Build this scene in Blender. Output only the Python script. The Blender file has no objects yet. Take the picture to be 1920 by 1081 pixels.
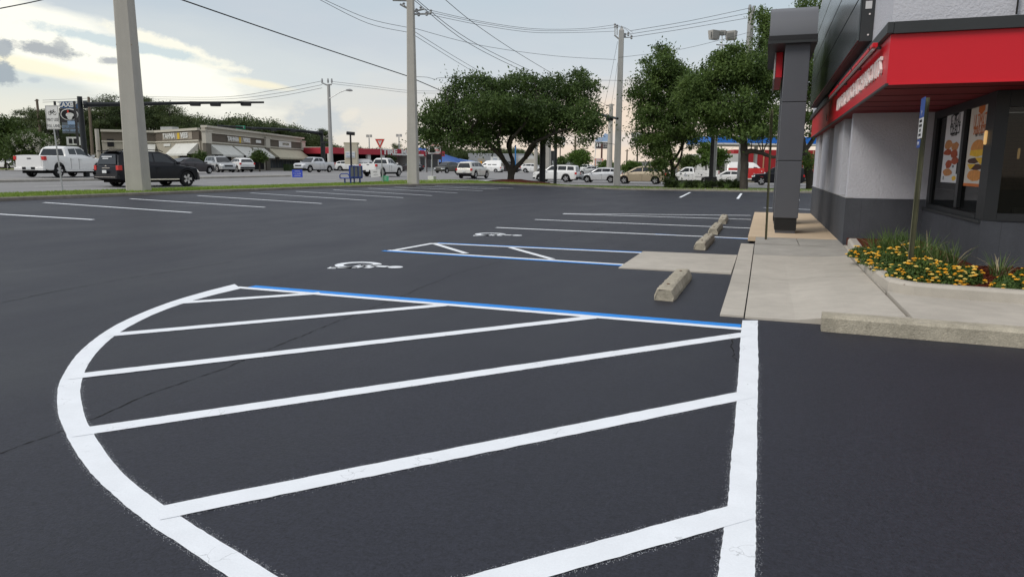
import bpy, bmesh, math, random
import numpy as np
from mathutils import Vector, Matrix
random.seed(7); RNG = np.random.default_rng(7)
S = bpy.context.scene
COL = S.collection
# ---------------------------------------------------------------- camera
F, CX, CY = 1330.0, 960.0, 540.5
PITCH = math.atan((CY-315)/F); ROLL = 0.008
YAW = math.atan(474/(F*math.cos(PITCH)+225.5*math.sin(PITCH)))
CAMH = 1.45
fw = np.array([-math.sin(YAW)*math.cos(PITCH), math.cos(YAW)*math.cos(PITCH), -math.sin(PITCH)])
_r = np.array([math.cos(YAW), math.sin(YAW), 0]); _u = np.cross(_r, fw)
rt = _r*math.cos(ROLL)+_u*math.sin(ROLL); up = -_r*math.sin(ROLL)+_u*math.cos(ROLL)
CAM = np.array([0, 0, CAMH])
cd = bpy.data.cameras.new('camera'); cam = bpy.data.objects.new('camera', cd); COL.objects.link(cam)
cd.sensor_width = 36; cd.lens = F/1920*36; cd.clip_start = .05; cd.clip_end = 4000
cam.matrix_world = Matrix(((rt[0], up[0], -fw[0], 0), (rt[1], up[1], -fw[1], 0), (rt[2], up[2], -fw[2], CAMH), (0, 0, 0, 1)))
S.camera = cam
S.view_settings.view_transform = 'Standard'; S.view_settings.look = 'None'
S.view_settings.exposure = 0.14; S.view_settings.gamma = 1
def ray(x, y): return fw*F+rt*(x-CX)-up*(y-CY)
def at(x, y, d): return CAM+ray(x, y)*d/F
def gz(x, y, z=0):
    d = ray(x, y); return CAM+d*(z-CAMH)/d[2]
def onX(x, y, X): d = ray(x, y); return CAM+d*X/d[0]
def onY(x, y, Y): d = ray(x, y); return CAM+d*Y/d[1]
XS = [-400, -90, -60, -42, -33, -28, -24, -23, -20.6, -9.7, 400]; ZS = [.9, .9, .72, .66, .45, .33, .30, .42, .40, 0, 0]
XC = [-400, -90, -60, -42, -33, -28, -22, 400]; ZC = [.9, .9, .72, .66, .45, .2, -.1, -.1]
def H(x, y):
    k = min(max((y-50)/10, 0), 1); k = k*k*(3-2*k)
    return float(np.interp(x, XS, ZS)*(1-k)+np.interp(x, XC, ZC)*k)
def gh(px, py):
    d = ray(px, py); lo, hi = .001, .4
    for t in np.linspace(lo, hi, 8000):
        p = CAM+d*t
        if p[2] <= H(p[0], p[1]): return p
    return p
def azel(x, y):
    d = ray(x, y); return math.degrees(math.atan2(d[0], d[1])), math.degrees(math.atan2(d[2], math.hypot(d[0], d[1])))
# ---------------------------------------------------------------- world
SUN_AZ, SUN_EL = -140, 42       # degrees from +Y (towards -X), elevation
W = bpy.data.worlds.new('World'); S.world = W; W.use_nodes = True
nt = W.node_tree; nt.nodes.clear(); N = nt.nodes; LK = nt.links
def nd(t, **k):
    n = N.new(t)
    for a, b in k.items(): setattr(n, a, b)
    return n
def mth(op, a, b=None, c=None, clamp=False):
    n = nd('ShaderNodeMath', operation=op, use_clamp=clamp)
    for i, v in enumerate((a, b, c)):
        if v is None: continue
        if isinstance(v, (int, float)): n.inputs[i].default_value = v
        else: LK.new(v, n.inputs[i])
    return n.outputs[0]
def mixc(f, a, b):
    n = nd('ShaderNodeMix', data_type='RGBA')
    for i, v in ((0, f), (6, a), (7, b)):
        if isinstance(v, (int, float)): n.inputs[i].default_value = v
        elif isinstance(v, tuple): n.inputs[i].default_value = v
        else: LK.new(v, n.inputs[i])
    return n.outputs[2]
def lin(r, g=None, b=None):
    if g is None: g = b = r
    f = lambda c: (c/255/12.92) if c/255 <= .04045 else ((c/255+.055)/1.055)**2.4
    return (f(r), f(g), f(b), 1)
tc = nd('ShaderNodeTexCoord'); sep = nd('ShaderNodeSeparateXYZ'); LK.new(tc.outputs['Generated'], sep.inputs[0])
az = mth('MULTIPLY', mth('ARCTAN2', sep.outputs[0], sep.outputs[1]), 57.29578)
el = mth('MULTIPLY', mth('ARCSINE', sep.outputs[2]), 57.29578)
def noise(scale, detail=5, rough=.55, zs=3.0, off=0):
    mp = nd('ShaderNodeMapping'); LK.new(tc.outputs['Generated'], mp.inputs[0]); mp.inputs['Scale'].default_value = (1, 1, zs); mp.inputs['Location'].default_value = (off, off*.7, off*1.3)
    n = nd('ShaderNodeTexNoise'); n.inputs['Scale'].default_value = scale; n.inputs['Detail'].default_value = detail; n.inputs['Roughness'].default_value = rough
    LK.new(mp.outputs[0], n.inputs['Vector']); return n.outputs[0]
n1 = noise(7, 6, .6, 4); n2 = noise(22, 6, .62, 3, 3.1); n3 = noise(3, 4, .5, 2.5, 7.7); n4 = noise(48, 8, .7, 1.6, 1.7); nz4 = mth('SUBTRACT', n4, .5)
nz1 = mth('SUBTRACT', n1, .5); nz2 = mth('SUBTRACT', n2, .5)
ramp = nd('ShaderNodeValToRGB'); cr = ramp.color_ramp
stops = [(0, (232, 214, 196)), (.05, (228, 216, 202)), (.11, (204, 210, 214)), (.2, (187, 200, 209)), (.36, (190, 201, 211)), (.6, (205, 210, 217)), (1, (222, 225, 230))]
cr.elements[0].position = 0; cr.elements[0].color = lin(*stops[0][1]); cr.elements[1].position = 1; cr.elements[1].color = lin(*stops[-1][1])
for p, c in stops[1:-1]:
    e = cr.elements.new(p); e.color = lin(*c)
LK.new(mth('MULTIPLY', mth('ADD', el, mth('MULTIPLY', nz1, 5)), 1/60, clamp=True), ramp.inputs[0])
sky = ramp.outputs[0]
# broad soft grey cloud masses
sky = mixc(mth('MULTIPLY', mth('MULTIPLY', mth('SUBTRACT', n3, .42), 3.2, clamp=True), mth('MULTIPLY', mth('SUBTRACT', el, 4), .08, clamp=True)), sky, lin(199, 202, 209))
# the clearer, paler air low in the west
def blob(px, py, rx, ry, rot=0, soft=.5, n=.5, nn=None, amp=1):
    a0, e0 = azel(px, py); a1, e1 = azel(px+rx, py); a2, e2 = azel(px, py-ry)
    ra = math.hypot(a1-a0, e1-e0); re = abs(e2-e0); c, s = math.cos(math.radians(rot)), math.sin(math.radians(rot))
    da = mth('SUBTRACT', az, a0); de = mth('SUBTRACT', el, e0)
    u = mth('DIVIDE', mth('ADD', mth('MULTIPLY', da, c), mth('MULTIPLY', de, s)), ra)
    v = mth('DIVIDE', mth('SUBTRACT', mth('MULTIPLY', de, c), mth('MULTIPLY', da, s)), re)
    r = mth('SQRT', mth('ADD', mth('MULTIPLY', u, u), mth('MULTIPLY', v, v)))
    r = mth('ADD', r, mth('MULTIPLY', nn if nn is not None else nz2, n))
    m = mth('MULTIPLY', mth('SUBTRACT', 1+soft*.5, r), 1/soft, clamp=True)
    return mth('MULTIPLY', m, amp) if amp != 1 else m
def put(c, *a, **k):
    global sky
    sky = mixc(blob(*a, **k), sky, lin(*c))
put((214, 221, 218), 120, 170, 480, 120, 0, 1.2, .6, nz1, .9)
put((231, 228, 214), 100, 215, 430, 34, 0, 1.1, 1.2, nz1, .8)
put((222, 219, 211), 620, 245, 280, 50, 0, 1.2, .8, nz1, .5)
put((255, 253, 240), 60, 62, 420, 60, -17, .5, 1.2, nz1, 1)
put((255, 254, 240), 250, 112, 210, 26, -10, .45, .9, None, 1)
put((249, 246, 230), 330, 92, 120, 15, -16, .5, 1.8, nz4, 1)
put((203, 216, 219), 240, 84, 150, 11, -8, .6, 1.8, nz4, .95)
put((251, 244, 216), 30, 118, 160, 14, -8, .6, 1.2, None, .9)
put((246, 238, 212), 490, 158, 52, 7, -7, .7, 1.0, None, .9)
put((168, 173, 177), 84, 94, 52, 12, -6, .7, 3.4, nz4, .95)
put((172, 177, 180), 112, 86, 16, 12, 0, .8, 3.6, nz4, .8)
put((160, 170, 178), 0, 136, 28, 24, 0, .5, 2.4, nz4, .95)
put((165, 172, 178), 0, 90, 22, 18, 0, .5, 2.6, nz4, .9)
put((172, 176, 180), 207, 114, 20, 6, 0, .8, 3.2, nz4, .9)
put((186, 196, 203), 66, 150, 11, 5, 0, .9, 3, nz4, .7)
put((184, 194, 203), 600, 226, 60, 28, 0, .6, 2.2, nz4, .6)
put((230, 224, 212), 655, 216, 18, 11, 30, .8, 2.6, nz4, .8)
put((236, 216, 197), 1150, 240, 170, 62, 0, 1.1, .6, nz1, .95)
put((216, 210, 207), 1150, 262, 130, 12, 0, 1.0, 1.2, nz1, .6)
bgc = nd('ShaderNodeBackground'); LK.new(sky, bgc.inputs[0]); bgc.inputs[1].default_value = 1.0
st = nd('ShaderNodeTexSky', sky_type='NISHITA'); st.sun_disc = False; st.sun_elevation = math.radians(SUN_EL); st.sun_rotation = math.radians(SUN_AZ)
bgs = nd('ShaderNodeBackground'); LK.new(st.outputs[0], bgs.inputs[0]); bgs.inputs[1].default_value = .1
mx = nd('ShaderNodeMixShader'); mx.inputs[0].default_value = .95; LK.new(bgs.outputs[0], mx.inputs[1]); LK.new(bgc.outputs[0], mx.inputs[2])
wo = nd('ShaderNodeOutputWorld'); LK.new(mx.outputs[0], wo.inputs[0])
# ---------------------------------------------------------------- sun
sl = bpy.data.lights.new('sun', 'SUN'); sl.energy = 1.55; sl.angle = math.radians(26); sl.color = (1, .95, .87)
so = bpy.data.objects.new('sun', sl); COL.objects.link(so)
a, e = math.radians(SUN_AZ), math.radians(SUN_EL)
so.rotation_euler = Vector((math.sin(a)*math.cos(e), math.cos(a)*math.cos(e), math.sin(e))).to_track_quat('Z', 'Y').to_euler()
# ================================================================ materials
MATS = {}
def mat(name, col, rough=.7, spec=.3, metal=0, var=.12, vs=3., fine=0, fs=60., bump=0, bs=None, bd=.01, emit=0, coat=0, var2=0, vs2=.4, dark=None, streak=0):
    """principled material: broad tone variation, fine grain, bump"""
    if name in MATS: return MATS[name]
    m = bpy.data.materials.new(name); m.use_nodes = True; t = m.node_tree; b = t.nodes['Principled BSDF']; L = t.links
    c = lin(*col) if max(col) > 1.0 else (*col, 1)
    b.inputs['Roughness'].default_value = rough; b.inputs['Specular IOR Level'].default_value = spec; b.inputs['Metallic'].default_value = metal
    b.inputs['Coat Weight'].default_value = coat
    geo = t.nodes.new('ShaderNodeTexCoord').outputs['Object']
    gp = t.nodes.new('ShaderNodeNewGeometry').outputs['Position']
    def nz(scale, detail=4, rg=.6, src=None, zs=1):
        n = t.nodes.new('ShaderNodeTexNoise'); n.inputs['Scale'].default_value = scale; n.inputs['Detail'].default_value = detail; n.inputs['Roughness'].default_value = rg
        mp = t.nodes.new('ShaderNodeMapping'); mp.inputs['Scale'].default_value = (1, 1, zs); L.new(src or gp, mp.inputs[0]); L.new(mp.outputs[0], n.inputs[0]); return n.outputs[0]
    cur = None
    def vary(f, amp):
        nonlocal cur
        # multiply colour by 1 + (f-.5)*2*amp*2
        a_ = t.nodes.new('ShaderNodeMath'); a_.operation = 'MULTIPLY_ADD'; L.new(f, a_.inputs[0]); a_.inputs[1].default_value = 4*amp; a_.inputs[2].default_value = 1-2*amp
        v = t.nodes.new('ShaderNodeVectorMath'); v.operation = 'SCALE'
        if cur is None: v.inputs[0].default_value = c[:3]
        else: L.new(cur, v.inputs[0])
        L.new(a_.outputs[0], v.inputs['Scale']); cur = v.outputs[0]
    if var: vary(nz(vs), var)
    if var2: vary(nz(vs2, 5, .6), var2)
    if fine: vary(nz(fs, 3, .7), fine)
    if streak: vary(nz(2.2, 5, .6, zs=.06), streak)
    if cur is None: b.inputs['Base Color'].default_value = c
    else: L.new(cur, b.inputs['Base Color'])
    if bump:
        bn = t.nodes.new('ShaderNodeBump'); bn.inputs['Strength'].default_value = bump; bn.inputs['Distance'].default_value = bd
        L.new(nz(bs or fs, 4, .7), bn.inputs['Height']); L.new(bn.outputs[0], b.inputs['Normal'])
    if emit:
        b.inputs['Emission Color'].default_value = c; b.inputs['Emission Strength'].default_value = emit
    MATS[name] = m; return m
def asphalt(name, c0, grain=.3, patch=.12, rough=.62, tint=None):
    m = bpy.data.materials.new(name); m.use_nodes = True; t = m.node_tree; b = t.nodes['Principled BSDF']; L = t.links
    gp = t.nodes.new('ShaderNodeNewGeometry').outputs['Position']
    def nz(s, d=4, r=.6, sc=(1, 1, 1)):
        n = t.nodes.new('ShaderNodeTexNoise'); n.inputs['Scale'].default_value = s; n.inputs['Detail'].default_value = d; n.inputs['Roughness'].default_value = r
        mp = t.nodes.new('ShaderNodeMapping'); mp.inputs['Scale'].default_value = sc; L.new(gp, mp.inputs[0]); L.new(mp.outputs[0], n.inputs[0]); return n.outputs[0]
    def mu(op, a_, b_, c_=None, cl=False):
        n = t.nodes.new('ShaderNodeMath'); n.operation = op; n.use_clamp = cl
        for i, v in enumerate((a_, b_, c_)):
            if v is None: continue
            if isinstance(v, (int, float)): n.inputs[i].default_value = v
            else: L.new(v, n.inputs[i])
        return n.outputs[0]
    g1 = nz(70, 3, .85); g2 = nz(26, 3, .8); p1 = nz(.55, 5, .62, (1, .35, 1)); p2 = nz(3.2, 4, .6)
    f = mu('MULTIPLY_ADD', mu('SUBTRACT', g1, .5), 4*grain, 1)
    f = mu('ADD', f, mu('MULTIPLY', mu('SUBTRACT', g2, .5), 2.2*grain))
    f = mu('MULTIPLY', f, mu('MULTIPLY_ADD', mu('SUBTRACT', p1, .5), 4*patch, 1))
    f = mu('MULTIPLY', f, mu('MULTIPLY_ADD', mu('SUBTRACT', p2, .5), 1.6*patch, 1))
    # small dark pits
    vo = t.nodes.new('ShaderNodeTexVoronoi'); vo.inputs['Scale'].default_value = 9; L.new(gp, vo.inputs['Vector'])
    pit = mu('MULTIPLY', mu('SUBTRACT', vo.outputs['Distance'], .035), 60, cl=True)
    f = mu('MULTIPLY', f, mu('MULTIPLY_ADD', pit, .5, .5))
    v = t.nodes.new('ShaderNodeVectorMath'); v.operation = 'SCALE'; v.inputs[0].default_value = c0; L.new(f, v.inputs['Scale']); L.new(v.outputs[0], b.inputs['Base Color'])
    L.new(mu('MULTIPLY_ADD', p1, .35, rough-.17), b.inputs['Roughness'])
    b.inputs['Specular IOR Level'].default_value = .34
    bn = t.nodes.new('ShaderNodeBump'); bn.inputs['Strength'].default_value = .55; bn.inputs['Distance'].default_value = .004
    L.new(mu('ADD', g1, mu('MULTIPLY', g2, .8)), bn.inputs['Height']); L.new(bn.outputs[0], b.inputs['Normal'])
    return m
def leafmat(name, c1, c2, scale=.7, trans=.25):
    m = bpy.data.materials.new(name); m.use_nodes = True; t = m.node_tree; L = t.links; t.nodes.clear()
    gp = t.nodes.new('ShaderNodeNewGeometry')
    n = t.nodes.new('ShaderNodeTexNoise'); n.inputs['Scale'].default_value = scale; n.inputs['Detail'].default_value = 5; n.inputs['Roughness'].default_value = .7; L.new(gp.outputs['Position'], n.inputs[0])
    wn = t.nodes.new('ShaderNodeTexNoise'); wn.inputs['Scale'].default_value = 14; wn.inputs['Detail'].default_value = 1; L.new(gp.outputs['Position'], wn.inputs[0])
    ad = t.nodes.new('ShaderNodeMath'); ad.operation = 'MULTIPLY_ADD'; ad.inputs[1].default_value = .7; L.new(wn.outputs[0], ad.inputs[0])
    s2 = t.nodes.new('ShaderNodeMath'); s2.operation = 'SUBTRACT'; L.new(n.outputs[0], s2.inputs[0]); s2.inputs[1].default_value = .35; L.new(s2.outputs[0], ad.inputs[2])
    r = t.nodes.new('ShaderNodeValToRGB'); r.color_ramp.elements[0].position = .3; r.color_ramp.elements[0].color = (*c1, 1); r.color_ramp.elements[1].position = .72; r.color_ramp.elements[1].color = (*c2, 1)
    L.new(ad.outputs[0], r.inputs[0])
    d = t.nodes.new('ShaderNodeBsdfPrincipled'); d.inputs['Roughness'].default_value = .55; d.inputs['Specular IOR Level'].default_value = .25; L.new(r.outputs[0], d.inputs['Base Color'])
    tr = t.nodes.new('ShaderNodeBsdfTranslucent'); L.new(r.outputs[0], tr.inputs[0])
    mx = t.nodes.new('ShaderNodeMixShader'); mx.inputs[0].default_value = trans; L.new(d.outputs[0], mx.inputs[1]); L.new(tr.outputs[0], mx.inputs[2])
    o = t.nodes.new('ShaderNodeOutputMaterial'); L.new(mx.outputs[0], o.inputs[0]); return m
def glassmat(name, tint=(.02, .024, .028), rough=.04, see=.0):
    m = bpy.data.materials.new(name); m.use_nodes = True; t = m.node_tree; b = t.nodes['Principled BSDF']
    b.inputs['Base Color'].default_value = (*tint, 1); b.inputs['Roughness'].default_value = rough; b.inputs['Specular IOR Level'].default_value = .6
    if see:
        tr = t.nodes.new('ShaderNodeBsdfTransparent'); tr.inputs[0].default_value = (.75, .78, .78, 1); mx = t.nodes.new('ShaderNodeMixShader'); mx.inputs[0].default_value = see
        t.links.new(b.outputs[0], mx.inputs[1]); t.links.new(tr.outputs[0], mx.inputs[2]); t.links.new(mx.outputs[0], t.nodes['Material Output'].inputs[0])
    return m
def paintmat():
    m = mat('white_traffic_paint', (.80, .83, .87), .75, .2, var=.05, vs=5, fine=.05, fs=140, bump=.35, bs=120, bd=.003)
    t = m.node_tree; L = t.links; b = t.nodes['Principled BSDF']
    src = b.inputs['Base Color'].links[0].from_socket
    # hairline cracks and worn specks in the paint film
    gp = t.nodes.new('ShaderNodeNewGeometry').outputs['Position']
    w = t.nodes.new('ShaderNodeTexNoise'); w.inputs['Scale'].default_value = 9; w.inputs['Detail'].default_value = 4; L.new(gp, w.inputs[0])
    va = t.nodes.new('ShaderNodeVectorMath'); va.operation = 'MULTIPLY_ADD'; L.new(w.outputs[1], va.inputs[0]); va.inputs[1].default_value = (.12, .12, .12); L.new(gp, va.inputs[2])
    vo = t.nodes.new('ShaderNodeTexVoronoi'); vo.feature = 'DISTANCE_TO_EDGE'; vo.inputs['Scale'].default_value = 9; L.new(va.outputs[0], vo.inputs['Vector'])
    a_ = t.nodes.new('ShaderNodeMath'); a_.operation = 'LESS_THAN'; L.new(vo.outputs['Distance'], a_.inputs[0]); a_.inputs[1].default_value = .012
    n2_ = t.nodes.new('ShaderNodeTexNoise'); n2_.inputs['Scale'].default_value = 3.5; n2_.inputs['Detail'].default_value = 3; L.new(gp, n2_.inputs[0])
    g = t.nodes.new('ShaderNodeMath'); g.operation = 'GREATER_THAN'; L.new(n2_.outputs[0], g.inputs[0]); g.inputs[1].default_value = .60
    mu_ = t.nodes.new('ShaderNodeMath'); mu_.operation = 'MULTIPLY'; L.new(a_.outputs[0], mu_.inputs[0]); L.new(g.outputs[0], mu_.inputs[1])
    mu2 = t.nodes.new('ShaderNodeMath'); mu2.operation = 'MULTIPLY'; L.new(mu_.outputs[0], mu2.inputs[0]); mu2.inputs[1].default_value = .4
    mx = t.nodes.new('ShaderNodeMix'); mx.data_type = 'RGBA'; L.new(mu2.outputs[0], mx.inputs[0]); L.new(src, mx.inputs[6]); mx.inputs[7].default_value = (.25, .26, .27, 1)
    L.new(mx.outputs[2], b.inputs['Base Color']); return m
M_ASPH = asphalt('sealed_asphalt', (.0195, .0208, .0305), .62, .20, .56)
M_ROAD = asphalt('worn_asphalt', (.23, .225, .225), .12, .10, .8)
M_WHITE = paintmat()
M_BLUE = mat('blue_traffic_paint', (.015, .25, .76), .6, .3, var=.05, fine=.06, fs=120)
M_CONC = mat('pale_concrete', (.47, .435, .38), .85, .25, var=.13, vs=.9, var2=.08, vs2=5, fine=.07, fs=110, bump=.3, bs=140, bd=.003)
M_CONCD = mat('weathered_concrete', (.38, .36, .325), .85, .25, var=.14, vs=1.2, var2=.1, vs2=5, fine=.08, fs=110, bump=.3, bs=140, bd=.003)
M_TAN = mat('tan_concrete', (.64, .50, .35), .85, .25, var=.06, vs=1.5, fine=.06, fs=110, bump=.3, bs=140, bd=.003)
M_AGG = mat('exposed_aggregate_concrete', (.43, .39, .31), .9, .2, var=.18, vs=4, var2=.18, vs2=18, fine=.22, fs=80, bump=1, bs=60, bd=.012)
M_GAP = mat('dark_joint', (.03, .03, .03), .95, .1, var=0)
M_GRASS = leafmat('grass_blades', (.13, .21, .035), (.30, .40, .08), 1.3, .35)
M_SOD = mat('grass_sod', (.17, .22, .055), .95, .1, var=.25, vs=2, fine=.3, fs=40)
M_MULCH = mat('red_brown_mulch', (.13, .035, .02), .95, .1, var=.25, vs=8, fine=.4, fs=60, bump=1, bs=60, bd=.02)
M_BARK = mat('grey_bark', (.062, .055, .047), .95, .1, var=.25, vs=4, fine=.3, fs=25, bump=1, bs=22, bd=.04)
M_STEEL = mat('galvanised_steel', (.42, .43, .43), .45, .5, .6, var=.1, vs=5)
M_BLACK = mat('black_steel', (.012, .012, .014), .45, .5, 0, var=.1)
M_GLASS = glassmat('car_glass')
M_TYRE = mat('tyre_rubber', (.02, .02, .021), .85, .2, var=.1)
M_RIM = mat('alloy_rim', (.55, .56, .58), .3, .5, .85, var=0)
M_PLAST = mat('black_plastic', (.018, .018, .02), .6, .3, var=0)
M_CHROME = mat('chrome_trim', (.7, .7, .7), .2, .5, .9, var=0)
M_TAIL = mat('red_lens', (.55, .02, .02), .2, .6, var=0)
M_LAMP = mat('clear_lens', (.75, .76, .76), .12, .7, var=0)
M_PLATE = mat('number_plate', (.7, .72, .72), .5, .3, var=0)
M_UNDER = mat('underbody', (.01, .01, .01), .9, .1, var=0)
# ================================================================ mesh helpers
class MB:
    def __init__(s): s.v = []; s.f = []; s.m = []; s.cm = 0
    def add(s, vs, fs):
        o = len(s.v); s.v += [tuple(map(float, p)) for p in vs]; s.f += [tuple(i+o for i in f) for f in fs]; s.m += [s.cm]*len(fs); return s
    def box(s, c, d, rz=0, top=None):
        """centre c, full size d; top=(kx,ky) scales the upper face"""
        kx, ky = top or (1, 1); cs, sn = math.cos(rz), math.sin(rz); vs = []
        for z, (ax, ay) in ((-.5, (1, 1)), (.5, (kx, ky))):
            for x, y in ((-.5, -.5), (.5, -.5), (.5, .5), (-.5, .5)):
                X, Y = x*d[0]*ax, y*d[1]*ay; vs.append((c[0]+X*cs-Y*sn, c[1]+X*sn+Y*cs, c[2]+z*d[2]))
        return s.add(vs, [(3, 2, 1, 0), (4, 5, 6, 7), (0, 1, 5, 4), (1, 2, 6, 5), (2, 3, 7, 6), (3, 0, 4, 7)])
    def bb(s, x0, x1, y0, y1, z0, z1): return s.box(((x0+x1)/2, (y0+y1)/2, (z0+z1)/2), (x1-x0, y1-y0, z1-z0))
    def prism(s, poly, z0, z1):
        n = len(poly); zz = z1 if callable(z1) else (lambda x, y: z1); zb = z0 if callable(z0) else (lambda x, y: z0)
        vs = [(x, y, zb(x, y)) for x, y in poly]+[(x, y, zz(x, y)) for x, y in poly]
        return s.add(vs, [tuple(range(n))[::-1], tuple(range(n, 2*n))]+[(i, (i+1) % n, n+(i+1) % n, n+i) for i in range(n)])
    def extr(s, poly, d):
        """3d polygon extruded by vector d"""
        n = len(poly); vs = [tuple(p) for p in poly]+[tuple(np.array(p)+np.array(d)) for p in poly]
        return s.add(vs, [tuple(range(n))[::-1], tuple(range(n, 2*n))]+[(i, (i+1) % n, n+(i+1) % n, n+i) for i in range(n)])
    def tube(s, pts, r, n=8, cap=True):
        pts = [Vector(p) for p in pts]; rs = r if hasattr(r, '__len__') else [r]*len(pts); vs = []; fs = []
        prev = None
        for i, p in enumerate(pts):
            t = (pts[min(i+1, len(pts)-1)]-pts[max(i-1, 0)]).normalized()
            if prev is None: a_ = t.orthogonal().normalized()
            else:
                a_ = (prev-t*prev.dot(t))
                a_ = a_.normalized() if a_.length > 1e-6 else t.orthogonal().normalized()
            prev = a_; b_ = t.cross(a_)
            for k in range(n):
                w = 2*math.pi*k/n; vs.append(p+(a_*math.cos(w)+b_*math.sin(w))*rs[i])
        for i in range(len(pts)-1):
            for k in range(n): fs.append((i*n+k, i*n+(k+1) % n, (i+1)*n+(k+1) % n, (i+1)*n+k))
        if cap: fs += [tuple(range(n))[::-1], tuple((len(pts)-1)*n+k for k in range(n))]
        return s.add(vs, fs)
    def disc(s, c, r, n=16, axis='z', rx=None, h=.01):
        rx = rx or r; P = []
        for k in range(n):
            w = 2*math.pi*k/n; a_, b_ = rx*math.cos(w), r*math.sin(w)
            P.append((c[0]+a_, c[1]+b_, c[2]) if axis == 'z' else (c[0]+a_, c[1], c[2]+b_) if axis == 'y' else (c[0], c[1]+a_, c[2]+b_))
        return s.extr(P, (0, 0, h) if axis == 'z' else (0, -h, 0) if axis == 'y' else (-h, 0, 0))
    def lathe(s, c, prof, n=12, axis='z'):
        vs = []; fs = []
        for r, h in prof:
            for k in range(n):
                w = 2*math.pi*k/n; a_, b_ = r*math.cos(w), r*math.sin(w)
                vs.append((c[0]+a_, c[1]+b_, c[2]+h) if axis == 'z' else (c[0]+a_, c[1]+h, c[2]+b_))
        for i in range(len(prof)-1):
            for k in range(n): fs.append((i*n+k, i*n+(k+1) % n, (i+1)*n+(k+1) % n, (i+1)*n+k))
        fs += [tuple(range(n)), tuple((len(prof)-1)*n+k for k in range(n))]
        return s.add(vs, fs)
    def mesh(s, name, mats, smooth=None, bevel=0):
        me = bpy.data.meshes.new(name); me.from_pydata(s.v, [], s.f)
        for m in (mats if isinstance(mats, (list, tuple)) else [mats]): me.materials.append(m)
        if any(s.m): me.polygons.foreach_set('material_index', s.m)
        bm = bmesh.new(); bm.from_mesh(me); bmesh.ops.recalc_face_normals(bm, faces=bm.faces)
        if bevel: bmesh.ops.bevel(bm, geom=[e_ for e_ in bm.edges if len(e_.link_faces) == 2 and e_.calc_face_angle(0) > .6], offset=bevel, segments=2, affect='EDGES', profile=.5)
        bm.to_mesh(me); bm.free()
        if smooth: me.shade_smooth(); me.set_sharp_from_angle(angle=math.radians(smooth))
        me.update(); return me
def link(name, me, parent=None, loc=None):
    o = bpy.data.objects.new(name, me); COL.objects.link(o)
    if parent is not None: o.parent = parent
    if loc is not None: o.location = loc
    return o
def part(name, mb, m, parent, smooth=None, bevel=0, label=None):
    o = link(name, mb.mesh(name, m, smooth, bevel), parent)
    if label: o['label'] = label
    return o
def tag(o, label=None, cat=None, group=None, kind=None):
    for k, v in (('label', label), ('category', cat), ('group', group), ('kind', kind)):
        if v: o[k] = v
    return o
def thing(name, loc, label, cat, group=None, rz=0):
    o = bpy.data.objects.new(name, None); COL.objects.link(o); o.location = loc; o.rotation_euler = (0, 0, rz); o.empty_display_size = .2
    return tag(o, label, cat, group)
def struct(name, mb, m, parent=None, **k):
    o = link(name, mb.mesh(name, m, k.get('smooth'), k.get('bevel', 0)), parent)
    if parent is None: o['kind'] = 'structure'
    return o
def text(name, s, size, m, parent, mtx, ext=.004, sx=1, bold=0, al='CENTER', label=None):
    """flat or raised lettering: local x to the right, y up, z out of the face"""
    cu = bpy.data.curves.new('t', 'FONT'); cu.body = s; cu.size = size; cu.extrude = ext; cu.align_x = al; cu.align_y = 'CENTER'; cu.offset = bold; cu.resolution_u = 2
    ob = bpy.data.objects.new('t', cu); COL.objects.link(ob); dg = bpy.context.evaluated_depsgraph_get()
    me = bpy.data.meshes.new_from_object(ob.evaluated_get(dg)); bpy.data.objects.remove(ob); bpy.data.curves.remove(cu)
    me.name = name; me.transform(mtx @ Matrix.Diagonal((sx, 1, 1, 1))); me.materials.clear(); me.materials.append(m)
    o = link(name, me, parent)
    if label: o['label'] = label
    return o
text0 = text
def letters(name, s, size, m, parent, mtx, ext=.004, sx=1, bold=0):
    """raised lettering with every letter an object of its own"""
    o = text0(name, s, size, m, parent, Matrix.Identity(4), ext, sx, bold); me = o.data; n = len(me.vertices); par = list(range(n))
    def find(i):
        while par[i] != i: par[i] = par[par[i]]; i = par[i]
        return i
    for e_ in me.edges: par[find(e_.vertices[0])] = find(e_.vertices[1])
    co = [v.co.copy() for v in me.vertices]; groups = {}
    for p_ in me.polygons: groups.setdefault(find(p_.vertices[0]), []).append(tuple(p_.vertices))
    for r_, fs in groups.items():
        ids = sorted({i for f in fs for i in f}); ix = {v: k for k, v in enumerate(ids)}
        mb = MB().add([mtx @ co[i] for i in ids], [tuple(ix[i] for i in f) for f in fs]); part('letter', mb, m, parent)
    bpy.data.objects.remove(o)
def frame(origin, xdir, zdir=(0, 0, 1)):
    """matrix whose x runs along xdir, y up along zdir, z out of the face"""
    x = Vector(xdir).normalized(); y = Vector(zdir).normalized(); z = x.cross(y).normalized(); y = z.cross(x)
    return Matrix(((x[0], y[0], z[0], origin[0]), (x[1], y[1], z[1], origin[1]), (x[2], y[2], z[2], origin[2]), (0, 0, 0, 1)))
def copy_tree(o, parent=None, depth=0):
    c = o.copy(); COL.objects.link(c)
    if parent: c.parent = parent
    if depth < 2:
        for ch in list(o.children): copy_tree(ch, c, depth+1)
    return c
def pl(pts, t):
    """point at fraction t of a polyline"""
    L = [0]
    for a_, b_ in zip(pts, pts[1:]): L.append(L[-1]+math.dist(a_, b_))
    d = t*L[-1]
    for i in range(len(pts)-1):
        if d <= L[i+1] or i == len(pts)-2:
            k = (d-L[i])/(L[i+1]-L[i]); return tuple(pts[i][j]+(pts[i+1][j]-pts[i][j])*k for j in range(len(pts[0])))
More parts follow.
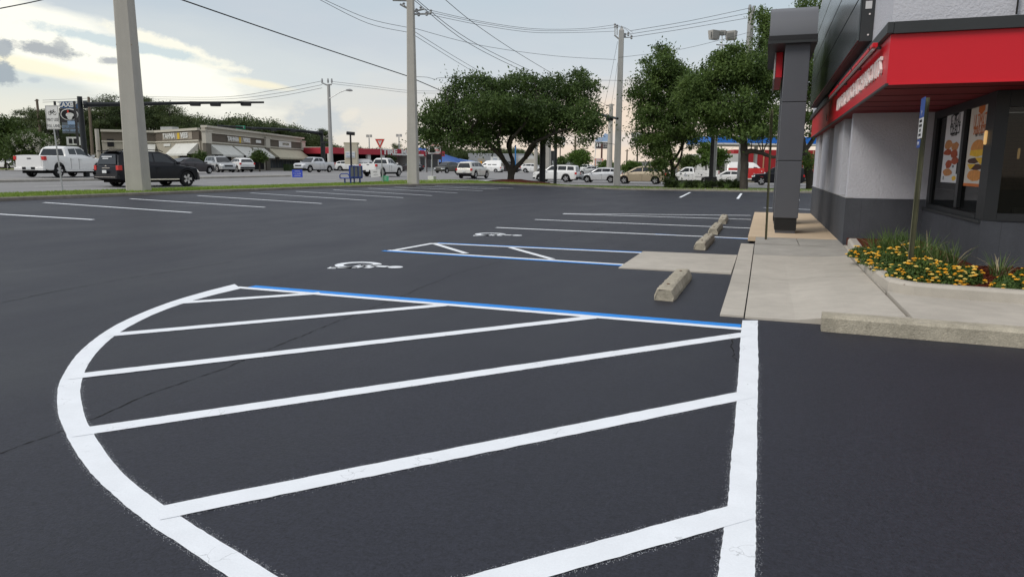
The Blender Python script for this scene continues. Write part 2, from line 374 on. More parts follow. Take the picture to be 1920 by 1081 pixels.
# ================================================================ ground
def sheet(xs, ys, off, mb=None):
    mb = mb or MB(); n = len(xs)
    vs = [(x, y, H(x, y)+off) for y in ys for x in xs]
    return mb.add(vs, [(j*n+i, j*n+i+1, (j+1)*n+i+1, (j+1)*n+i) for j in range(len(ys)-1) for i in range(n-1)])
GX = [-1500, -600, -400, -250, -150, -90, -75, -60, -50, -42, -37, -33, -30, -28, -26, -24, -23, -22, -20.6, -15, -9.7, 0, 10, 40, 100, 200, 400, 1200]
GY = [-300, -60, -10, 10, 30, 45, 50, 52, 54, 56, 58, 60, 65, 75, 95, 130, 200, 400, 900, 2500]
struct('ground', sheet(GX, GY, -.35), mat('dry_ground', (.20, .18, .13), .95, .1, var=.2, vs=.2, var2=.2, vs2=2, fine=.2, fs=20))
LOT = struct('parking_lot', sheet([-20.6, -9.7, 0, 12], [-8, 0, 10, 20, 30, 40, 50.6], 0), M_ASPH)
struct('road', sheet([-75, -66, -60, -50, -42, -37, -33, -30, -28, -26, -24], [-80, -20, 10, 30, 45, 50, 52, 54, 56, 58, 60, 70, 95, 130, 200, 330, 500], -.01), M_ROAD)
struct('side_road', sheet([-24, -22, -20.6, -15, -9.7, 0, 20, 60, 150], [50.6, 52, 54, 56, 58, 60, 70, 95], -.016), M_ROAD)
CL = [(-20.4, -8), (-20.6, 10), (-20.65, 20), (-20.5, 30), (-19.9, 37), (-19.1, 43), (-17.4, 46.8), (-15, 48.8), (-11.5, 49.9), (-6, 50.3), (0, 50.3), (4, 50.3), (12, 50.3)]
CR = [(-24, -8), (-24, 10), (-24, 22), (-24, 32), (-24.2, 38), (-26, 44), (-27.5, 51), (-27, 57), (-22, 61), (-12, 62.5), (0, 62.5), (4, 62.5), (12, 62.5)]
def ribbon(A, B, u0, u1, t0, t1, off, nt_=90, nu=6, bumpy=0, mb=None):
    mb = mb or MB(); vs = []
    for i in range(nt_+1):
        t = t0+(t1-t0)*i/nt_; a_, b_ = pl(A, t), pl(B, t)
        for j in range(nu+1):
            u = u0+(u1-u0)*j/nu; x, y = a_[0]+(b_[0]-a_[0])*u, a_[1]+(b_[1]-a_[1])*u
            vs.append((x, y, H(x, y)+off+(random.uniform(-bumpy, bumpy) if 0 < j < nu else 0)))
    n = nu+1; return mb.add(vs, [(i*n+j, i*n+j+1, (i+1)*n+j+1, (i+1)*n+j) for i in range(nt_) for j in range(nu)])
struct('verge', ribbon(CL, CR, 0, 1, 0, 1, .06, 110, 7, .012), M_SOD)
struct('sidewalk', ribbon(CL, CR, .30, .62, .52, 1, .078, 70, 4), M_CONC)
M_CSTAIN = mat('stained_curb_concrete', (.24, .22, .19), .9, .2, var=.22, vs=2.5, var2=.2, vs2=12, fine=.1, fs=60)
def curb(A, w, h, n, side=1, off=0, zf=None):
    mb = MB(); vs = []; P = [pl(A, i/n) for i in range(n+1)]
    for i, p in enumerate(P):
        q0, q1 = P[max(i-1, 0)], P[min(i+1, n)]; d = Vector((q1[0]-q0[0], q1[1]-q0[1])).normalized(); nx, ny = -d.y*side, d.x*side
        z = zf(p) if zf else H(*p)
        for o_, zz in ((0, -.1), (.0, h-.03), (.03, h), (w, h), (w, -.1)): vs.append((p[0]+nx*(o_+off), p[1]+ny*(o_+off), z+zz))
    fs = [(i*5+k, i*5+k+1, (i+1)*5+k+1, (i+1)*5+k) for i in range(n) for k in range(4)]+[(0, 1, 2, 3, 4), tuple(n*5+k for k in range(5))]
    return mb.add(vs, fs)
struct('curb', curb(CL, .15, .105, 120), M_CSTAIN)
struct('curb', curb([(p[0], p[1]) for p in CR], .16, .10, 120, -1), M_CONC)
# median between the carriageways, far roadside strip
struct('median', curb([(-36, -60), (-36.2, 20), (-37.2, 40), (-38.5, 52)], .9, .13, 30, 1), M_CONCD)
struct('verge', sheet([-79, -76, -75.2], [-80, -20, 10, 30, 50, 60, 70, 90, 130, 200], .1), M_SOD)
# road lane lines
def line_mb(p0, p1, w, z=.006, jit=.003, step=.08, mb=None, zf=H, w1=None):
    mb = mb or MB(); p0 = np.array(p0[:2], float); p1 = np.array(p1[:2], float); L = np.linalg.norm(p1-p0); n = max(2, int(L/step)); d = (p1-p0)/L; q = np.array((-d[1], d[0])); vs = []
    w1 = w1 or w
    for i in range(n+1):
        c = p0+d*L*i/n; ww = w+(w1-w)*i/n
        for s_ in (-1, 1):
            p = c+q*s_*(ww/2+random.uniform(-jit, jit)); vs.append((p[0], p[1], zf(*p)+z))
    return mb.add(vs, [(2*i, 2*i+1, 2*i+3, 2*i+2) for i in range(n)])
RD = [o for o in S.objects if o.name == 'road'][0]; SR = [o for o in S.objects if o.name == 'side_road'][0]
M_RLINE = mat('faded_road_paint', (.62, .62, .60), .8, .2, var=.12, vs=3)
for pts in (((-25, -60), (-25, 44)), ((-34.6, -60), (-35.2, 36)), ((-41, -60), (-41, 120)), ((-73.5, -60), (-73.5, 200))):
    part('lane_line', line_mb(*pts, .14, .004, 0, 2), M_RLINE, RD)
for x in (-28.6, -32, -46, -50, -54):
    for k in range(12):
        y = 2+k*11
        if x > -36 and y > 46: continue
        part('lane_dash', line_mb((x, y), (x, y+3), .13, .004, 0, 1), M_RLINE, RD)
part('stop_line', line_mb((-27, 64), (-27, 72), .5, .01, 0, 1), M_RLINE, SR)
part('lane_line', line_mb((-24, 72.6), (60, 72.6), .14, .01, 0, 2), M_RLINE, SR)
# ---------------------------------------------------------------- lot markings
NEAR = []   # paint edges that get a little overspray
def pline(name, p0, p1, w, m=M_WHITE, z=.0025, label=None, step=.06, w1=None, spray=False):
    if spray: NEAR.append((p0, p1, w))
    o = part(name, line_mb(p0, p1, w, z, .0028 if step < .1 else .004, step, w1=w1), m, LOT)
    if label: o['label'] = label
    return o
P = lambda x, y: tuple(gz(x, y, .004)[:2])
# curved border, inner and outer edge traced on the ground
AO = [P(*q) for q in ((440, 532), (385, 546), (330, 562), (280, 580), (230, 602), (198, 620), (170, 640), (145, 663), (125, 690), (112, 715), (107, 740), (109, 772), (118, 800), (140, 843), (170, 885), (207, 921), (250, 958), (292, 989), (340, 1020), (430, 1081), (520, 1140))]
AI = [P(*q) for q in ((452, 540), (390, 555), (335, 571), (285, 590), (238, 614), (208, 634), (186, 655), (168, 678), (156, 704), (151, 728), (153, 752), (161, 784), (176, 812), (198, 846), (225, 880), (260, 911), (300, 940), (348, 973), (400, 1005), (525, 1081), (640, 1145))]
def smooth_poly(pts, n):
    out = []; m_ = len(pts)
    for i in range(m_-1):
        p0, p1, p2, p3 = [np.array(pts[min(max(i+k, 0), m_-1)]) for k in (-1, 0, 1, 2)]
        for j in range(n):
            t = j/n; out.append(.5*((2*p1)+(-p0+p2)*t+(2*p0-5*p1+4*p2-p3)*t*t+(-p0+3*p1-3*p2+p3)*t**3))
    out.append(np.array(pts[-1])); return out
SO, SI = smooth_poly(AO, 7), smooth_poly(AI, 7)
mb = MB(); mb.add([(p[0]+random.uniform(-.002, .002), p[1]+random.uniform(-.002, .002), .0025) for a_, b_ in zip(SO, SI) for p in (a_, b_)], [(2*i, 2*i+1, 2*i+3, 2*i+2) for i in range(len(SO)-1)])
part('curved_border_line', mb, M_WHITE, LOT)
# straight right border
rl = [((1392, 600), (1421, 600)), ((1388, 640), (1421, 640)), ((1386, 680), (1422, 680)), ((1384, 700), (1421, 722)), ((1379, 780), (1420, 790)), ((1371, 860), (1419, 860)), ((1366, 930), (1418, 930)), ((1358, 985), (1417, 985)), ((1352, 1030), (1417, 1030)), ((1346, 1081), (1416, 1081)), ((1338, 1150), (1415, 1150))]
mb = MB(); A_ = smooth_poly([P(*a_) for a_, b_ in rl], 10); B_ = smooth_poly([P(*b_) for a_, b_ in rl], 10)
mb.add([(p[0]+random.uniform(-.0025, .0025), p[1], .0032) for a_, b_ in zip(A_, B_) for p in (a_, b_)], [(2*i, 2*i+1, 2*i+3, 2*i+2) for i in range(len(A_)-1)])
part('border_line', mb, M_WHITE, LOT)
for a_, b_ in ((SI, -1), (SO, 1)):
    for i in range(0, len(a_)-1, 2): NEAR.append((a_[i], a_[min(i+2, len(a_)-1)], 0))
for a_ in (A_, B_):
    for i in range(0, len(a_)-1, 4): NEAR.append((a_[i], a_[min(i+4, len(a_)-1)], 0))
HW = .133
for k, (a_, b_) in enumerate((((322, 568), (600, 549)), ((196, 628), (835, 571)), ((128, 706), (1112, 594)), ((136, 811), (1398, 626)), ((297, 961), (1404, 738)), ((700, 1150), (1392, 958)))):
    pline('hatch_line', P(*a_), P(*b_), HW, z=.0042+.0001*k, spray=True)
pa, pb = np.array(P(443, 538)), np.array(P(1392, 616)); q = (pb-pa)/np.linalg.norm(pb-pa); nq = np.array((-q[1], q[0]))
pline('stall_line', pa, pb, .105, z=.0037, spray=True)
pline('blue_stall_line', pa+nq*.118+q*.12, pb+nq*.118-q*.02, .165, M_BLUE, .0029)
# accessible aisle
a1, a2, b1, b2 = [np.array(P(*q_)) for q_ in ((728, 469), (1175, 496), (812, 456), (1206, 474))]
pline('stall_line', a1, a2, .115, z=.0057); pline('stall_line', b1, b2, .115, z=.0057)
pline('blue_stall_line', a1+(-.05, -.105), a2+(0, -.11), .12, M_BLUE, .005); pline('blue_stall_line', b1+(.05, .10), b2+(0, .105), .11, M_BLUE, .005)
pline('hatch_line', a1+(.1, 0), b1, .115, z=.0068)
for k, (c_, d_) in enumerate((((815, 457), (874, 475)), ((957, 464), (1036, 486)))): pline('hatch_line', P(*c_), P(*d_), .115, z=.0069+k*.0001)
for k, (c_, d_) in enumerate((((930, 426.5), (1404, 447)), ((1003, 411.5), (1412, 428)), ((1055, 401), (1408, 411.5)), ((1057, 400.5), (1408, 404)))):
    pline('stall_line', P(*c_), P(*d_), .15, z=.0065+k*.0006, step=.3)
c_, d_ = np.array(P(930, 426.5)), np.array(P(1404, 447)); pline('blue_stall_line', c_+(3.9, -.13), d_+(.06, -.13), .11, M_BLUE, .005, step=.3)
pline('stall_line', P(1432, 389), P(1524, 393), .15, step=.3)
for a_, b_ in (((1275, 370), (1294, 360.5)), ((1383, 372.5), (1390, 362.5)), ((1497, 375.5), (1490, 366))): pline('stall_line', P(*a_), P(*b_), .13, step=.3)
# bays along the left verge: pixel -> point on the sloping lot
for a_, b_ in (((-40, 399.5), (175, 412.5)), ((82, 380), (359, 399)), ((244, 373), (497, 389)), ((370, 367), (603, 382)), ((470, 362), (687, 376)), ((555, 359), (756, 371)), ((625, 356), (810, 367)), ((690, 353), (858, 362)), ((740, 351), (905, 358)), ((780, 349.5), (935, 355)), ((815, 348.5), (962, 353))):
    p0, p1 = gh(*a_), gh(*b_)
    p0[0] = max(p0[0], -19.9); pline('stall_line', p0, p1, .14, z=.006, step=.4)
# wheelchair symbols: built upright in local (x right, y up) then laid with "up" towards the building
def wheelchair(c, size):
    def T(p): return (c[0]+p[1]*size, c[1]-p[0]*size*1.0, .006)
    def poly2(pts): mb.add([T(p) for p in pts], [tuple(range(len(pts)))])
    def stroke(pts, w):
        for a_, b_ in zip(pts, pts[1:]):
            a_, b_ = np.array(a_), np.array(b_); d = (b_-a_)/np.linalg.norm(b_-a_); n = np.array((-d[1], d[0]))*w/2; a_ = a_-d*w*.3; b_ = b_+d*w*.3
            poly2([a_-n, b_-n, b_+n, a_+n])
    mb = MB(); R_, w = .30, .135; n = 26; a0, a1_ = math.radians(118), math.radians(375)
    pts = [(math.cos(a0+(a1_-a0)*i/n), math.sin(a0+(a1_-a0)*i/n)) for i in range(n+1)]; cx, cy = -.06, .32
    for i in range(n):
        (x0, y0), (x1, y1) = pts[i], pts[i+1]
        poly2([(cx+x0*(R_+w/2), cy+y0*(R_+w/2)), (cx+x1*(R_+w/2), cy+y1*(R_+w/2)), (cx+x1*(R_-w/2), cy+y1*(R_-w/2)), (cx+x0*(R_-w/2), cy+y0*(R_-w/2))])
    part('wheelchair_ring', mb, M_WHITE, LOT)
    mb = MB(); stroke([(-.05, .80), (-.03, .42), (.20, .42)], .15); part('wheelchair_figure', mb, M_WHITE, LOT)
    mb = MB(); stroke([(.22, .42), (.33, .12), (.43, .15)], .13); part('wheelchair_leg', mb, M_WHITE, LOT)
    mb = MB(); stroke([(-.03, .62), (.16, .62)], .11); part('wheelchair_arm', mb, M_WHITE, LOT)
    mb = MB(); poly2([(-.06+.12*math.cos(t), .98+.12*math.sin(t)) for t in np.linspace(0, 2*math.pi, 17)[:-1]]); part('wheelchair_head', mb, M_WHITE, LOT)
p = gz(632, 496, 0); wheelchair((p[0]+.02, p[1]+.02), .94)
p = gz(892, 439, 0); wheelchair((p[0]+.02, p[1]+.02), .94)
# cracks
def crack(pts, w, amp, seed):
    r = random.Random(seed); P_ = [np.array(gz(*q_, 0)[:2]) for q_ in pts]; mb = MB(); vs = []; n_ = 0; L = sum(np.linalg.norm(b_-a_) for a_, b_ in zip(P_, P_[1:])); n = int(L/.035); off = 0
    P2 = [pl([tuple(p) for p in P_], i/n) for i in range(n+1)]
    for i, p in enumerate(P2):
        off = off*.8+r.uniform(-amp, amp); ww = w*r.uniform(.25, 1.3)*(.3 if r.random() < .12 else 1)
        q0, q1 = P2[max(i-1, 0)], P2[min(i+1, n)]; d = np.array(q1)-np.array(q0); d = d/np.linalg.norm(d); nn = np.array((-d[1], d[0]))
        for s_ in (-1, 1): c = np.array(p)+nn*(off+s_*ww/2); vs.append((c[0], c[1], .0018))
    mb.add(vs, [(2*i, 2*i+1, 2*i+3, 2*i+2) for i in range(n)]); part('crack', mb, M_GAP, LOT)
crack([(-40, 862), (40, 835), (120, 806), (175, 785), (250, 750), (430, 686), (520, 648), (640, 600)], .010, .008, 1)
crack([(0, 568), (110, 545), (240, 522), (440, 490)], .010, .012, 2)
crack([(1383, 624), (1370, 648), (1372, 668), (1386, 682)], .012, .010, 3)
crack([(640, 600), (735, 562), (850, 515), (940, 490)], .008, .012, 4)
crack([(1040, 450), (1090, 437), (1130, 427)], .014, .02, 5)
# overspray specks along the near paint edges, fine grit lying on the sealcoat
mb = MB()
for a_, b_, w in NEAR:
    a_, b_ = np.array(a_[:2]), np.array(b_[:2]); L = np.linalg.norm(b_-a_)
    if L < 1e-4: continue
    d = (b_-a_)/L; n = np.array((-d[1], d[0])); dist = np.linalg.norm((a_+b_)/2)
    for _ in range(int(L*(700 if dist < 5.5 else 120))):
        off = abs(RNG.normal(0, .012))*RNG.choice((-1, 1)); c = a_+d*L*RNG.random()+n*(off+(w/2)*np.sign(off)); s_ = RNG.uniform(.0008, .002); t = RNG.random()*3
        mb.add([(c[0]+s_*math.cos(t+k*2.09), c[1]+s_*math.sin(t+k*2.09), .002) for k in range(3)], [(0, 1, 2)])
o = part('overspray', mb, M_WHITE, LOT); o['kind'] = 'stuff'
# ================================================================ walks, flower bed
PAV = struct('pavement', MB().prism([(-.34, 7.30), (1.30, 7.22), (1.30, 13.65), (-.34, 13.65)], -.1, lambda x, y: .004), M_GAP)
def slab(poly, zf, m, thick=.09, label=None):
    mb = MB().prism(poly, lambda x, y: zf(x, y)-thick, zf); return part('slab', mb, m, PAV, bevel=.006, label=label)
def zr(x, y):   # ramped landing
    k = min(1, max(0, (x-.25)/.95)); q = min(1, max(0, (y-9.5)/4)); return .02+.115*max(k*k*(3-2*k), q*.9)
def cell(x0, x1, y0, y1, m=M_CONC, zf=zr):
    g = .007; nx, ny = 4, 5; xs = np.linspace(x0+g, x1-g, nx); ys = np.linspace(y0+g, y1-g, ny); mb = MB()
    top = [(x, y, zf(x, y)) for y in ys for x in xs]; mb.add(top, [(j*nx+i, j*nx+i+1, (j+1)*nx+i+1, (j+1)*nx+i) for j in range(ny-1) for i in range(nx-1)])
    ring = [i for i in range(nx)]+[j*nx+nx-1 for j in range(1, ny)]+[(ny-1)*nx+i for i in range(nx-2, -1, -1)]+[j*nx for j in range(ny-2, 0, -1)]
    rv = [top[i] for i in ring]; k = len(rv); mb.add(rv+[(p_[0], p_[1], p_[2]-.09) for p_ in rv], [(i, k+i, k+(i+1) % k, (i+1) % k) for i in range(k)])
    return part('slab', mb, m, PAV)
for y0, y1 in ((7.28, 9.45), (9.45, 11.5), (11.5, 13.62)): cell(-.35, -.11, y0, y1)
for y0, y1 in ((7.24, 9.9), (9.9, 12.2)): cell(-.11, 1.31, y0, y1)
cell(-.11, 1.38, 12.2, 13.62, M_CONCD)
for x0, x1 in ((-.11, .65), (.65, 1.41)): cell(x0, x1, 13.64, 15.02, M_CONCD, lambda x, y: .13)
ys = [15.05, 17.2, 19.4, 21.6, 24.0]
for y0, y1 in zip(ys, ys[1:]): cell(-.26, 1.41, y0, y1, M_TAN, lambda x, y: .13)
for x0, x1 in ((1.33, 2.6), (2.6, 4.2), (4.2, 6)): cell(x0, x1, 6.9, 8.62 if x0 < 1.4 else 8.3, M_CONC, lambda x, y: .15)
part('slab', MB().prism([(1.33, 8.63), (1.33, 11.2), (1.45, 13.9), (1.40, 13.9), (1.325, 11.2), (1.322, 8.63)], .0, .14), M_CONC, PAV)
cell(-1.97, -.36, 10.32, 12.6, M_CONC, lambda x, y: .014+.006*(x+2))
struct('curb', curb([(.57, 6.92), (6, 6.70)], .17, .155, 16, 1, zf=lambda p_: 0), M_AGG)
part('slab', MB().prism([(.6, 7.1), (1.33, 7.1), (1.33, 7.24), (.6, 7.25)], 0, .13), M_CONC, PAV)
# wheel stops
def wheel_stop(c, L, label, k):
    r = random.Random(k); W_, Hh = .23, .145; n = 22; vs = []; prof = [(-.5, 0), (-.5, .35), (-.36, .92), (-.25, 1), (.25, 1), (.36, .92), (.5, .35), (.5, 0)]
    for i in range(n+1):
        e_ = 1-.12*(i in (0, n)); y = -L/2+L*i/n+(.02 if i == 0 else 0)
        for a_, b_ in prof: vs.append((a_*W_*e_+r.uniform(-.008, .008), y+r.uniform(-.012, .012), b_*Hh*e_+(r.uniform(-.005, .004) if b_ else -.02)))
    m_ = len(prof); fs = [(i*m_+j, i*m_+j+1, (i+1)*m_+j+1, (i+1)*m_+j) for i in range(n) for j in range(m_-1)]+[tuple(range(m_))[::-1], tuple(n*m_+j for j in range(m_))]
    t = thing('wheel_stop', (c[0], c[1], 0), label, 'wheel stop', 'concrete wheel stops in front of the walk', rz=random.uniform(-.02, .02))
    part('block', MB().add(vs, fs), M_AGG, t)
    for y in (-L*.32, L*.32): part('anchor_pin', MB().disc((0, y, Hh*.97), .018, 8, h=.012), mat('rusty_steel', (.14, .07, .04), .8, .2, .3), t)
wheel_stop((-.97, 8.80), 1.8, 'large pitted concrete wheel stop nearest the camera, beside the concrete ramp slab', 1)
wheel_stop((-1.03, 14.3), 2.0, 'concrete wheel stop just beyond the ramp slab, second from the camera', 2)
wheel_stop((-1.04, 17.7), 2.1, 'concrete wheel stop two bays past the ramp, third from the camera', 3)
wheel_stop((-1.05, 21.1), 2.1, 'farthest and smallest looking concrete wheel stop in the row', 4)
# flower bed
BO = [(1.45, 13.8), (1.33, 11.2), (1.32, 9.3), (1.36, 8.62), (1.6, 8.42), (2.5, 8.30), (6, 8.05)]
struct('bed_curb', curb(BO, .13, .145, 60, 1, zf=lambda p_: .13), M_CONC)
struct('flower_bed', MB().prism([(1.47, 14.2), (1.42, 11.2), (1.42, 8.6), (2.5, 8.40), (6, 8.15), (6, 14.2)], .0, .245), M_MULCH)
mb = MB()
for _ in range(5000):
    x, y = RNG.uniform(1.44, 4.2), RNG.uniform(8.4, 10.6); a_ = RNG.random()*3.14; l_, w_ = RNG.uniform(.01, .04), RNG.uniform(.003, .008); d = np.array((math.cos(a_), math.sin(a_))); n = np.array((-d[1], d[0])); z = .246+RNG.random()*.012
    if y < 8.5-(x-1.6)*.07: continue
    mb.add([(x-d[0]*l_, y-d[1]*l_, z), (x+d[0]*l_+n[0]*w_, y+d[1]*l_+n[1]*w_, z+RNG.uniform(-.005, .02)), (x+d[0]*l_-n[0]*w_, y+d[1]*l_-n[1]*w_, z)], [(0, 1, 2)])
o = link('mulch_chips', mb.mesh('mulch_chips', M_MULCH)); tag(o, 'loose red brown bark mulch chips spread over the flower bed', 'mulch', kind='stuff')
M_LILY = leafmat('strap_leaves', (.04, .09, .022), (.18, .26, .075), 9, .3)
M_LANT = leafmat('lantana_leaves', (.035, .075, .018), (.13, .20, .045), 11, .25)
M_YEL = mat('yellow_orange_petals', (.86, .42, .03), .7, .2, var=.12, vs=14)
M_YEL2 = mat('pale_yellow_petals', (.85, .62, .16), .7, .2, var=.1, vs=14)
M_DRY = mat('dry_stems', (.42, .36, .22), .9, .1, var=.1)
def strap(mb, base, h, lean, az_, w, n=5, curl=1.6):
    d = np.array((math.cos(az_), math.sin(az_), 0)); q_ = np.array((-d[1], d[0], 0)); vs = []
    for i in range(n+1):
        t = i/n; p = np.array(base)+d*lean*t**curl+np.array((0, 0, h*(t-.28*lean/max(h, .01)*t**3))); ww = w*(1-t**2)*.5+.0006
        vs += [tuple(p-q_*ww), tuple(p+q_*ww)]
    mb.add(vs, [(2*i, 2*i+1, 2*i+3, 2*i+2) for i in range(n)])
def lily(c, h, n, label, r=.10, dead=.06):
    t = thing('strap_leaf_plant', c, label, 'plant', 'strap leaved plants in the flower bed'); a_, b_ = MB(), MB()
    for _ in range(n):
        az_ = RNG.random()*6.28; o_ = RNG.random()*r; dr = RNG.random() < dead
        strap(b_ if dr else a_, (o_*math.cos(az_), o_*math.sin(az_), 0), h*RNG.uniform(.5, 1.15), h*RNG.uniform(.1, .75)*(1.7 if dr else 1), az_+RNG.normal(0, .4), RNG.uniform(.007, .013))
    part('leaves', a_, M_LILY, t)['kind'] = 'stuff'
    if b_.f: part('dry_leaves', b_, M_DRY, t)['kind'] = 'stuff'
def lantana(c, r, h, n, nf, label):
    t = thing('flowering_bush', c, label, 'flower', 'yellow flowering bushes in the bed'); mb, f1, f2 = MB(), MB(), MB()
    for _ in range(n):
        v = RNG.normal(size=3); v /= np.linalg.norm(v); v[2] = abs(v[2]); k = RNG.random()**.35; p = v*k*np.array((r, r, h)); s_ = RNG.uniform(.009, .017); a_ = RNG.normal(size=3); a_ /= np.linalg.norm(a_); b_ = np.cross(a_, v+.01); b_ /= np.linalg.norm(b_)+1e-6
        mb.add([p-a_*s_, p+b_*s_*.6, p+a_*s_, p-b_*s_*.6], [(0, 1, 2, 3)])
    for _ in range(int(n/12)):
        v = RNG.normal(size=3); v[2] = abs(v[2])+.3; v /= np.linalg.norm(v); mb.tube([(0, 0, 0), tuple(v*np.array((r, r, h))*.9)], .003, 3, False)
    part('foliage', mb, M_LANT, t)['kind'] = 'stuff'
    for i in range(nf):
        v = RNG.normal(size=3); v[2] = abs(v[2])*.8; v /= np.linalg.norm(v); v[1] = -abs(v[1])*RNG.choice((1, 1, -1)); p = v*np.array((r, r, h))*RNG.uniform(.95, 1.12); s_ = RNG.uniform(.010, .022); F_ = f1 if RNG.random() < .6 else f2
        # an umbel: six small florets round a centre, domed
        for k in range(7):
            w = k*1.047; o_ = np.array((0, 0, s_*.3)) if k == 6 else np.array((math.cos(w), math.sin(w), 0))*s_*.75
            q_ = p+o_; u = s_*.5; F_.add([q_+(u, 0, 0), q_+(0, u, 0), q_+(-u, 0, 0), q_+(0, -u, 0), q_+(0, 0, u*.9), q_-(0, 0, u*.7)], [(0, 1, 4), (1, 2, 4), (2, 3, 4), (3, 0, 4), (1, 0, 5), (2, 1, 5), (3, 2, 5), (0, 3, 5)])
    part('flowers', f1, M_YEL, t)['kind'] = 'stuff'; part('flowers', f2, M_YEL2, t)['kind'] = 'stuff'
for k, (px, py, r, h, nf, lb) in enumerate(((1613, 481, .17, .12, 16, 'low yellow flowering bush at the far end of the bed by the building corner'), (1640, 495, .20, .17, 26, 'small yellow flowering bush second from the building corner'), (1668, 508, .22, .22, 40, 'dense yellow flowering bush behind and left of the bed sign post'), (1690, 522, .17, .15, 22, 'yellow flowering bush right at the foot of the bed sign post'),
        (1728, 527, .20, .20, 40, 'orange yellow flowering bush just right of the bed sign post'), (1765, 530, .20, .18, 40, 'bushy orange yellow flowers along the front kerb, middle of the bed'), (1808, 529, .18, .15, 32, 'orange yellow flowering bush beside the bare patch of mulch'), (1888, 541, .15, .11, 15, 'small sparse flowering bush right of the bare mulch'), (1921, 530, .13, .13, 10, 'flowering bush cut by the right edge of the picture'), (1700, 497, .2, .2, 26, 'yellow flowering bush behind the sign post, under the strap leaves'))):
    p = gz(px, py, .25); lantana((p[0], p[1], .245), r*1.05, h*1.3, 2300, int(nf*1.4), lb)
for k, (px, py, h, n, lb) in enumerate(((1640, 488, .40, 80, 'strap leaved plant nearest the building corner'), (1668, 480, .46, 110, 'tall strap leaved plant against the wall, behind the others'), (1700, 484, .42, 110, 'strap leaved plant against the wall just left of the sign post'), (1738, 493, .42, 100, 'strap leaved plant against the wall right of the sign post'), (1655, 492, .42, 110, 'tall dark strap leaved plant against the grey wall, leftmost of them'), (1680, 494, .45, 120, 'tall dark strap leaved plant left of the sign post'), (1722, 503, .42, 120, 'strap leaved plant right of the sign post'), (1757, 510, .38, 110, 'bright green strap leaved plant in the middle of the bed'), (1784, 511, .42, 80, 'strap leaved plant with dry arching stems'), (1872, 517, .29, 60, 'short striped strap leaved plant standing alone at the right'))):
    p = gz(px, py, .25); lily((p[0], p[1], .24), h, n, lb, dead=.25 if k in (8, 9) else .06)
# ================================================================ restaurant
B = thing('restaurant', (0, 0, 0), 'grey and white fast food restaurant with a red fascia along its corner', 'restaurant')
M_WALL = mat('white_stucco', (.56, .565, .61), .85, .2, var=.03, vs=2, fine=.05, fs=40, bump=.9, bs=26, bd=.02)
M_GREY = mat('dark_grey_paint', (.075, .08, .092), .8, .25, var=.12, vs=1.5, fine=.06, fs=30, bump=.5, bs=30, bd=.012, streak=.14)
M_TRIM = mat('charcoal_trim', (.035, .038, .04), .5, .35, var=.06)
M_RED = mat('red_fascia', (.62, .012, .024), .38, .35, var=.02)
M_SOFF = mat('maroon_soffit', (.19, .018, .022), .7, .25, var=.1)
M_PANEL = mat('charcoal_metal_panel', (.07, .08, .085), .22, .6, .35, var=.04)
M_POST = mat('grey_metal_cladding', (.105, .11, .125), .42, .4, .2, var=.03)
M_WGL = glassmat('shop_glass', (.004, .005, .005), .03, .55)
M_INT = mat('dark_interior', (.015, .013, .012), .9, .1, var=.1)
M_LETT = mat('raised_white_letters', (.82, .76, .74), .5, .3, var=0)
X0, Y0, X1, YF = 1.415, 14.23, 2.68, 10.65
GT, SF = .964, 2.451
YE = 24.3
# wainscot and walls
part('wainscot', MB().bb(X0-.012, X0+.25, Y0-.012, YE, .0, GT), M_GREY, B)
part('wainscot', MB().bb(X0+.252, X1, Y0-.012, Y0+.25, .0, GT), M_GREY, B)
part('wainscot', MB().prism([(X1-.03, Y0-.016), (X1-.03, YF-.03), (X1+.2, YF-.03), (X1+.2, Y0-.016)], 0, .833), M_GREY, B)
part('wainscot', MB().prism([(X1+.202, YF-.03), (8, YF-.33), (8, YF), (X1+.202, YF+.25)], 0, .833), M_GREY, B)
part('wall', MB().bb(X0+.25, X1+.5, Y0, Y0+.25, GT, 3.0), M_WALL, B)
# piers between tall slot windows on the long side
slots = [(14.46, 15.74), (18.0, 19.15), (21.5, 22.7)]
yy = [Y0]+[v for s_ in slots for v in s_]+[YE]
for i in range(0, len(yy), 2): part('pier', MB().bb(X0, X0+.25, yy[i], yy[i+1], GT, SF+.1), M_WALL, B)
for a_, b_ in slots:
    w = part('window', MB().bb(X0+.16, X0+.2, a_, b_, GT, SF+.1), M_TRIM, B)
    part('pane', MB().bb(X0+.145, X0+.158, a_+.05, b_-.05, GT+.05, SF), glassmat('dark_glass', (.006, .007, .008), .05), w)
part('sill', MB().bb(X0-.02, X0+.10, Y0-.02, YE, GT+.002, GT+.018), mat('pale_sill', (.42, .42, .43), .7, .3, var=.05), B)
# soffit, fascia, trim, upper walls
XF, YG = 1.262, 9.502
part('soffit', MB().prism([(XF+.03, YG+.03), (9, YG-.0), (9, 14.6), (X0+.3, 14.6), (X0+.3, YE), (XF+.03, YE)], SF+.004, SF+.05), M_SOFF, B)
for k in range(5): part('soffit_joint', MB().bb(XF+.06, 8.9, 10.1+k*.9, 10.112+k*.9, SF-.002, SF+.003), M_GAP, B)
part('fascia', MB().bb(XF, XF+.03, YG+.03, YE, SF, 3.0), M_RED, B)
part('fascia', MB().prism([(XF, YG), (9, YG-.06), (9, YG-.03), (XF, YG+.028)], SF, 3.0), M_RED, B)
part('fascia_lip', MB().bb(XF-.012, XF+.02, YG-.012, YE, SF-.022, SF+.003), M_TRIM, B)
part('fascia_lip', MB().prism([(XF+.021, YG-.014), (9, YG-.074), (9, YG-.05), (XF+.021, YG+.01)], SF-.016, SF-.001), M_RED, B)
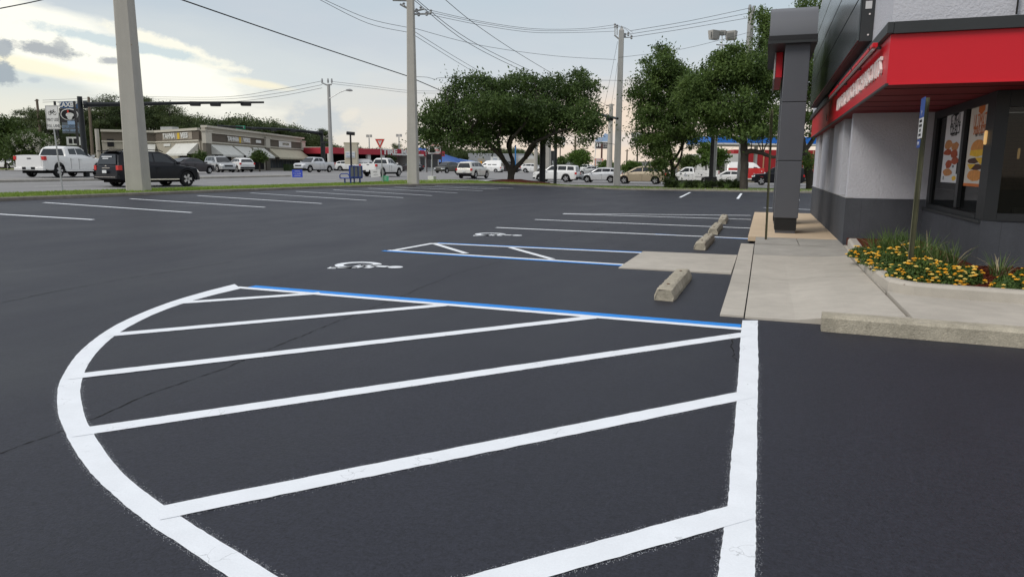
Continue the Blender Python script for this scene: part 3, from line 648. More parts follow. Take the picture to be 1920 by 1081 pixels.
part('trim', MB().bb(XF-.05, XF+.02, YG-.05, YE+.3, 3.003, 3.13), M_TRIM, B, bevel=.008)
part('trim', MB().prism([(XF+.021, YG-.05), (9, YG-.11), (9, YG), (XF+.021, YG+.02)], 3.002, 3.129), M_TRIM, B)
part('upper_wall', MB().prism([(XF, YG), (9, YG-.06), (9, 12), (XF+.25, 12), (XF+.25, YE), (XF, YE)], 3.132, 6.4), M_WALL, B)
q_ = onY(1903, 20, YG)[0]; part('wall_joint', MB().bb(q_, q_+.012, YG-.06, YG-.03, 3.14, 6.4), M_GAP, B)
# glossy dark panels hung on the side
zb, zt = 3.2, 5.62
part('panel_frame', MB().bb(1.10, 1.258, 11.17, 22.5, zb, zt), M_TRIM, B)
hz = (zt-zb)/4
for k in range(4):
    for y0, y1 in ((11.18, 16.9), (16.92, 22.48)):
        part('panel', MB().bb(1.075, 1.098, y0, y1, zb+.012+hz*k, zb-.012+hz*(k+1)), M_PANEL, B, bevel=.004)
part('panel_label', MB().bb(1.14, 1.22, 11.163, 11.169, 3.62, 3.72), mat('pale_sticker', (.6, .6, .6), .6, .2, var=0), B)
for z in (3.28, 3.55): part('panel_bolt', MB().disc((1.2, 11.168, z), .012, 8, 'y'), M_LETT, B)
part('raised_emblem', MB().disc((1.07, 13.1, 4.75), .16, 16, 'x', h=.03), mat('red_emblem', (.5, .02, .04), .4, .4, var=0), B)
letters('lettering', 'MADE FROM SCRATCH BISCUITS', .31, M_LETT, B, frame((XF-.02, 12.75, 2.70), (0, -1, 0)), .014, sx=1.26, bold=.0)
part('light_bar', MB().bb(1.13, 1.19, 9.95, 16.4, 2.935, 2.985), M_RED, B, bevel=.006)
part('light_tube', MB().tube([(1.15, 10.0, 2.915), (1.15, 16.35, 2.915)], .018, 8), mat('tube_housing', (.42, .36, .36), .3, .5, .3, var=0), B)
for y in (10.2, 12.2, 14.2, 16.1): part('light_bracket', MB().bb(1.12, XF, y, y+.04, 2.945, 2.975), M_TRIM, B)
part('cable', MB().tube([(1.25, 17.2+k*.15, 2.95-.3*math.sin(k/9*3.1)-(k*.02)) for k in range(10)], .006, 4), mat('grey_cable', (.2, .17, .17), .6, .2, var=0), B)
# glazed bay
M_FR = mat('dark_window_frame', (.022, .024, .026), .45, .4, var=.05)
def pb(px, py): return onX(px, py, X1)[1:]
ys_ = [Y0-.02, 14.0, pb(1800, 300)[0]+.05, pb(1800, 300)[0]-.10, YF+.33, YF-.03]
bay = part('bay_frame', MB().bb(X1, X1+.10, ys_[1], ys_[0], .833, SF), M_FR, B)
part('mullion', MB().bb(X1-.01, X1+.09, ys_[3], ys_[2], .93, SF-.12), M_FR, B)
part('bay_frame', MB().bb(X1, X1+.10, ys_[4], ys_[1], SF-.12, SF), M_FR, B)
part('bay_frame', MB().bb(X1-.02, X1+.10, ys_[4], ys_[1], .835, .90), M_FR, B)
part('bay_sill', MB().bb(X1-.06, X1+.02, YF-.0, Y0-.03, .80, .834), M_TRIM, B)
for a_, b_ in ((ys_[2], ys_[1]), (ys_[4], ys_[3])):
    w = part('window', MB().bb(X1+.04, X1+.05, a_, b_, .90, SF-.12), M_WGL, B)
    part('kick_panel', MB().bb(X1+.055, X1+.07, a_, b_, .92, 1.16), M_TRIM, w)
    part('roller_shade', MB().bb(X1+.075, X1+.085, a_, b_, 1.17, SF-.15), mat('shade_cloth', (.06, .062, .064), .8, .1, var=.05), w)
pil = part('pilaster', MB().prism([(X1-.015, YF+.325), (X1-.015, YF-.035), (X1+.13, YF-.043), (X1+.13, YF+.325)], .836, SF-.001), M_FR, B)
# front glazing to the right
part('bay_frame', MB().prism([(X1+.132, YF-.045), (8, YF-.345), (8, YF-.25), (X1+.132, YF+.05)], .835, .93), M_FR, B)
part('bay_frame', MB().prism([(X1+.132, YF-.045), (8, YF-.345), (8, YF-.25), (X1+.132, YF+.05)], SF-.2, SF-.001), M_FR, B)
part('window', MB().prism([(X1+.132, YF-.01), (8, YF-.30), (8, YF-.29), (X1+.132, YF)], .93, SF-.2), glassmat('clear_shop_glass', (.004, .005, .005), .03, .62), B)
part('mullion', MB().bb(4.3, 4.38, YF-.15, YF-.02, .94, SF-.21), M_FR, B)
# interior behind the glass
part('interior_floor', MB().bb(X1+.2, 8, YF+.1, 16, .05, .12), M_INT, B)
M_BRK = mat('interior_brick', (.13, .09, .065), .9, .1, var=.2, vs=3)
part('interior_wall', MB().bb(X1+.2, 8, 14.6, 14.8, .12, SF), M_GAP, B)
IW = [o_ for o_ in B.children if o_.name.startswith('interior_wall')][0]
bm_ = MB().bb(0, .20, -.03, 0, 0, .055).mesh('brick', M_BRK)
for r_ in range(20):
    for c_ in range(9):
        o = bpy.data.objects.new('brick', bm_); COL.objects.link(o); o.parent = IW; o.location = (X1+.95+c_*.21+(r_ % 2)*.1, 14.6, 1.15+r_*.063)
part('menu_board', MB().bb(X1+1.2, X1+2.3, 13.2, 13.24, 1.42, 1.62), mat('menu_white', (.35, .33, .32), .6, .2, var=.3, vs=12), B)
part('menu_board', MB().bb(X1+1.2, X1+2.3, 13.2, 13.24, 1.30, 1.36), mat('menu_red', (.25, .04, .04), .6, .2, var=.3, vs=12), B)
M_LED = mat('sconce_glow', (1.0, .62, .25), .5, .2, var=0, emit=.4)
def sconce(p): part('sconce', MB().lathe(p, [(.008, -.09), (.018, -.08), (.021, 0), (.018, .08), (.008, .09)], 10), M_LED, B, smooth=40)
p = onX(1848, 258, X1-.03); sconce(p)
p = onY(1910, 288, 14.4); sconce((p[0], 14.4, p[2]))
M_LED2 = mat('ceiling_panel_glow', (1., .9, .75), .5, .2, var=0, emit=2.2)
part('ceiling_panel', MB().bb(X1+1.0, X1+2.2, 12.2, 13.0, 2.34, 2.36), M_LED2, B)
for k in range(4):
    x = X1+.8+k*.45; ch = thing('cafe_chair', (x, 11.6, .12), ['pale framed chair close behind the right hand window', 'second chair behind the right hand window', 'third chair inside the right hand window', 'chair farthest right inside the window'][k], 'chair', 'chairs inside the restaurant')
    M_CH = mat('pale_chair_frame', (.22, .19, .16), .5, .4, .3, var=0)
    part('seat', MB().bb(-.18, .18, -.18, .18, .42, .46), M_CH, ch); part('backrest', MB().bb(-.18, .18, .16, .19, .62, .84), M_CH, ch)
    for sx in (-1, 1):
        for sy in (-1, 1): part('leg', MB().tube([(sx*.16, sy*.16, 0), (sx*.16, sy*.16, .84 if sy > 0 else .42)], .012, 5), M_CH, ch)
# posters hung inside the bay glass
M_BLK = mat('print_black', (.015, .015, .017), .6, .2, var=0); M_PAP = mat('poster_paper', (.78, .78, .80), .6, .2, var=.02); M_PAP2 = mat('poster_paper_cream', (.76, .70, .62), .6, .2, var=.02)
M_ORG = mat('print_orange', (.70, .20, .05), .6, .2, var=0); M_BUN = mat('print_bun', (.75, .32, .09), .6, .2, var=.2, vs=14); M_CHZ = mat('print_cheese', (.9, .55, .05), .6, .2, var=.15, vs=14)
M_PAT = mat('print_patty', (.10, .045, .03), .6, .2, var=.2, vs=20); M_CHK = mat('print_chicken', (.42, .09, .04), .6, .2, var=.35, vs=22); M_NUG = mat('print_biscuit', (.58, .26, .10), .6, .2, var=.3, vs=20)
XP = X1+.036
def poster(label, y0, y1, z0, z1, paper):
    t = thing('poster', (XP, (y0+y1)/2, z0), label, 'poster'); part('sheet', MB().bb(0, .003, -(y1-y0)/2, (y1-y0)/2, 0, z1-z0), paper, t); return t, (y1-y0), z1-z0
def sticker(name, pts, m, t, w, h, lay=1):   # u 0..1 left-right as seen, v 0..1 up
    mb = MB().extr([(-.0012*lay, w/2-u*w, v*h) for u, v in pts], (-.0009, 0, 0)); return part(name, mb, m, t)
def ell(u, v, a_, b_, n=14, j=0, seed=0):
    r = random.Random(seed); return [(u+a_*math.cos(2*math.pi*k/n)*(1+r.uniform(-j, j)), v+b_*math.sin(2*math.pi*k/n)*(1+r.uniform(-j, j))) for k in range(n)]
ptr = lambda s_, sz, u, v, m, t, w, h, sx=1, b_=0: text('lettering', s_, sz, m, t, frame((-.002, w/2-u*w, v*h), (0, -1, 0)), .0006, sx, b_)
y1a, y0a = pb(1763, 300)[0], pb(1797, 300)[0]-.0
t, w, h = poster('white hanging poster with black words and pieces of fried chicken', y0a, y1a, pb(1780, 345)[1]+.02, pb(1775, 207)[1]-.02, M_PAP)
sticker('emblem', [(.36, 1), (.36, .93), (.5, .90), (.66, .93), (.66, 1)], M_BLK, t, w, h); sticker('emblem', [(.45, 1), (.45, .945), (.58, .945), (.58, 1)], M_PAP, t, w, h, 2)
ptr('$5 MEAL', .30, .5, .835, M_BLK, t, w, h, .56, .0); ptr('DEALS', .26, .52, .73, M_BLK, t, w, h, .8, .0); ptr('PRICE DEAL', .07, .5, .66, M_BLK, t, w, h, 1, .002)
for k, (u, v, a_, b_, m) in enumerate(((.25, .53, .20, .065, M_NUG), (.62, .49, .20, .06, M_NUG), (.25, .42, .22, .045, M_CHK), (.62, .39, .18, .06, M_CHK), (.68, .30, .2, .05, M_CHK), (.36, .25, .17, .06, M_CHK), (.34, .14, .25, .05, M_NUG))): sticker('food_print', ell(u, v, a_, b_, 14, .16, k), m, t, w, h, 1+k*.2)
sticker('bottle_print', [(.80, .12), (.80, .26), (.83, .32), (.88, .32), (.90, .26), (.90, .12)], M_BLK, t, w, h); sticker('food_print', ell(.72, .06, .12, .035, 9, .2, 9), M_CHZ, t, w, h)
ptr('$5', .08, .15, .06, M_BLK, t, w, h); ptr('FRIES', .05, .62, .22, M_BLK, t, w, h)
y1b, y0b = pb(1806, 300)[0], pb(1846, 300)[0]
t, w, h = poster('cream hanging poster with orange words over a stacked breakfast sandwich', y0b, y1b, pb(1825, 350)[1], pb(1825, 196)[1], M_PAP2)
sticker('emblem', [(.36, 1), (.36, .90), (.5, .86), (.64, .90), (.64, 1)], M_ORG, t, w, h)
ptr('ULTIMATE', .30, .5, .77, M_ORG, t, w, h, .50, .0); ptr('SAUSAGE BISCUIT', .17, .5, .675, M_ORG, t, w, h, .45, .0); ptr('MEET THE BIG', .06, .5, .62, M_BLK, t, w, h)
sticker('bun_print', ell(.5, .46, .32, .105, 18, .03, 1), M_BUN, t, w, h); sticker('cheese_print', [(.18, .44), (.82, .44), (.86, .38), (.5, .355), (.16, .38)], M_CHZ, t, w, h, 2)
sticker('patty_print', ell(.38, .31, .28, .035, 14, .1, 3), M_PAT, t, w, h, 1.5); sticker('cheese_print', [(.45, .345), (.9, .345), (.72, .26)], M_CHZ, t, w, h, 3); sticker('patty_print', ell(.52, .235, .34, .035, 14, .1, 4), M_PAT, t, w, h, 2)
sticker('cheese_print', [(.1, .27), (.5, .27), (.28, .20)], M_CHZ, t, w, h, 4); sticker('bun_print', ell(.48, .135, .34, .07, 18, .05, 5), M_BUN, t, w, h, 1.2); sticker('stripe_print', [(0, .0), (1, .0), (1, .035), (0, .035)], M_ORG, t, w, h)
# ================================================================ entrance canopy
E_ = thing('entrance_canopy', (.45, 17.8, .13), 'tall grey clad entrance portal with a curved metal hood beside the restaurant', 'canopy')
def lp(x0, x1, y0, y1, z0, z1): return MB().bb(x0-.45, x1-.45, y0-17.8, y1-17.8, z0-.13, z1-.13)
for y0, y1 in ((16.10, 17.05), (18.85, 19.8)):
    part('plinth', lp(.265, .665, y0+.05, y1-.05, .13, .45), M_POST, E_, bevel=.006)
    for z0, z1 in ((.455, 1.64), (1.652, 2.83), (2.842, 4.02)): part('pillar_panel', lp(.225, .70, y0, y1, z0, z1), M_POST, E_, bevel=.008)
    part('pillar_core', lp(.25, .68, y0+.02, y1-.02, .2, 4.0), M_GAP, E_)
part('infill_panel', lp(.30, .62, 17.06, 18.84, 2.7, 4.01), M_TRIM, E_)
prof = [(15.95, 4.04), (15.95, 4.14), (15.99, 4.40), (16.1, 4.60), (16.3, 4.72), (16.7, 4.77), (19.9, 4.77), (20.0, 4.04)]
part('hood', MB().extr([(-.10-.45, y-17.8, z-.13) for y, z in prof], (.90, 0, 0)), mat('grey_metal_hood', (.15, .155, .17), .4, .4, .2, var=.02), E_, smooth=35)
part('hood_underside', lp(-.12, .82, 15.93, 20.0, 3.98, 4.038), M_TRIM, E_)
part('hood_trim', lp(-.115, .815, 15.925, 15.948, 4.038, 4.13), M_BLACK, E_)
part('sign_panel', lp(.06, .20, 17.1, 19.7, 3.45, 3.975), M_RED, E_)
part('sign_edge', lp(.03, .058, 17.08, 19.72, 3.42, 3.97), mat('pale_edge', (.45, .42, .42), .5, .3, var=0), E_)
# ================================================================ sign posts by the walk
M_UCH = mat('green_u_channel', (.13, .13, .075), .55, .4, .3, var=.2, vs=6)
M_SBLUE = mat('sign_blue', (.02, .07, .30), .4, .4, var=0); M_SWH = mat('sign_white', (.62, .62, .62), .45, .4, var=.02)
def uchannel(t, p0, p1, w=.045):
    d = Vector(p1)-Vector(p0); mb = MB()
    for dx, dy, sx, sy in ((-.5, 0, .012, .9), (.5, 0, .012, .9), (0, .42, .9, .012)):
        q0 = Vector(p0)+Vector((dx*w, dy*w, 0)); mb.extr([(q0.x-sx*w/2, q0.y-sy*w/2, q0.z), (q0.x+sx*w/2, q0.y-sy*w/2, q0.z), (q0.x+sx*w/2, q0.y+sy*w/2, q0.z), (q0.x-sx*w/2, q0.y+sy*w/2, q0.z)], tuple(d))
    part('post', mb, M_UCH, t)
b0 = gz(1703, 527, .22); top = onY(1738, 183, b0[1]-.0)
t = thing('accessible_parking_sign', tuple(b0), 'leaning green post with a blue and white accessible parking sign in the flower bed', 'sign')
dv = np.array(top)-b0; uchannel(t, (0, 0, 0), tuple(dv), .05)
th = math.radians(100)     # the plates face the stalls, seen almost edge on
xd = np.array((math.cos(-th+math.pi/2-math.pi/2), math.sin(-th), 0)); xd = np.array((-.17, -.985, 0))*-1
PX = -.045
def plate(name, s0, s1, wdt, m, out=.03, brd=None):
    up_ = dv/np.linalg.norm(dv); L = np.linalg.norm(dv); o_ = dv*s0+np.array((-out, 0, 0)); hh = L*(s1-s0)
    side = np.array((PX, -.99, 0)); a_ = o_-side*wdt/2; poly = [a_, a_+side*wdt, a_+side*wdt+up_*hh, a_+up_*hh]
    n = np.cross(side, up_); return part(name, MB().extr(poly, tuple(n*.004)), m, t), (o_+up_*hh/2-(-n)*0, side, up_, n)
pl1, f1 = plate('sign_plate', .895, 1.0, .30, M_SBLUE); pl2, f2 = plate('sign_plate', .785, .893, .30, M_SWH); pl3, f3 = plate('sign_plate', .735, .778, .22, M_SBLUE, .035)
def onpl(f_, s_, size, m, dz=0, sx=1):
    c_, side, up_, n = f_; xx = side; nn = np.cross(xx, up_); c2 = c_+up_*dz+nn*.006
    text('lettering', s_, size, m, t, frame(tuple(c2), tuple(xx), tuple(up_)), .0008, sx)
onpl(f1, 'P', .08, M_SWH, -.06); onpl(f2, 'PARKING', .045, M_BLK, .075); onpl(f2, 'BY PERMIT', .045, M_BLK, .025); onpl(f2, 'ONLY', .045, M_BLK, -.025); onpl(f2, '$250 FINE', .04, M_BLK, -.075); onpl(f3, 'VAN', .06, M_SWH, 0)
b0 = gz(1436, 449, .13); top = onY(1448, 205, b0[1]); dv = np.array(top)-b0
t = thing('stall_sign', tuple(b0), 'thin green sign post seen edge on in front of the grey entrance portal', 'sign'); uchannel(t, (0, 0, 0), tuple(dv), .045)
PX = -.012; plate('sign_plate', .84, .985, .30, M_UCH, .03); plate('sign_plate', .70, .838, .30, M_UCH, .03)
# ================================================================ vehicles
SPEC = {
 'suv': dict(L=4.8, W=1.92, r=.40, wb=(1.45, -1.35), zt=[(-2.4, .98), (-2.32, 1.10), (.95, 1.10), (1.15, 1.09), (2.05, .98), (2.3, .86), (2.4, .66)],
   zr=[(-2.36, 1.0), (-2.2, 1.62), (-1.95, 1.76), (-.8, 1.80), (.15, 1.78), (.5, 1.66), (1.22, 1.10)], zb=.32,
   win=[[(-2.02, 1.22), (-1.9, 1.62), (-1.42, 1.66), (-1.42, 1.17)], [(-1.34, 1.16), (-1.34, 1.67), (-.42, 1.69), (-.42, 1.15)], [(-.34, 1.15), (-.34, 1.69), (.2, 1.67), (.88, 1.15)]], ws=((1.15, 1.15), (.52, 1.65)), rw=((-2.34, 1.12), (-2.2, 1.60)), rack=1),
 'tahoe': dict(L=5.2, W=2.03, r=.42, wb=(1.62, -1.38), zt=[(-2.6, .98), (-2.54, 1.14), (1.0, 1.16), (1.25, 1.17), (2.3, 1.10), (2.52, .98), (2.6, .7)],
   zr=[(-2.58, 1.0), (-2.42, 1.74), (-2.2, 1.86), (-.8, 1.91), (.3, 1.88), (.62, 1.76), (1.35, 1.17)], zb=.30,
   win=[[(-2.28, 1.26), (-2.2, 1.72), (-1.5, 1.76), (-1.5, 1.24)], [(-1.36, 1.22), (-1.36, 1.77), (-.42, 1.79), (-.42, 1.21)], [(-.34, 1.21), (-.34, 1.79), (.36, 1.76), (1.02, 1.21)]], ws=((1.27, 1.22), (.65, 1.75)), rw=((-2.56, 1.18), (-2.43, 1.72)), rack=1),
 'cuv': dict(L=4.65, W=1.85, r=.36, wb=(1.38, -1.32), zt=[(-2.32, .9), (-2.24, 1.12), (-1.5, 1.10), (.9, 1.0), (1.2, 1.0), (2.0, .88), (2.22, .74), (2.32, .55)],
   zr=[(-2.26, 1.05), (-1.9, 1.50), (-1.5, 1.63), (-.5, 1.70), (.1, 1.66), (.45, 1.55), (1.32, 1.0)], zb=.27,
   win=[[(-1.95, 1.24), (-1.62, 1.50), (-1.30, 1.52), (-1.25, 1.15)], [(-1.18, 1.14), (-1.22, 1.53), (-.32, 1.57), (-.32, 1.09)], [(-.26, 1.09), (-.26, 1.57), (.15, 1.54), (.98, 1.05)]], ws=((1.24, 1.06), (.5, 1.53)), rw=((-2.2, 1.13), (-1.92, 1.48)), rack=0),
 'sedan': dict(L=4.8, W=1.84, r=.33, wb=(1.45, -1.38), zt=[(-2.4, .72), (-2.32, .98), (-1.6, 1.02), (1.0, .95), (1.2, .94), (2.1, .80), (2.3, .7), (2.4, .5)],
   zr=[(-1.95, 1.01), (-1.15, 1.36), (-.6, 1.45), (.05, 1.44), (.4, 1.36), (1.28, .94)], zb=.22,
   win=[[(-1.5, 1.06), (-1.1, 1.29), (-.42, 1.36), (-.42, 1.03)], [(-.36, 1.03), (-.36, 1.36), (.12, 1.34), (.98, .99)]], ws=((1.2, 1.0), (.45, 1.34)), rw=((-1.86, 1.06), (-1.2, 1.34)), rack=0),
 'minivan': dict(L=5.1, W=1.95, r=.35, wb=(1.6, -1.45), zt=[(-2.55, .85), (-2.48, 1.10), (-1, 1.06), (1.0, 1.0), (1.4, .98), (2.2, .85), (2.45, .72), (2.55, .5)],
   zr=[(-2.5, 1.05), (-2.25, 1.58), (-1.9, 1.70), (-.6, 1.76), (.2, 1.70), (.6, 1.58), (1.8, .93)], zb=.24,
   win=[[(-2.2, 1.18), (-2.05, 1.54), (-1.3, 1.60), (-1.3, 1.13)], [(-1.22, 1.13), (-1.22, 1.60), (-.2, 1.62), (-.2, 1.09)], [(-.12, 1.09), (-.12, 1.61), (.35, 1.57), (1.3, 1.04)]], ws=((1.68, 1.02), (.66, 1.56)), rw=((-2.46, 1.12), (-2.28, 1.56)), rack=0),
 'hatch': dict(L=3.65, W=1.63, r=.30, wb=(1.15, -1.13), zt=[(-1.82, .8), (-1.75, 1.0), (.5, .95), (.8, .95), (1.5, .85), (1.74, .7), (1.82, .5)],
   zr=[(-1.78, .95), (-1.5, 1.36), (-1.1, 1.48), (-.2, 1.50), (.15, 1.44), (.95, .93)], zb=.22,
   win=[[(-1.3, 1.05), (-1.15, 1.34), (-.5, 1.38), (-.5, 1.01)], [(-.42, 1.01), (-.42, 1.38), (.02, 1.35), (.62, 1.0)]], ws=((.88, .99), (.2, 1.42)), rw=((-1.74, 1.02), (-1.52, 1.33)), rack=0),
 'crewcab': dict(L=5.9, W=2.03, r=.41, wb=(1.85, -1.75), zt=[(-2.95, 1.02), (-2.93, 1.30), (-1.0, 1.30), (-.95, 1.26), (1.3, 1.22), (1.5, 1.22), (2.6, 1.12), (2.85, 1.0), (2.95, .7)],
   zr=[(-1.02, 1.26), (-.9, 1.80), (-.6, 1.92), (.5, 1.94), (.8, 1.84), (1.58, 1.22)], zb=.42, trough=(-2.86, -1.12),
   win=[[(-.66, 1.32), (-.62, 1.76), (.0, 1.80), (.0, 1.30)], [(.07, 1.30), (.07, 1.80), (.56, 1.80), (1.3, 1.28)]], ws=((1.5, 1.28), (.84, 1.82)), rw=((-1.0, 1.34), (-.90, 1.74)), rack=0),
 'regcab': dict(L=5.5, W=1.95, r=.40, wb=(1.75, -1.55), zt=[(-2.75, .95), (-2.73, 1.22), (-.35, 1.22), (-.3, 1.18), (1.1, 1.14), (1.4, 1.14), (2.4, 1.04), (2.65, .92), (2.75, .65)],
   zr=[(-.35, 1.2), (-.25, 1.68), (0, 1.80), (.55, 1.80), (.8, 1.72), (1.5, 1.14)], zb=.40, trough=(-2.66, -.45),
   win=[[(-.18, 1.28), (-.1, 1.66), (.15, 1.68), (.15, 1.25)], [(.22, 1.25), (.22, 1.68), (.62, 1.68), (1.2, 1.22)]], ws=((1.42, 1.2), (.84, 1.70)), rw=((-.34, 1.26), (-.25, 1.64)), rack=0),
 'van': dict(L=5.9, W=2.0, r=.36, wb=(1.9, -1.75), zt=[(-2.95, .9), (-2.9, 1.2), (1.4, 1.2), (2.0, 1.15), (2.6, .98), (2.85, .85), (2.95, .55)],
   zr=[(-2.93, 1.2), (-2.85, 2.45), (-2.7, 2.58), (-.6, 2.60), (.5, 2.50), (.9, 2.25), (2.1, 1.16)], zb=.26,
   win=[[(-1.9, 1.3), (-1.9, 1.75), (-.9, 1.75), (-.9, 1.3)], [(-.7, 1.3), (-.7, 1.75), (.1, 1.75), (.1, 1.3)], [(.5, 1.3), (.5, 1.95), (.95, 1.9), (1.6, 1.3)]], ws=((2.0, 1.24), (1.0, 2.15)), rw=((-2.93, 1.4), (-2.88, 2.0)), rack=0),
}
def half_w(s, x):
    L, Wd = s['L'], s['W']/2; return float(np.interp(x, [-L/2, -L/2+.06, -L/2+.3, L/2-.7, L/2-.25, L/2], [.86*Wd, .94*Wd, Wd, Wd, .93*Wd, .74*Wd]))
def car_body(s):
    L = s['L']; ztf = lambda x: float(np.interp(x, *zip(*s['zt']))); zr0 = s['zr']; tr = s.get('trough')
    xs = set(np.linspace(-L/2, L/2, 56)); xs |= {p[0] for p in s['zt']} | {p[0] for p in zr0}
    for w in s['wb']: xs |= {w+k*(s['r']+.075)*.999 for k in (-1, -.97, -.9, -.75, -.5, -.25, 0, .25, .5, .75, .9, .97, 1)}
    if tr: xs |= {tr[0], tr[0]+.03, tr[1], tr[1]-.03}
    xs = sorted(xs); vs = []; rr = s['r']+.075
    for x in xs:
        zt = ztf(x); zr = max(zt, float(np.interp(x, *zip(*zr0)))) if zr0[0][0] <= x <= zr0[-1][0] else zt; h = zr-zt; w = half_w(s, x); zb = s['zb']+.10*max(0, abs(x)-L/2+.35)/.35
        low = zb
        for c in s['wb']:
            if abs(x-c) < rr: low = max(low, s['r']+math.sqrt(max(rr*rr-(x-c)**2, 0)))
        low = min(low, zt-.12); zm = low+(zt-low)*.45
        k = .30; y4 = w-.06; y5 = y4-.02-max(h-.08, 0)*k; y6 = y5-.09; z5 = zt+max(h-.09, .006); z6 = zt+max(h-.012, .018); t_ = .55 if tr and tr[0]+.02 < x < tr[1]-.02 else 0
        if t_: y5, y6, z5, z6 = y4-.01, w-.11, zt+.004, zt
        half = [(w-.05, low), (w-.005, min(low+.06, zm)), (w, zm), (w-.015, zt-.10), (w-.035, zt-.02), (y4, zt+.002), (y5, z5), (y6, z6), (max(y6*.55, 0) if not t_ else y6-.005, z6+.018 if not t_ else zt-t_), (0, z6+.026 if not t_ else zt-t_)]
        full = [(-a_, b_) for a_, b_ in half]+[(a_, b_) for a_, b_ in half[-2::-1]]
        vs.append([(x, a_, b_) for a_, b_ in full])
    n = len(vs[0]); mb = MB(); mb.add([p for r_ in vs for p in r_], [(i*n+j, i*n+j+1, (i+1)*n+j+1, (i+1)*n+j) for i in range(len(vs)-1) for j in range(n-1)]+[tuple(range(n)), tuple((len(vs)-1)*n+j for j in range(n))])
    return mb
WH = {}
def wheel_meshes(r):
    if r in WH: return WH[r]
    w = .22; t = MB().lathe((0, 0, 0), [(r*.62, -w/2), (r*.92, -w/2), (r, -w/2+.03), (r, w/2-.03), (r*.92, w/2), (r*.62, w/2)], 20, 'y').mesh('tyre', M_TYRE, 40)
    mb = MB(); mb.lathe((0, 0, 0), [(r*.66, -w/2+.01), (r*.66, w/2-.01)], 20, 'y'); me = mb.mesh('rim_well', M_PLAST)
    mb = MB()
    for sd in (-1, 1):
        for k in range(5):
            a_ = k*math.tau/5; c_, s_ = math.cos(a_), math.sin(a_)
            def q(u, v): return (u*c_-v*s_, sd*(w/2-.004), u*s_+v*c_)
            mb.extr([q(.02, -.055), q(r*.62, -.04-r*.06), q(r*.62, .04+r*.06), q(.02, .055)], (0, sd*.02, 0))
        P_ = [(r*.66*math.cos(t_), sd*(w/2-.002), r*.66*math.sin(t_)) for t_ in np.linspace(0, math.tau, 21)[:-1]]; Q_ = [(x*.86, y, z*.86) for x, y, z in P_]
        mb.add(P_+Q_, [(i, (i+1) % 20, 20+(i+1) % 20, 20+i) for i in range(20)])
    WH[r] = (t, me, mb.mesh('rim', M_RIM, 30)); return WH[r]
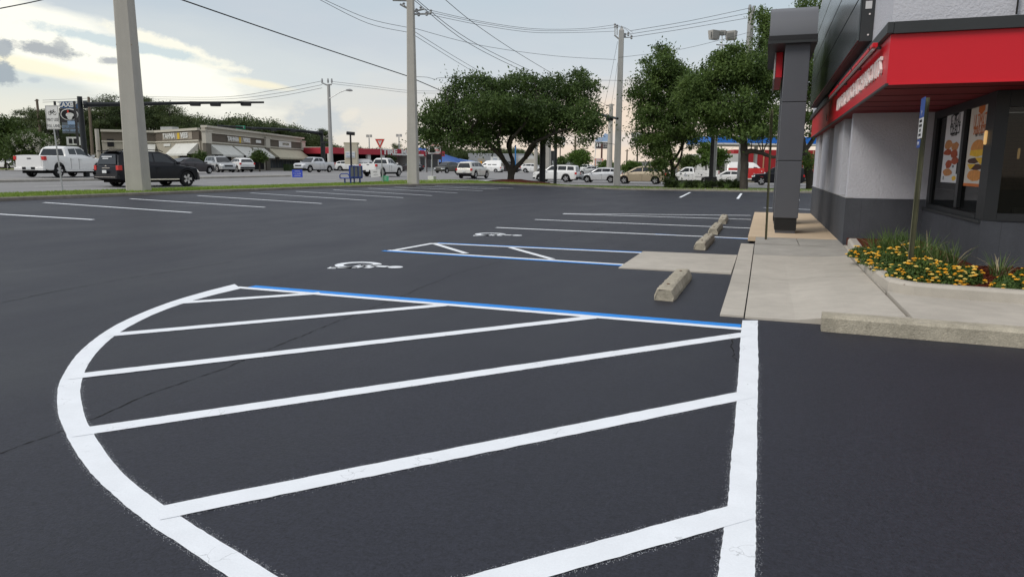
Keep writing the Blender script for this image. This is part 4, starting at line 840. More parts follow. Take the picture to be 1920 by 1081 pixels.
def vehicle(kind, name, pos, head, m, label, cat, detail=2, scale=1, group=None, plate=True, roof=None, tail=M_TAIL, rails=False, chrome=False, extra=None):
    s = SPEC[kind]; L, Wd, r = s['L'], s['W'], s['r']
    t = thing(name, pos, label, cat, group, rz=head); t.scale = (scale,)*3
    part('body', car_body(s), m, t, smooth=32)
    part('underbody', MB().bb(-L/2+.25, L/2-.3, -Wd/2+.30, Wd/2-.30, .24, .8), M_UNDER, t)
    part('wheel_well', MB().bb(-L/2+.2, L/2-.25, -Wd/2+.10, Wd/2-.10, .62+r*.4, .66+r*.4), M_UNDER, t)
    tm, wm, rm = wheel_meshes(r)
    for x in s['wb']:
        for sy in (-1, 1):
            w = bpy.data.objects.new('wheel', tm); COL.objects.link(w); w.parent = t; w.location = (x, sy*(Wd/2-.125), r)
            link('rim_well', wm, w); link('rim', rm, w)
            if detail > 1:
                rr = r+.075; a_ = MB(); P_ = [(x+math.cos(q)*rr*.985, 0, r+math.sin(q)*rr*.985) for q in np.linspace(-.12, math.pi+.12, 15)]
                a_.tube([(p[0], sy*(half_w(s, x)-.012), p[2]) for p in P_], .022, 5); part('wheel_arch', a_, M_PLAST, t)
    wf = lambda z, zt_: Wd/2-.08-max(z-zt_-.0, 0)*.30
    ztf = lambda x: float(np.interp(x, *zip(*s['zt'])))
    for poly in s['win']:
        for sy in (-1, 1):
            pts = [(x, sy*(wf(z, ztf(x))+.014), z) for x, z in poly]
            if sy < 0: pts = pts[::-1]
            part('window', MB().extr(pts, (0, -sy*.01, 0)), M_GLASS, t)
    def tq(a_, b_, name, inset, lift):
        (x0, z0), (x1, z1) = a_, b_; d = Vector((x1-x0, 0, z1-z0)); n = Vector((-(z1-z0), 0, x1-x0)); n = -n if (n.x > 0) != (x0 > 0) else n; n.normalize()
        y0, y1 = wf(z0, ztf(x0))-inset, wf(z1, ztf(x1))-inset-.05; o_ = n*lift
        part(name, MB().extr([(x0+o_.x, -y0, z0+o_.z), (x0+o_.x, y0, z0+o_.z), (x1+o_.x, y1, z1+o_.z), (x1+o_.x, -y1, z1+o_.z)], tuple(n*.006)), M_GLASS, t)
    tq(*s['ws'], 'windshield', .06, .035); tq(*s['rw'], 'rear_window', .12, .03)
    zf = ztf(L/2-.12)
    # front: grille, bumper, lamps
    part('grille', MB().box((L/2-.005, 0, zf-.16), (.05, Wd*.48, .17)), M_CHROME if chrome else M_PLAST, t, bevel=.01)
    part('bumper', MB().extr([(L/2-.35, -Wd/2+.02, .34), (L/2-.02, -Wd/2+.22, .34), (L/2+.07, -Wd*.2, .34), (L/2+.07, Wd*.2, .34), (L/2-.02, Wd/2-.22, .34), (L/2-.35, Wd/2-.02, .34)], (0, 0, .17)), M_PLAST if detail > 1 else m, t, bevel=.01)
    for sy in (-1, 1):
        part('headlight', MB().extr([(L/2-.30, sy*(Wd/2-.02), zf-.13), (L/2-.03, sy*(Wd/2-.20), zf-.17), (L/2+.01, sy*(Wd*.27), zf-.14), (L/2-.02, sy*(Wd*.27), zf-.01), (L/2-.32, sy*(Wd/2-.03), zf+.02)], (.02, sy*.012, 0)), M_LAMP, t)
    # rear: lamps, bumper, plate
    zr_ = ztf(-L/2+.1); ht = .22 if kind in ('crewcab', 'regcab', 'suv', 'tahoe', 'van') else .2
    for sy in (-1, 1): part('taillight', MB().bb(-L/2-.015, -L/2+.20, sy*(Wd/2-.20), sy*(Wd/2-.008), zr_-ht-.04, zr_-.03), tail, t, bevel=.012)
    part('rear_bumper', MB().bb(-L/2-.10, -L/2+.12, -Wd/2+.06, Wd/2-.06, .42, .60), (m if kind == 'crewcab' else M_PLAST) if not chrome else M_CHROME, t, bevel=.02)
    if kind in ('crewcab', 'regcab'):
        part('bumper_step', MB().bb(-L/2-.108, -L/2-.09, -.42, .42, .46, .62), M_PLAST, t); part('tailgate_handle', MB().bb(-L/2-.02, -L/2, -.12, .12, 1.10, 1.16), M_PLAST, t)
        part('tailgate_seam', MB().bb(-L/2-.004, -L/2+.01, -.78, -.775, .66, 1.27), M_GAP, t)
    if plate: part('number_plate', MB().bb(-L/2-.118, -L/2-.10, -.16, .16, .48 if kind in ('crewcab', 'regcab') else .70, .62 if kind in ('crewcab', 'regcab') else .84), M_PLATE, t)
    if detail > 1 or rails:
        if s['rack']:
            for sy in (-1, 1): part('roof_rail', MB().tube([(-L*.40, sy*(Wd*.33), s['zr'][2][1]+.03), (-L*.36, sy*(Wd*.33), s['zr'][3][1]+.07), (.1, sy*Wd*.33, s['zr'][3][1]+.06), (.3, sy*Wd*.33, s['zr'][4][1]+.0)], .02, 6), M_STEEL if rails else M_PLAST, t)
    for sy in (-1, 1):
        xm = s['win'][-1][-1][0]-.02; zm = s['win'][-1][-1][1]+.06
        part('mirror', MB().box((xm, sy*(Wd/2+.08), zm), (.10, .20, .14)), m if detail else M_PLAST, t, bevel=.02)
        for k, poly in enumerate(s['win'][-2:]):
            xh = poly[0][0]+.12; part('door_handle', MB().box((xh, sy*(half_w(s, xh)+.004), ztf(xh)-.13), (.20, .03, .035)), M_CHROME if chrome else m, t)
            xs_ = poly[0][0]-.04; part('door_seam', MB().box((xs_, sy*(half_w(s, xs_)-.004), (ztf(xs_)+s['zb'])/2), (.012, .02, ztf(xs_)-s['zb']-.16)), M_GAP, t)
        if detail > 1 and kind in ('suv', 'crewcab'): part('side_step', MB().bb(s['wb'][1]+.55, s['wb'][0]-.55, sy*(Wd/2-.16), sy*(Wd/2+.04), .36, .42), M_CHROME if kind == 'suv' else m, t)
    if extra: extra(t, s)
    return t
def carpaint(n, c, met=0, rough=.28): return mat('car_paint_'+n, c, rough, .5 if max(c) > .15 else .22, met, var=0, coat=.5 if max(c) > .15 else .0)
CW = carpaint('white', (.78, .78, .77)); CB = carpaint('black', (.010, .011, .015)); CG = carpaint('dark_grey', (.06, .055, .06), .3); CS = carpaint('silver', (.42, .43, .44), .5, .35)
CGO = carpaint('gold', (.46, .38, .27), .4, .35); CBE = carpaint('beige_white', (.62, .61, .56), .1); CR_ = carpaint('red', (.55, .03, .03)); CMU = carpaint('dark_olive_grey', (.09, .09, .08), .3); CSI = carpaint('pale_silver', (.60, .61, .63), .4, .3)
def vpos(px, py, shift=0.95, dz=0):
    p = gh(px, py); d = np.array(p[:2]); d = d/np.linalg.norm(d); q = np.array(p[:2])+d*shift; return (q[0], q[1], H(*q)+dz)
N_ = math.pi/2
def xsuv(t, s):
    L = s['L']; M_ST = mat('window_sticker', (.6, .62, .64), .6, .3, var=0)
    for y0, y1, z in ((-.35, .45, 1.47), (-.1, .35, 1.38)): part('sticker', MB().extr([(-2.20-(1.62-z)*.29-.05, y0, z), (-2.20-(1.62-z)*.29-.05, y1, z), (-2.20-(1.57-z)*.29-.05, y1, z+.05), (-2.20-(1.57-z)*.29-.05, y0, z+.05)], (-.004, 0, 0)), M_ST, t)
    part('badge', MB().bb(-L/2-.02, -L/2, -.06, .06, 1.02, 1.07), M_CHROME, t); part('badge', MB().bb(-L/2-.02, -L/2, -.3, .3, .93, .96), M_CHROME, t); part('chrome_strip', MB().bb(-L/2-.11, -L/2-.09, -.8, .8, .50, .52), M_CHROME, t)
    part('spoiler', MB().bb(-2.32, -2.0, -.72, .72, 1.74, 1.79), CB, t)
vehicle('crewcab', 'pickup_truck', vpos(123, 332, 1.0), N_+.24, CW, 'white crew cab pickup truck seen from behind at far left of the road', 'pickup truck', 2)
vehicle('suv', 'suv', (at(285, 350, 37)[0], at(285, 350, 37)[1], .35), N_-.14, CB, 'black suv with rear window stickers passing behind the concrete pole', 'suv', 2, extra=xsuv)
vehicle('sedan', 'car', vpos(358, 326, 1.0), N_, CG, 'dark grey sedan just ahead of the black suv on the road', 'car', 1)
vehicle('suv', 'suv', vpos(413, 323, 1.0), -.45, CS, 'silver boxy suv crossing in front of the tan shops, facing right', 'suv', 1, rails=True)
vehicle('cuv', 'suv', vpos(451, 322.5, 1.0), math.pi-.5, CW, 'small white suv in front of the awnings, left of the round tree', 'suv', 1)
vehicle('crewcab', 'pickup_truck', vpos(590, 323, 1.0), -N_-.14, CSI, 'silver crew cab pickup truck coming towards the camera, grille showing', 'pickup truck', 2)
vehicle('regcab', 'pickup_truck', vpos(717, 331, 1.0), N_, CW, 'white regular cab pickup truck behind the yield sign', 'pickup truck', 2)
vehicle('cuv', 'suv', vpos(838, 324.5, 1.0), -N_-.15, CMU, 'dark olive grey suv driving towards the camera beside the blue roof', 'suv', 1, scale=.95)
vehicle('suv', 'suv', vpos(888, 335, 1.0), N_-.06, CBE, 'cream white suv driving away, left of the big oak', 'suv', 1)
vehicle('tahoe', 'suv', vpos(1043, 341.5, 1.0), math.pi, CW, 'large white suv waiting behind the black signal pole', 'suv', 2)
vehicle('cuv', 'suv', vpos(1126, 342.5, 1.0), math.pi, CSI, 'silver crossover second in the queue, behind the grey utility pole', 'suv', 2)
vehicle('minivan', 'minivan', vpos(1203, 345, 1.0), math.pi, CGO, 'gold minivan third in the queue, right of the grey utility pole', 'minivan', 2, scale=1.07)
def util(t, s):
    part('service_body', MB().bb(-2.78, -.42, -1.02, 1.02, .78, 1.46), CW, t, bevel=.02)
    for k in range(3):
        for sy in (-1, 1): part('locker_door', MB().bb(-2.65+k*.75, -1.97+k*.75, sy*1.02, sy*1.032, .84, 1.40), CW, t, bevel=.006); part('locker_latch', MB().bb(-2.34+k*.75, -2.28+k*.75, sy*1.03, sy*1.045, 1.10, 1.16), M_PLAST, t)
    part('fuel_cap', MB().disc((-1.1, 1.045, 1.0), .07, 10, 'y', h=-.01), M_PLAST, t); part('ladder_rack', MB().tube([(-.42, -.6, 1.45), (-.42, -.6, 1.72), (-.42, .6, 1.72), (-.42, .6, 1.45)], .025, 6), M_STEEL, t)
    part('door_emblem', MB().disc((.55, -.99, .95), .14, 12, 'y', rx=.18), mat('faded_emblem', (.5, .52, .55), .6, .2, var=0), t); part('door_emblem', MB().disc((.55, 1.0, .95), .14, 12, 'y', rx=.18), mat('faded_emblem', (.5, .52, .55), .6, .2, var=0), t)
vehicle('regcab', 'utility_truck', vpos(1296, 345.5, 1.0), math.pi, CW, 'white utility truck with side lockers behind the low hedge', 'utility truck', 1, extra=util)
vehicle('hatch', 'car', vpos(1361, 347, .6), math.pi, CW, 'small rounded white hatchback in front of the utility truck lockers', 'car', 1)
vehicle('tahoe', 'suv', vpos(1458, 347.5, 1.0), math.pi, CB, 'black suv with bright headlight, mostly hidden by the grey portal', 'suv', 2)
def vanx(t, s):
    part('red_side', MB().bb(-2.7, 1.9, -1.012, -1.0, .45, 1.8), CR_, t); part('red_side', MB().bb(-2.7, 1.9, 1.0, 1.012, .45, 1.25), CR_, t)
    part('red_hood', MB().box((2.35, 0, 1.09), (.8, 1.7, .03)), CR_, t)
vehicle('van', 'van', vpos(1404, 340.5, 1.0), 0, CW, 'high roofed van with white top and red lower half, facing right', 'van', 1, extra=vanx)
vehicle('suv', 'suv', (*at(8, 305, 92)[:2], .72), .1, CW, 'white suv parked under the trees at the far left edge', 'suv', 1)
vehicle('sedan', 'car', (*at(772, 322, 118)[:2], .75), 2.6, CG, 'dark car parked under the white tyre shop canopy', 'car', 0)
vehicle('suv', 'suv', (*at(952, 318, 130)[:2], .6), .2, CG, 'dark parked suv far behind the oak trunk', 'suv', 0)
for px, py, d, k, m, lb in ((918, 317, 122, 'van', CW, 'white box sided van parked beyond the oak, left of its trunk'), (1000, 320, 130, 'cuv', CW, 'white car parked on the far lot between oak and signal pole'), (985, 318, 150, 'sedan', CS, 'silver parked car partly hidden by the oak trunk'), (1107, 326, 125, 'cuv', CS, 'silver car on the far lot above the gap between queued cars'),
        (1090, 324, 140, 'suv', CW, 'white suv far off just behind the large white suv'), (690, 312, 125, 'van', CS, 'grey van parked under the red tyre shop canopy'), (655, 313, 118, 'cuv', CW, 'white and orange parked car beside the gold monument sign'), (520, 318, 118, 'sedan', CB, 'dark car half hidden by the hedge of the tan shops')):
    p = at(px, py, d); vehicle(k, 'car' if k != 'van' else 'van', (p[0], p[1], H(p[0], p[1])), random.choice((.1, .3, math.pi)), m, lb, 'car' if k != 'van' else 'van', 0, scale=.8 if k == 'van' else 1)
# ================================================================ poles and lines
M_CP = mat('square_concrete_pole', (.44, .42, .38), .85, .25, var=.05, vs=2, streak=.1, fine=.06, fs=40, bump=.3, bs=30)
M_CP2 = mat('grey_concrete_pole', (.38, .38, .37), .85, .25, var=.06, vs=2, streak=.1)
M_WOOD = mat('weathered_wood_pole', (.16, .13, .10), .9, .15, var=.1, streak=.2)
M_INS = mat('grey_insulator', (.30, .31, .32), .35, .5, var=0)
def sq_pole(base, h, w0, w1, rz, m, label, cat='utility pole', ch=.0, name='utility_pole', lean=(0, 0)):
    t = thing(name, tuple(base), label, cat, rz=rz); vs = []
    for z, w in ((-.3, w0), (h, w1)):
        for k in range(8):
            a_ = (k//2)*N_+math.pi/4; c = np.array((math.cos(a_), math.sin(a_)))*w/math.sqrt(2); tn = np.array((-math.sin(a_), math.cos(a_)))*.03*(-1 if k % 2 == 0 else 1); vs.append((c[0]+tn[0]+lean[0]*(z/h), c[1]+tn[1]+lean[1]*(z/h), z))
    part('shaft', MB().add(vs, [tuple(range(8))[::-1], tuple(range(8, 16))]+[(i, (i+1) % 8, 8+(i+1) % 8, 8+i) for i in range(8)]), m, t); return t
b = gh(261, 363); b[2] = H(b[0], b[1])+.08
t = sq_pole(b, 14, .62, .36, math.radians(22), M_CP, 'thick square concrete pole on the grass strip, nearest of the poles')
for z in (1.1, 1.9, 3.2, 4.9, 6.2, 7.0):
    part('bolt_hole', MB().disc((.02, -.31+.012*z, z), .025, 8, 'y', h=.02), M_GAP, t)
part('band', MB().box((0, 0, 5.15), (.545, .545, .04)), mat('tan_band', (.33, .28, .2), .8, .2, var=.1), t)
b2 = gh(775, 347); P2B = b2
t2 = sq_pole(b2, 12.9, .60, .30, math.radians(15), M_CP, 'tall square tan concrete utility pole left of the big oak')
b3 = gh(1156, 348); t3 = sq_pole(b3+(0, 0, .1), 0, .52, .34, math.radians(12), M_CP2, 'grey square concrete utility pole right of the big oak') if False else None
h3 = onY(1160, 60, b3[1])[2]-b3[2]; t3 = sq_pole(b3+np.array((0, 0, .1)), h3, .60, .42, math.radians(12), M_CP2, 'grey square concrete utility pole right of the big oak')
part('cap', MB().add([(-.21, -.21, h3), (.21, -.21, h3), (.21, .21, h3), (-.21, .21, h3), (0, 0, h3+.45)], [(0, 1, 4), (1, 2, 4), (2, 3, 4), (3, 0, 4)]), M_CP2, t3)
def onD(px, py, base):   # point on the vertical plane through base facing the camera
    d = ray(px, py); b_ = np.array(base[:2]); n = b_/np.linalg.norm(b_); return CAM+d*(np.dot(b_, n))/np.dot(d[:2], n)
def loc(t, p): return tuple((t.matrix_basis.inverted() @ Vector(p)))
def bracket(t, base, pts, r=.05, name='crossarm', m=None, dd=0):
    part(name, MB().tube([loc(t, onD(x, y, base)+fw*dd) for x, y in pts], r, 6), m or M_STEEL, t)
bpy.context.view_layer.update()
bracket(t2, b2, [(736, 0), (770, 1)], .07); bracket(t2, b2, [(750, 8), (766, 17)], .06); bracket(t2, b2, [(775, 22), (796, 17)], .05); bracket(t2, b2, [(776, 27), (806, 26)], .05)
for x, y in ((748, -2), (757, 9), (781, 20), (789, 16), (785, 27), (800, 26), (808, 22)): part('insulator', MB().lathe(loc(t2, onD(x, y, b2)), [(.04, -.12), (.09, -.08), (.05, 0), (.09, .06), (.04, .12)], 8), M_INS, t2)
bracket(t3, b3, [(1152, 66), (1160, 73)], .07); bracket(t3, b3, [(1153, 50), (1153, 66)], .05); bracket(t3, b3, [(1157, 52), (1157, 66)], .05); bracket(t3, b3, [(1162, 65), (1180, 64)], .04); bracket(t3, b3, [(1162, 71), (1185, 70)], .04)
for x, y in ((1153, 48), (1157, 50), (1178, 64), (1184, 70), (1172, 66)): part('insulator', MB().lathe(loc(t3, onD(x, y, b3)), [(.05, -.18), (.11, -.1), (.06, 0), (.11, .1), (.05, .18)], 8), M_INS, t3)
def pole(px0, py0, px1, py1, d, r0, r1, label, name='utility_pole', cat='utility pole', m=M_WOOD, n=8):
    a_, c_ = at(px0, py0, d), at(px1, py1, d); a_ = a_ if px0 == 176 else np.array((c_[0], c_[1], -9.)); base = np.array((a_[0], a_[1], H(a_[0], a_[1]))); t = thing(name, tuple(base), label, cat); part('shaft', MB().tube([(0, 0, 0), tuple(np.array(c_)-base)], [r0, r1], n), m, t, smooth=40); return t, base
def wloc(base, px, py, d): return tuple(at(px, py, d)-base)
# far pole with street light
t, b = pole(617, 322, 616, 158, 105, .33, .22, 'grey utility pole with curved street light arm beside the silver pickup', m=M_CP2)
part('crossarm', MB().tube([wloc(b, 603, 155, 105), wloc(b, 614, 160, 105), wloc(b, 622, 158, 105)], .12, 6), M_STEEL, t)
for x in (604, 615, 622): part('insulator', MB().lathe(wloc(b, x, 152, 105), [(.1, -.3), (.16, 0), (.1, .35)], 6), M_INS, t)
part('lamp_arm', MB().tube([wloc(b, 617, 185, 105), wloc(b, 638, 173, 105), wloc(b, 650, 169, 105)], .06, 5), M_STEEL, t); part('lamp_head', MB().tube([wloc(b, 649, 169, 105), wloc(b, 656, 169, 105), wloc(b, 661, 170, 105)], [.12, .2, .1], 6), M_STEEL, t)
# pole beyond the restaurant trees at top right
t, b = pole(1412, 350, 1409, 20, 62, .40, .26, 'pale concrete pole rising behind the right hand trees', m=M_CP2)
for x, y in ((1406, 16), (1413, 18)): part('insulator', MB().lathe(wloc(b, x, y, 62), [(.1, -.3), (.16, 0), (.1, .3)], 6), M_INS, t)
part('crossarm', MB().tube([wloc(b, 1403, 28, 62), wloc(b, 1416, 22, 62)], .06, 6), M_STEEL, t)
for args in ((70, 330, 69, 186, 120, .28, .18, 'dark wooden utility pole above the trees at far left'), (176, 320, 166, 182, 120, .28, .18, 'leaning wooden pole just right of the black signal mast'), (185, 320, 181, 242, 100, .3, .26, 'short pale post left of the tan shops'),
             (1199, 330, 1196, 280, 150, .14, .1, 'thin far post right of the grey utility pole'), (1144, 335, 1146, 195, 95, .42, .26, 'tall pale wooden pole just left of the grey utility pole'), (1077, 330, 1079, 254, 140, .26, .2, 'far pole above the bright green tree'), (763, 300, 764, 247, 160, .22, .16, 'distant wooden pole left of the tan concrete pole'), (1176, 330, 1176, 280, 170, .2, .15, 'distant thin pole near the right trees'), (1029, 336, 1026, 258, 90, .62, .5, 'cream column between the two black masts'), (1004, 335, 1005, 268, 105, .30, .28, 'broad white column just left of the black signal pole')):
    t, b = pole(*args[:7], args[7], m=M_CP if 'pale' in args[7] or 'cream' in args[7] or 'white' in args[7] else M_WOOD)
    if args[0] in (1144, 70, 763, 1176): part('crossarm', MB().tube([wloc(b, args[2]-(10 if args[0] == 1144 else 4), args[3]+3, args[4]), wloc(b, args[2]+(6 if args[0] == 1144 else 4), args[3]+2, args[4])], .07, 5), M_WOOD, t)
# parking lot lamp with three heads
t, b = pole(1352, 352, 1352, 100, 63, .14, .08, 'lot lamp with boxy floodlight heads rising above the right trees', 'street_lamp', 'street lamp', M_STEEL)
part('lamp_arm', MB().tube([wloc(b, 1343, 84, 63), wloc(b, 1354, 85, 63), wloc(b, 1365, 84, 63)], .05, 6), M_STEEL, t); part('lamp_arm', MB().tube([wloc(b, 1354, 62, 63), wloc(b, 1353, 104, 63)], .05, 6), M_STEEL, t)
M_LH = mat('lamp_housing_grey', (.40, .39, .37), .5, .4, var=.05)
for x, y, s_, rz in ((1339, 66, 1, .35), (1371, 67, 1, -.35), (1355, 62, .55, 0)):
    p = wloc(b, x, y, 63); hd = part('lamp_head', MB().box(p, (.82*s_, .5*s_, .78*s_), rz*1.6+.3, top=(1.18, 1.3)), M_LH, t, bevel=.04); part('lens', MB().box((p[0]-.04, p[1]-.28*s_, p[2]-.05), (.6*s_, .06, .5*s_), rz*1.6+.3), mat('lamp_lens_dark', (.16, .16, .15), .2, .5, var=0), hd)
# black lot lamp trunk in the hedge
t, b = pole(1336, 352, 1342, 165, 59.5, .19, .14, 'black lamp column standing on a dark block in the hedge', 'street_lamp', 'street lamp', M_BLACK, 12)
part('base_block', MB().box((0, 0, .45), (.95, .95, 1.0)), mat('dark_block', (.03, .03, .034), .8, .2, var=.2), t, bevel=.03)
t, b = pole(656, 318, 657, 252, 88, .13, .11, 'black street lamp with wide flat head in front of the gold sign', 'street_lamp', 'street lamp', M_BLACK)
part('lamp_head', MB().tube([wloc(b, 650, 249.5, 88), wloc(b, 665, 251, 88)], .22, 6), M_BLACK, t)
for x, y0, y1, lb in ((692, 300, 258, 'far twin headed floodlight above the red canopy'), (748, 300, 257, 'far twin headed floodlight nearer the tan concrete pole'), (815, 300, 255, 'far floodlight above the pylon sign with dark board')):
    t, b = pole(x, y0, x, y1, 165, .16, .12, lb, 'street_lamp', 'street lamp', M_STEEL)
    for dx in (-3, 3): part('lamp_head', MB().box(wloc(b, x+dx, y1-3, 165), (.5, .4, .6)), M_LH, t)
t, b = pole(608, 318, 608, 268, 108, .14, .12, 'thin dark lamp post behind the far signal mast', 'street_lamp', 'street lamp', M_BLACK)
part('lamp_head', MB().box(wloc(b, 608, 267, 108), (1.0, .4, .25)), M_BLACK, t)
# traffic signal masts
M_MAST = mat('black_mast_paint', (.012, .015, .018), .5, .4, var=.1)
def mast(px0, py0, px1, py1, d0, r0, r1, arm, heads, label, armr=(.2, .12)):
    t, b = pole(px0, py0, px1, py1, d0, r0, r1, label, 'traffic_signal', 'traffic signal', M_MAST, 12)
    pts = [wloc(b, x, y, d) for x, y, d in arm]; part('mast_arm', MB().tube(pts, list(np.linspace(armr[0], armr[1], len(pts))), 10), M_MAST, t, smooth=50)
    part('arm_collar', MB().tube([pts[0], tuple(np.array(pts[0])*.93+np.array(pts[1])*.07)], armr[0]*1.5, 10), M_MAST, t)
    for x, y, d, wpx in heads:
        w_ = wpx/F*d; h_ = part('signal_head', MB().box(wloc(b, x, y, d), (.25, w_*.85, .26), rz=math.radians(-65)), M_MAST, t, bevel=.03)
        c = wloc(b, x, y, d); part('visor', MB().box((c[0], c[1], c[2]-.1), (.3, w_*.75, .14), rz=math.radians(-65)), M_PLAST, h_)
    return t, b
mast(160, 336, 149, 181, 46, .19, .15, [(157, 196, 46), (250, 195, 47), (360, 193, 48), (495, 192, 50)], [(366, 194, 48, 22), (404, 194.5, 48.5, 22), (461, 194, 49.5, 22)], 'black signal mast with long arm reaching right from the left edge', (.16, .07))
t, b = mast(604, 322, 603, 244, 112, .30, .24, [(603, 250, 112), (540, 243, 108), (470, 240, 104), (408, 236, 100)], [(430, 239, 102, 12), (475, 241, 104, 12), (513, 244, 106, 12), (550, 246, 108, 12)], 'far black signal mast with its arm in front of the tan shops', (.24, .14))
p = at(451, 239, 103); part('street_name_sign', MB().box(tuple(p-b), (.06, 1.35, .5), rz=math.radians(-70)), mat('sign_green', (.01, .22, .13), .5, .4, var=0), t)
fr = Vector((rt[0], rt[1], 0)); text('lettering', 'US 90', .42, M_SWH, t, frame(tuple(p-b-fw*.12), tuple(fr)), .01)
t, b = mast(1016, 344, 1019, 186, 57, .26, .22, [(1019, 249, 57), (960, 249, 57.5), (880, 249.5, 58), (782, 250, 59)], [(830, 250.5, 58.5, 12), (905, 251, 58, 12)], 'broad black signal pole standing in front of the large white suv', (.17, .10))
part('pole_base', MB().box((0, 0, .15), (1.0, 1.0, .3)), M_MAST, t)
mast(1043, 336, 1043, 212, 72, .17, .15, [(1043, 202, 72), (1090, 206, 70), (1125, 215, 66), (1158, 222.5, 62)], [(1143, 223, 63.5, 16)], 'second black signal pole behind the first, its arm ending by the grey pole', (.22, .10))
t, b = pole(1034, 330, 1034, 292, 95, .09, .08, 'low signal post with lit crossing box near the second black mast', 'traffic_signal', 'traffic signal', M_MAST); part('signal_head', MB().box(wloc(b, 1035, 292, 95), (.6, .4, 1.3)), M_MAST, t)
# wires
M_WIRE = mat('black_wire', (.05, .052, .056), .6, .3, var=0)
def wire(pts, r, label, group=None, sag=0):
    if len(pts) == 2:
        a_, c_ = at(*pts[0]), at(*pts[1]); P_ = [a_+(c_-a_)*t_-np.array((0, 0, sag*4*t_*(1-t_))) for t_ in np.linspace(0, 1, 20)]
    else: P_ = smooth_poly([at(*q) for q in pts], 6)
    c0 = np.mean(P_, axis=0); o = link('power_line', MB().tube([tuple(p-c0) for p in P_], r, 5).mesh('power_line', M_WIRE, 60), None, tuple(c0)); tag(o, label, 'power line', group)
G = 'overhead wires'
wire([(330, -4, 30), (560, 75, 38), (771, 145, 46.2)], .030, 'thick dark cable falling from the top left to the tan concrete pole', G)
wire([(771, 146, 46.2), (822, 168, 54), (905, 205, 66)], .030, 'thick cable falling from the tan pole into the oak', G)
wire([(-10, 18, 24), (70, 2, 26), (130, -14, 28)], .02, 'short wire crossing the top left corner of the sky', G)
wire([(600, -4, 40), (690, 35, 43), (766, 52, 45.6)], .014, 'upper of two thin wires reaching the tan pole from the left', G)
wire([(600, 0, 40), (690, 44, 43), (766, 61, 45.6)], .014, 'lower of two thin wires reaching the tan pole from the left', G)
wire([(776, 53, 45.6), (900, 85, 50), (1040, 105, 56), (1155, 112, 60)], .014, 'long sagging wire between the tan pole and the grey pole, lowest of them', G)
for k, dy in enumerate((0, 3, 7)): wire([(796, 17+dy*1.2, 45.6), (900, 40+dy, 49), (1000, 54+dy, 54), (1090, 54+dy, 58), (1152, 47+dy*1.7, 61)], .014, ['highest cable strung from the tan pole to the grey pole', 'middle cable strung from the tan pole to the grey pole', 'third cable down strung from the tan pole to the grey pole'][k], G)
wire([(774, -6, 45.6), (880, 75, 58), (1000, 135, 76), (1100, 178, 100)], .022, 'long wire descending from the tan pole behind the oak, upper of a pair', G)
wire([(776, 0, 45.6), (880, 82, 58), (1000, 142, 76), (1090, 182, 100)], .022, 'long wire descending from the tan pole behind the oak, lower of a pair', G)
wire([(828, -6, 44), (900, 52, 52), (1000, 117, 66), (1150, 205, 95)], .020, 'single wire falling steeply across the sky above the oak', G)
wire([(778, 60, 45.8), (850, 105, 56), (920, 146, 70)], .016, 'upper wire falling from the tan pole to the oak top', G)
wire([(778, 67, 45.8), (850, 112, 56), (910, 148, 70)], .016, 'lower wire falling from the tan pole to the oak top', G)
wire([(776, 144, 46.2), (800, 145, 48), (818, 149, 49), (838, 146, 51), (1000, 148, 56), (1157, 151, 60), (1200, 150, 62)], .014, 'kinked wire running level through the oak crown to the grey pole', G)
for k, dy in enumerate((0, 6, 12)): wire([(1182, 58+dy, 60), (1290, 40+dy*1.1, 61), (1408, 15+dy*1.5, 62)], .018, ['top wire from the grey pole up to the far right pole', 'middle wire from the grey pole up to the far right pole', 'bottom wire from the grey pole up to the far right pole'][k], G)
wire([(1160, 108, 60), (1280, 92, 61), (1408, 60, 62)], .014, 'slack wire passing behind the floodlight heads', G)
for k, (y0, y1) in enumerate(((48, 58), (50, 66))): wire([(1155, y0, 61), (1172, y0+4, 61), (1186, y1+3, 60)], .014, ['upper looped jumper wire on the grey pole', 'lower looped jumper wire on the grey pole'][k], G)
for k, (x0, x1) in enumerate(((1158, 1125), (1158, 1140))): wire([(x0, 78+k*40, 61), ((x0+x1)/2, 160+k*20, 66), (x1-3, 250, 70)], .012, ['left guy wire slanting down from the grey pole', 'right guy wire slanting down from the grey pole'][k], G)
for k, (y0, y1, y2) in enumerate(((150, 186, 190), (157, 190, 194), (163, 196, 206))): wire([(604, y0+2, 105), (520, y0+18, 108), (420, y1-4, 112), (250, y2-8, 116), (80, y2-2, 118)], .028, ['highest far wire running left from the far street light pole', 'middle far wire running left from the far street light pole', 'lowest far wire running left from the far street light pole'][k], G)
for k, y in enumerate((156, 160)): wire([(622, y-3, 105), (700, y+6, 112), (770, y+14, 120), (850, y+15, 130)], .025, ['upper far wire running right towards the oak', 'lower far wire running right towards the oak'][k], G)
wire([(1046, 250, 75), (1100, 262, 80), (1160, 272, 88)], .03, 'sagging cable from the black mast past the pylon sign', G)
# ================================================================ signs and street furniture
FR = Vector((rt[0], rt[1], 0)).normalized(); FN = Vector((-fw[0], -fw[1], 0)).normalized()
M_RSIGN = mat('sign_red', (.62, .05, .03), .4, .4, var=0); M_WS = mat('sign_face_white', (.68, .68, .66), .5, .3, var=.03)
def local_rect(w, h, z0, dep=.01, off=0): return MB().extr([(-w/2, off, z0), (w/2, off, z0), (w/2, off, z0+h), (-w/2, off, z0+h)], (0, dep, 0))
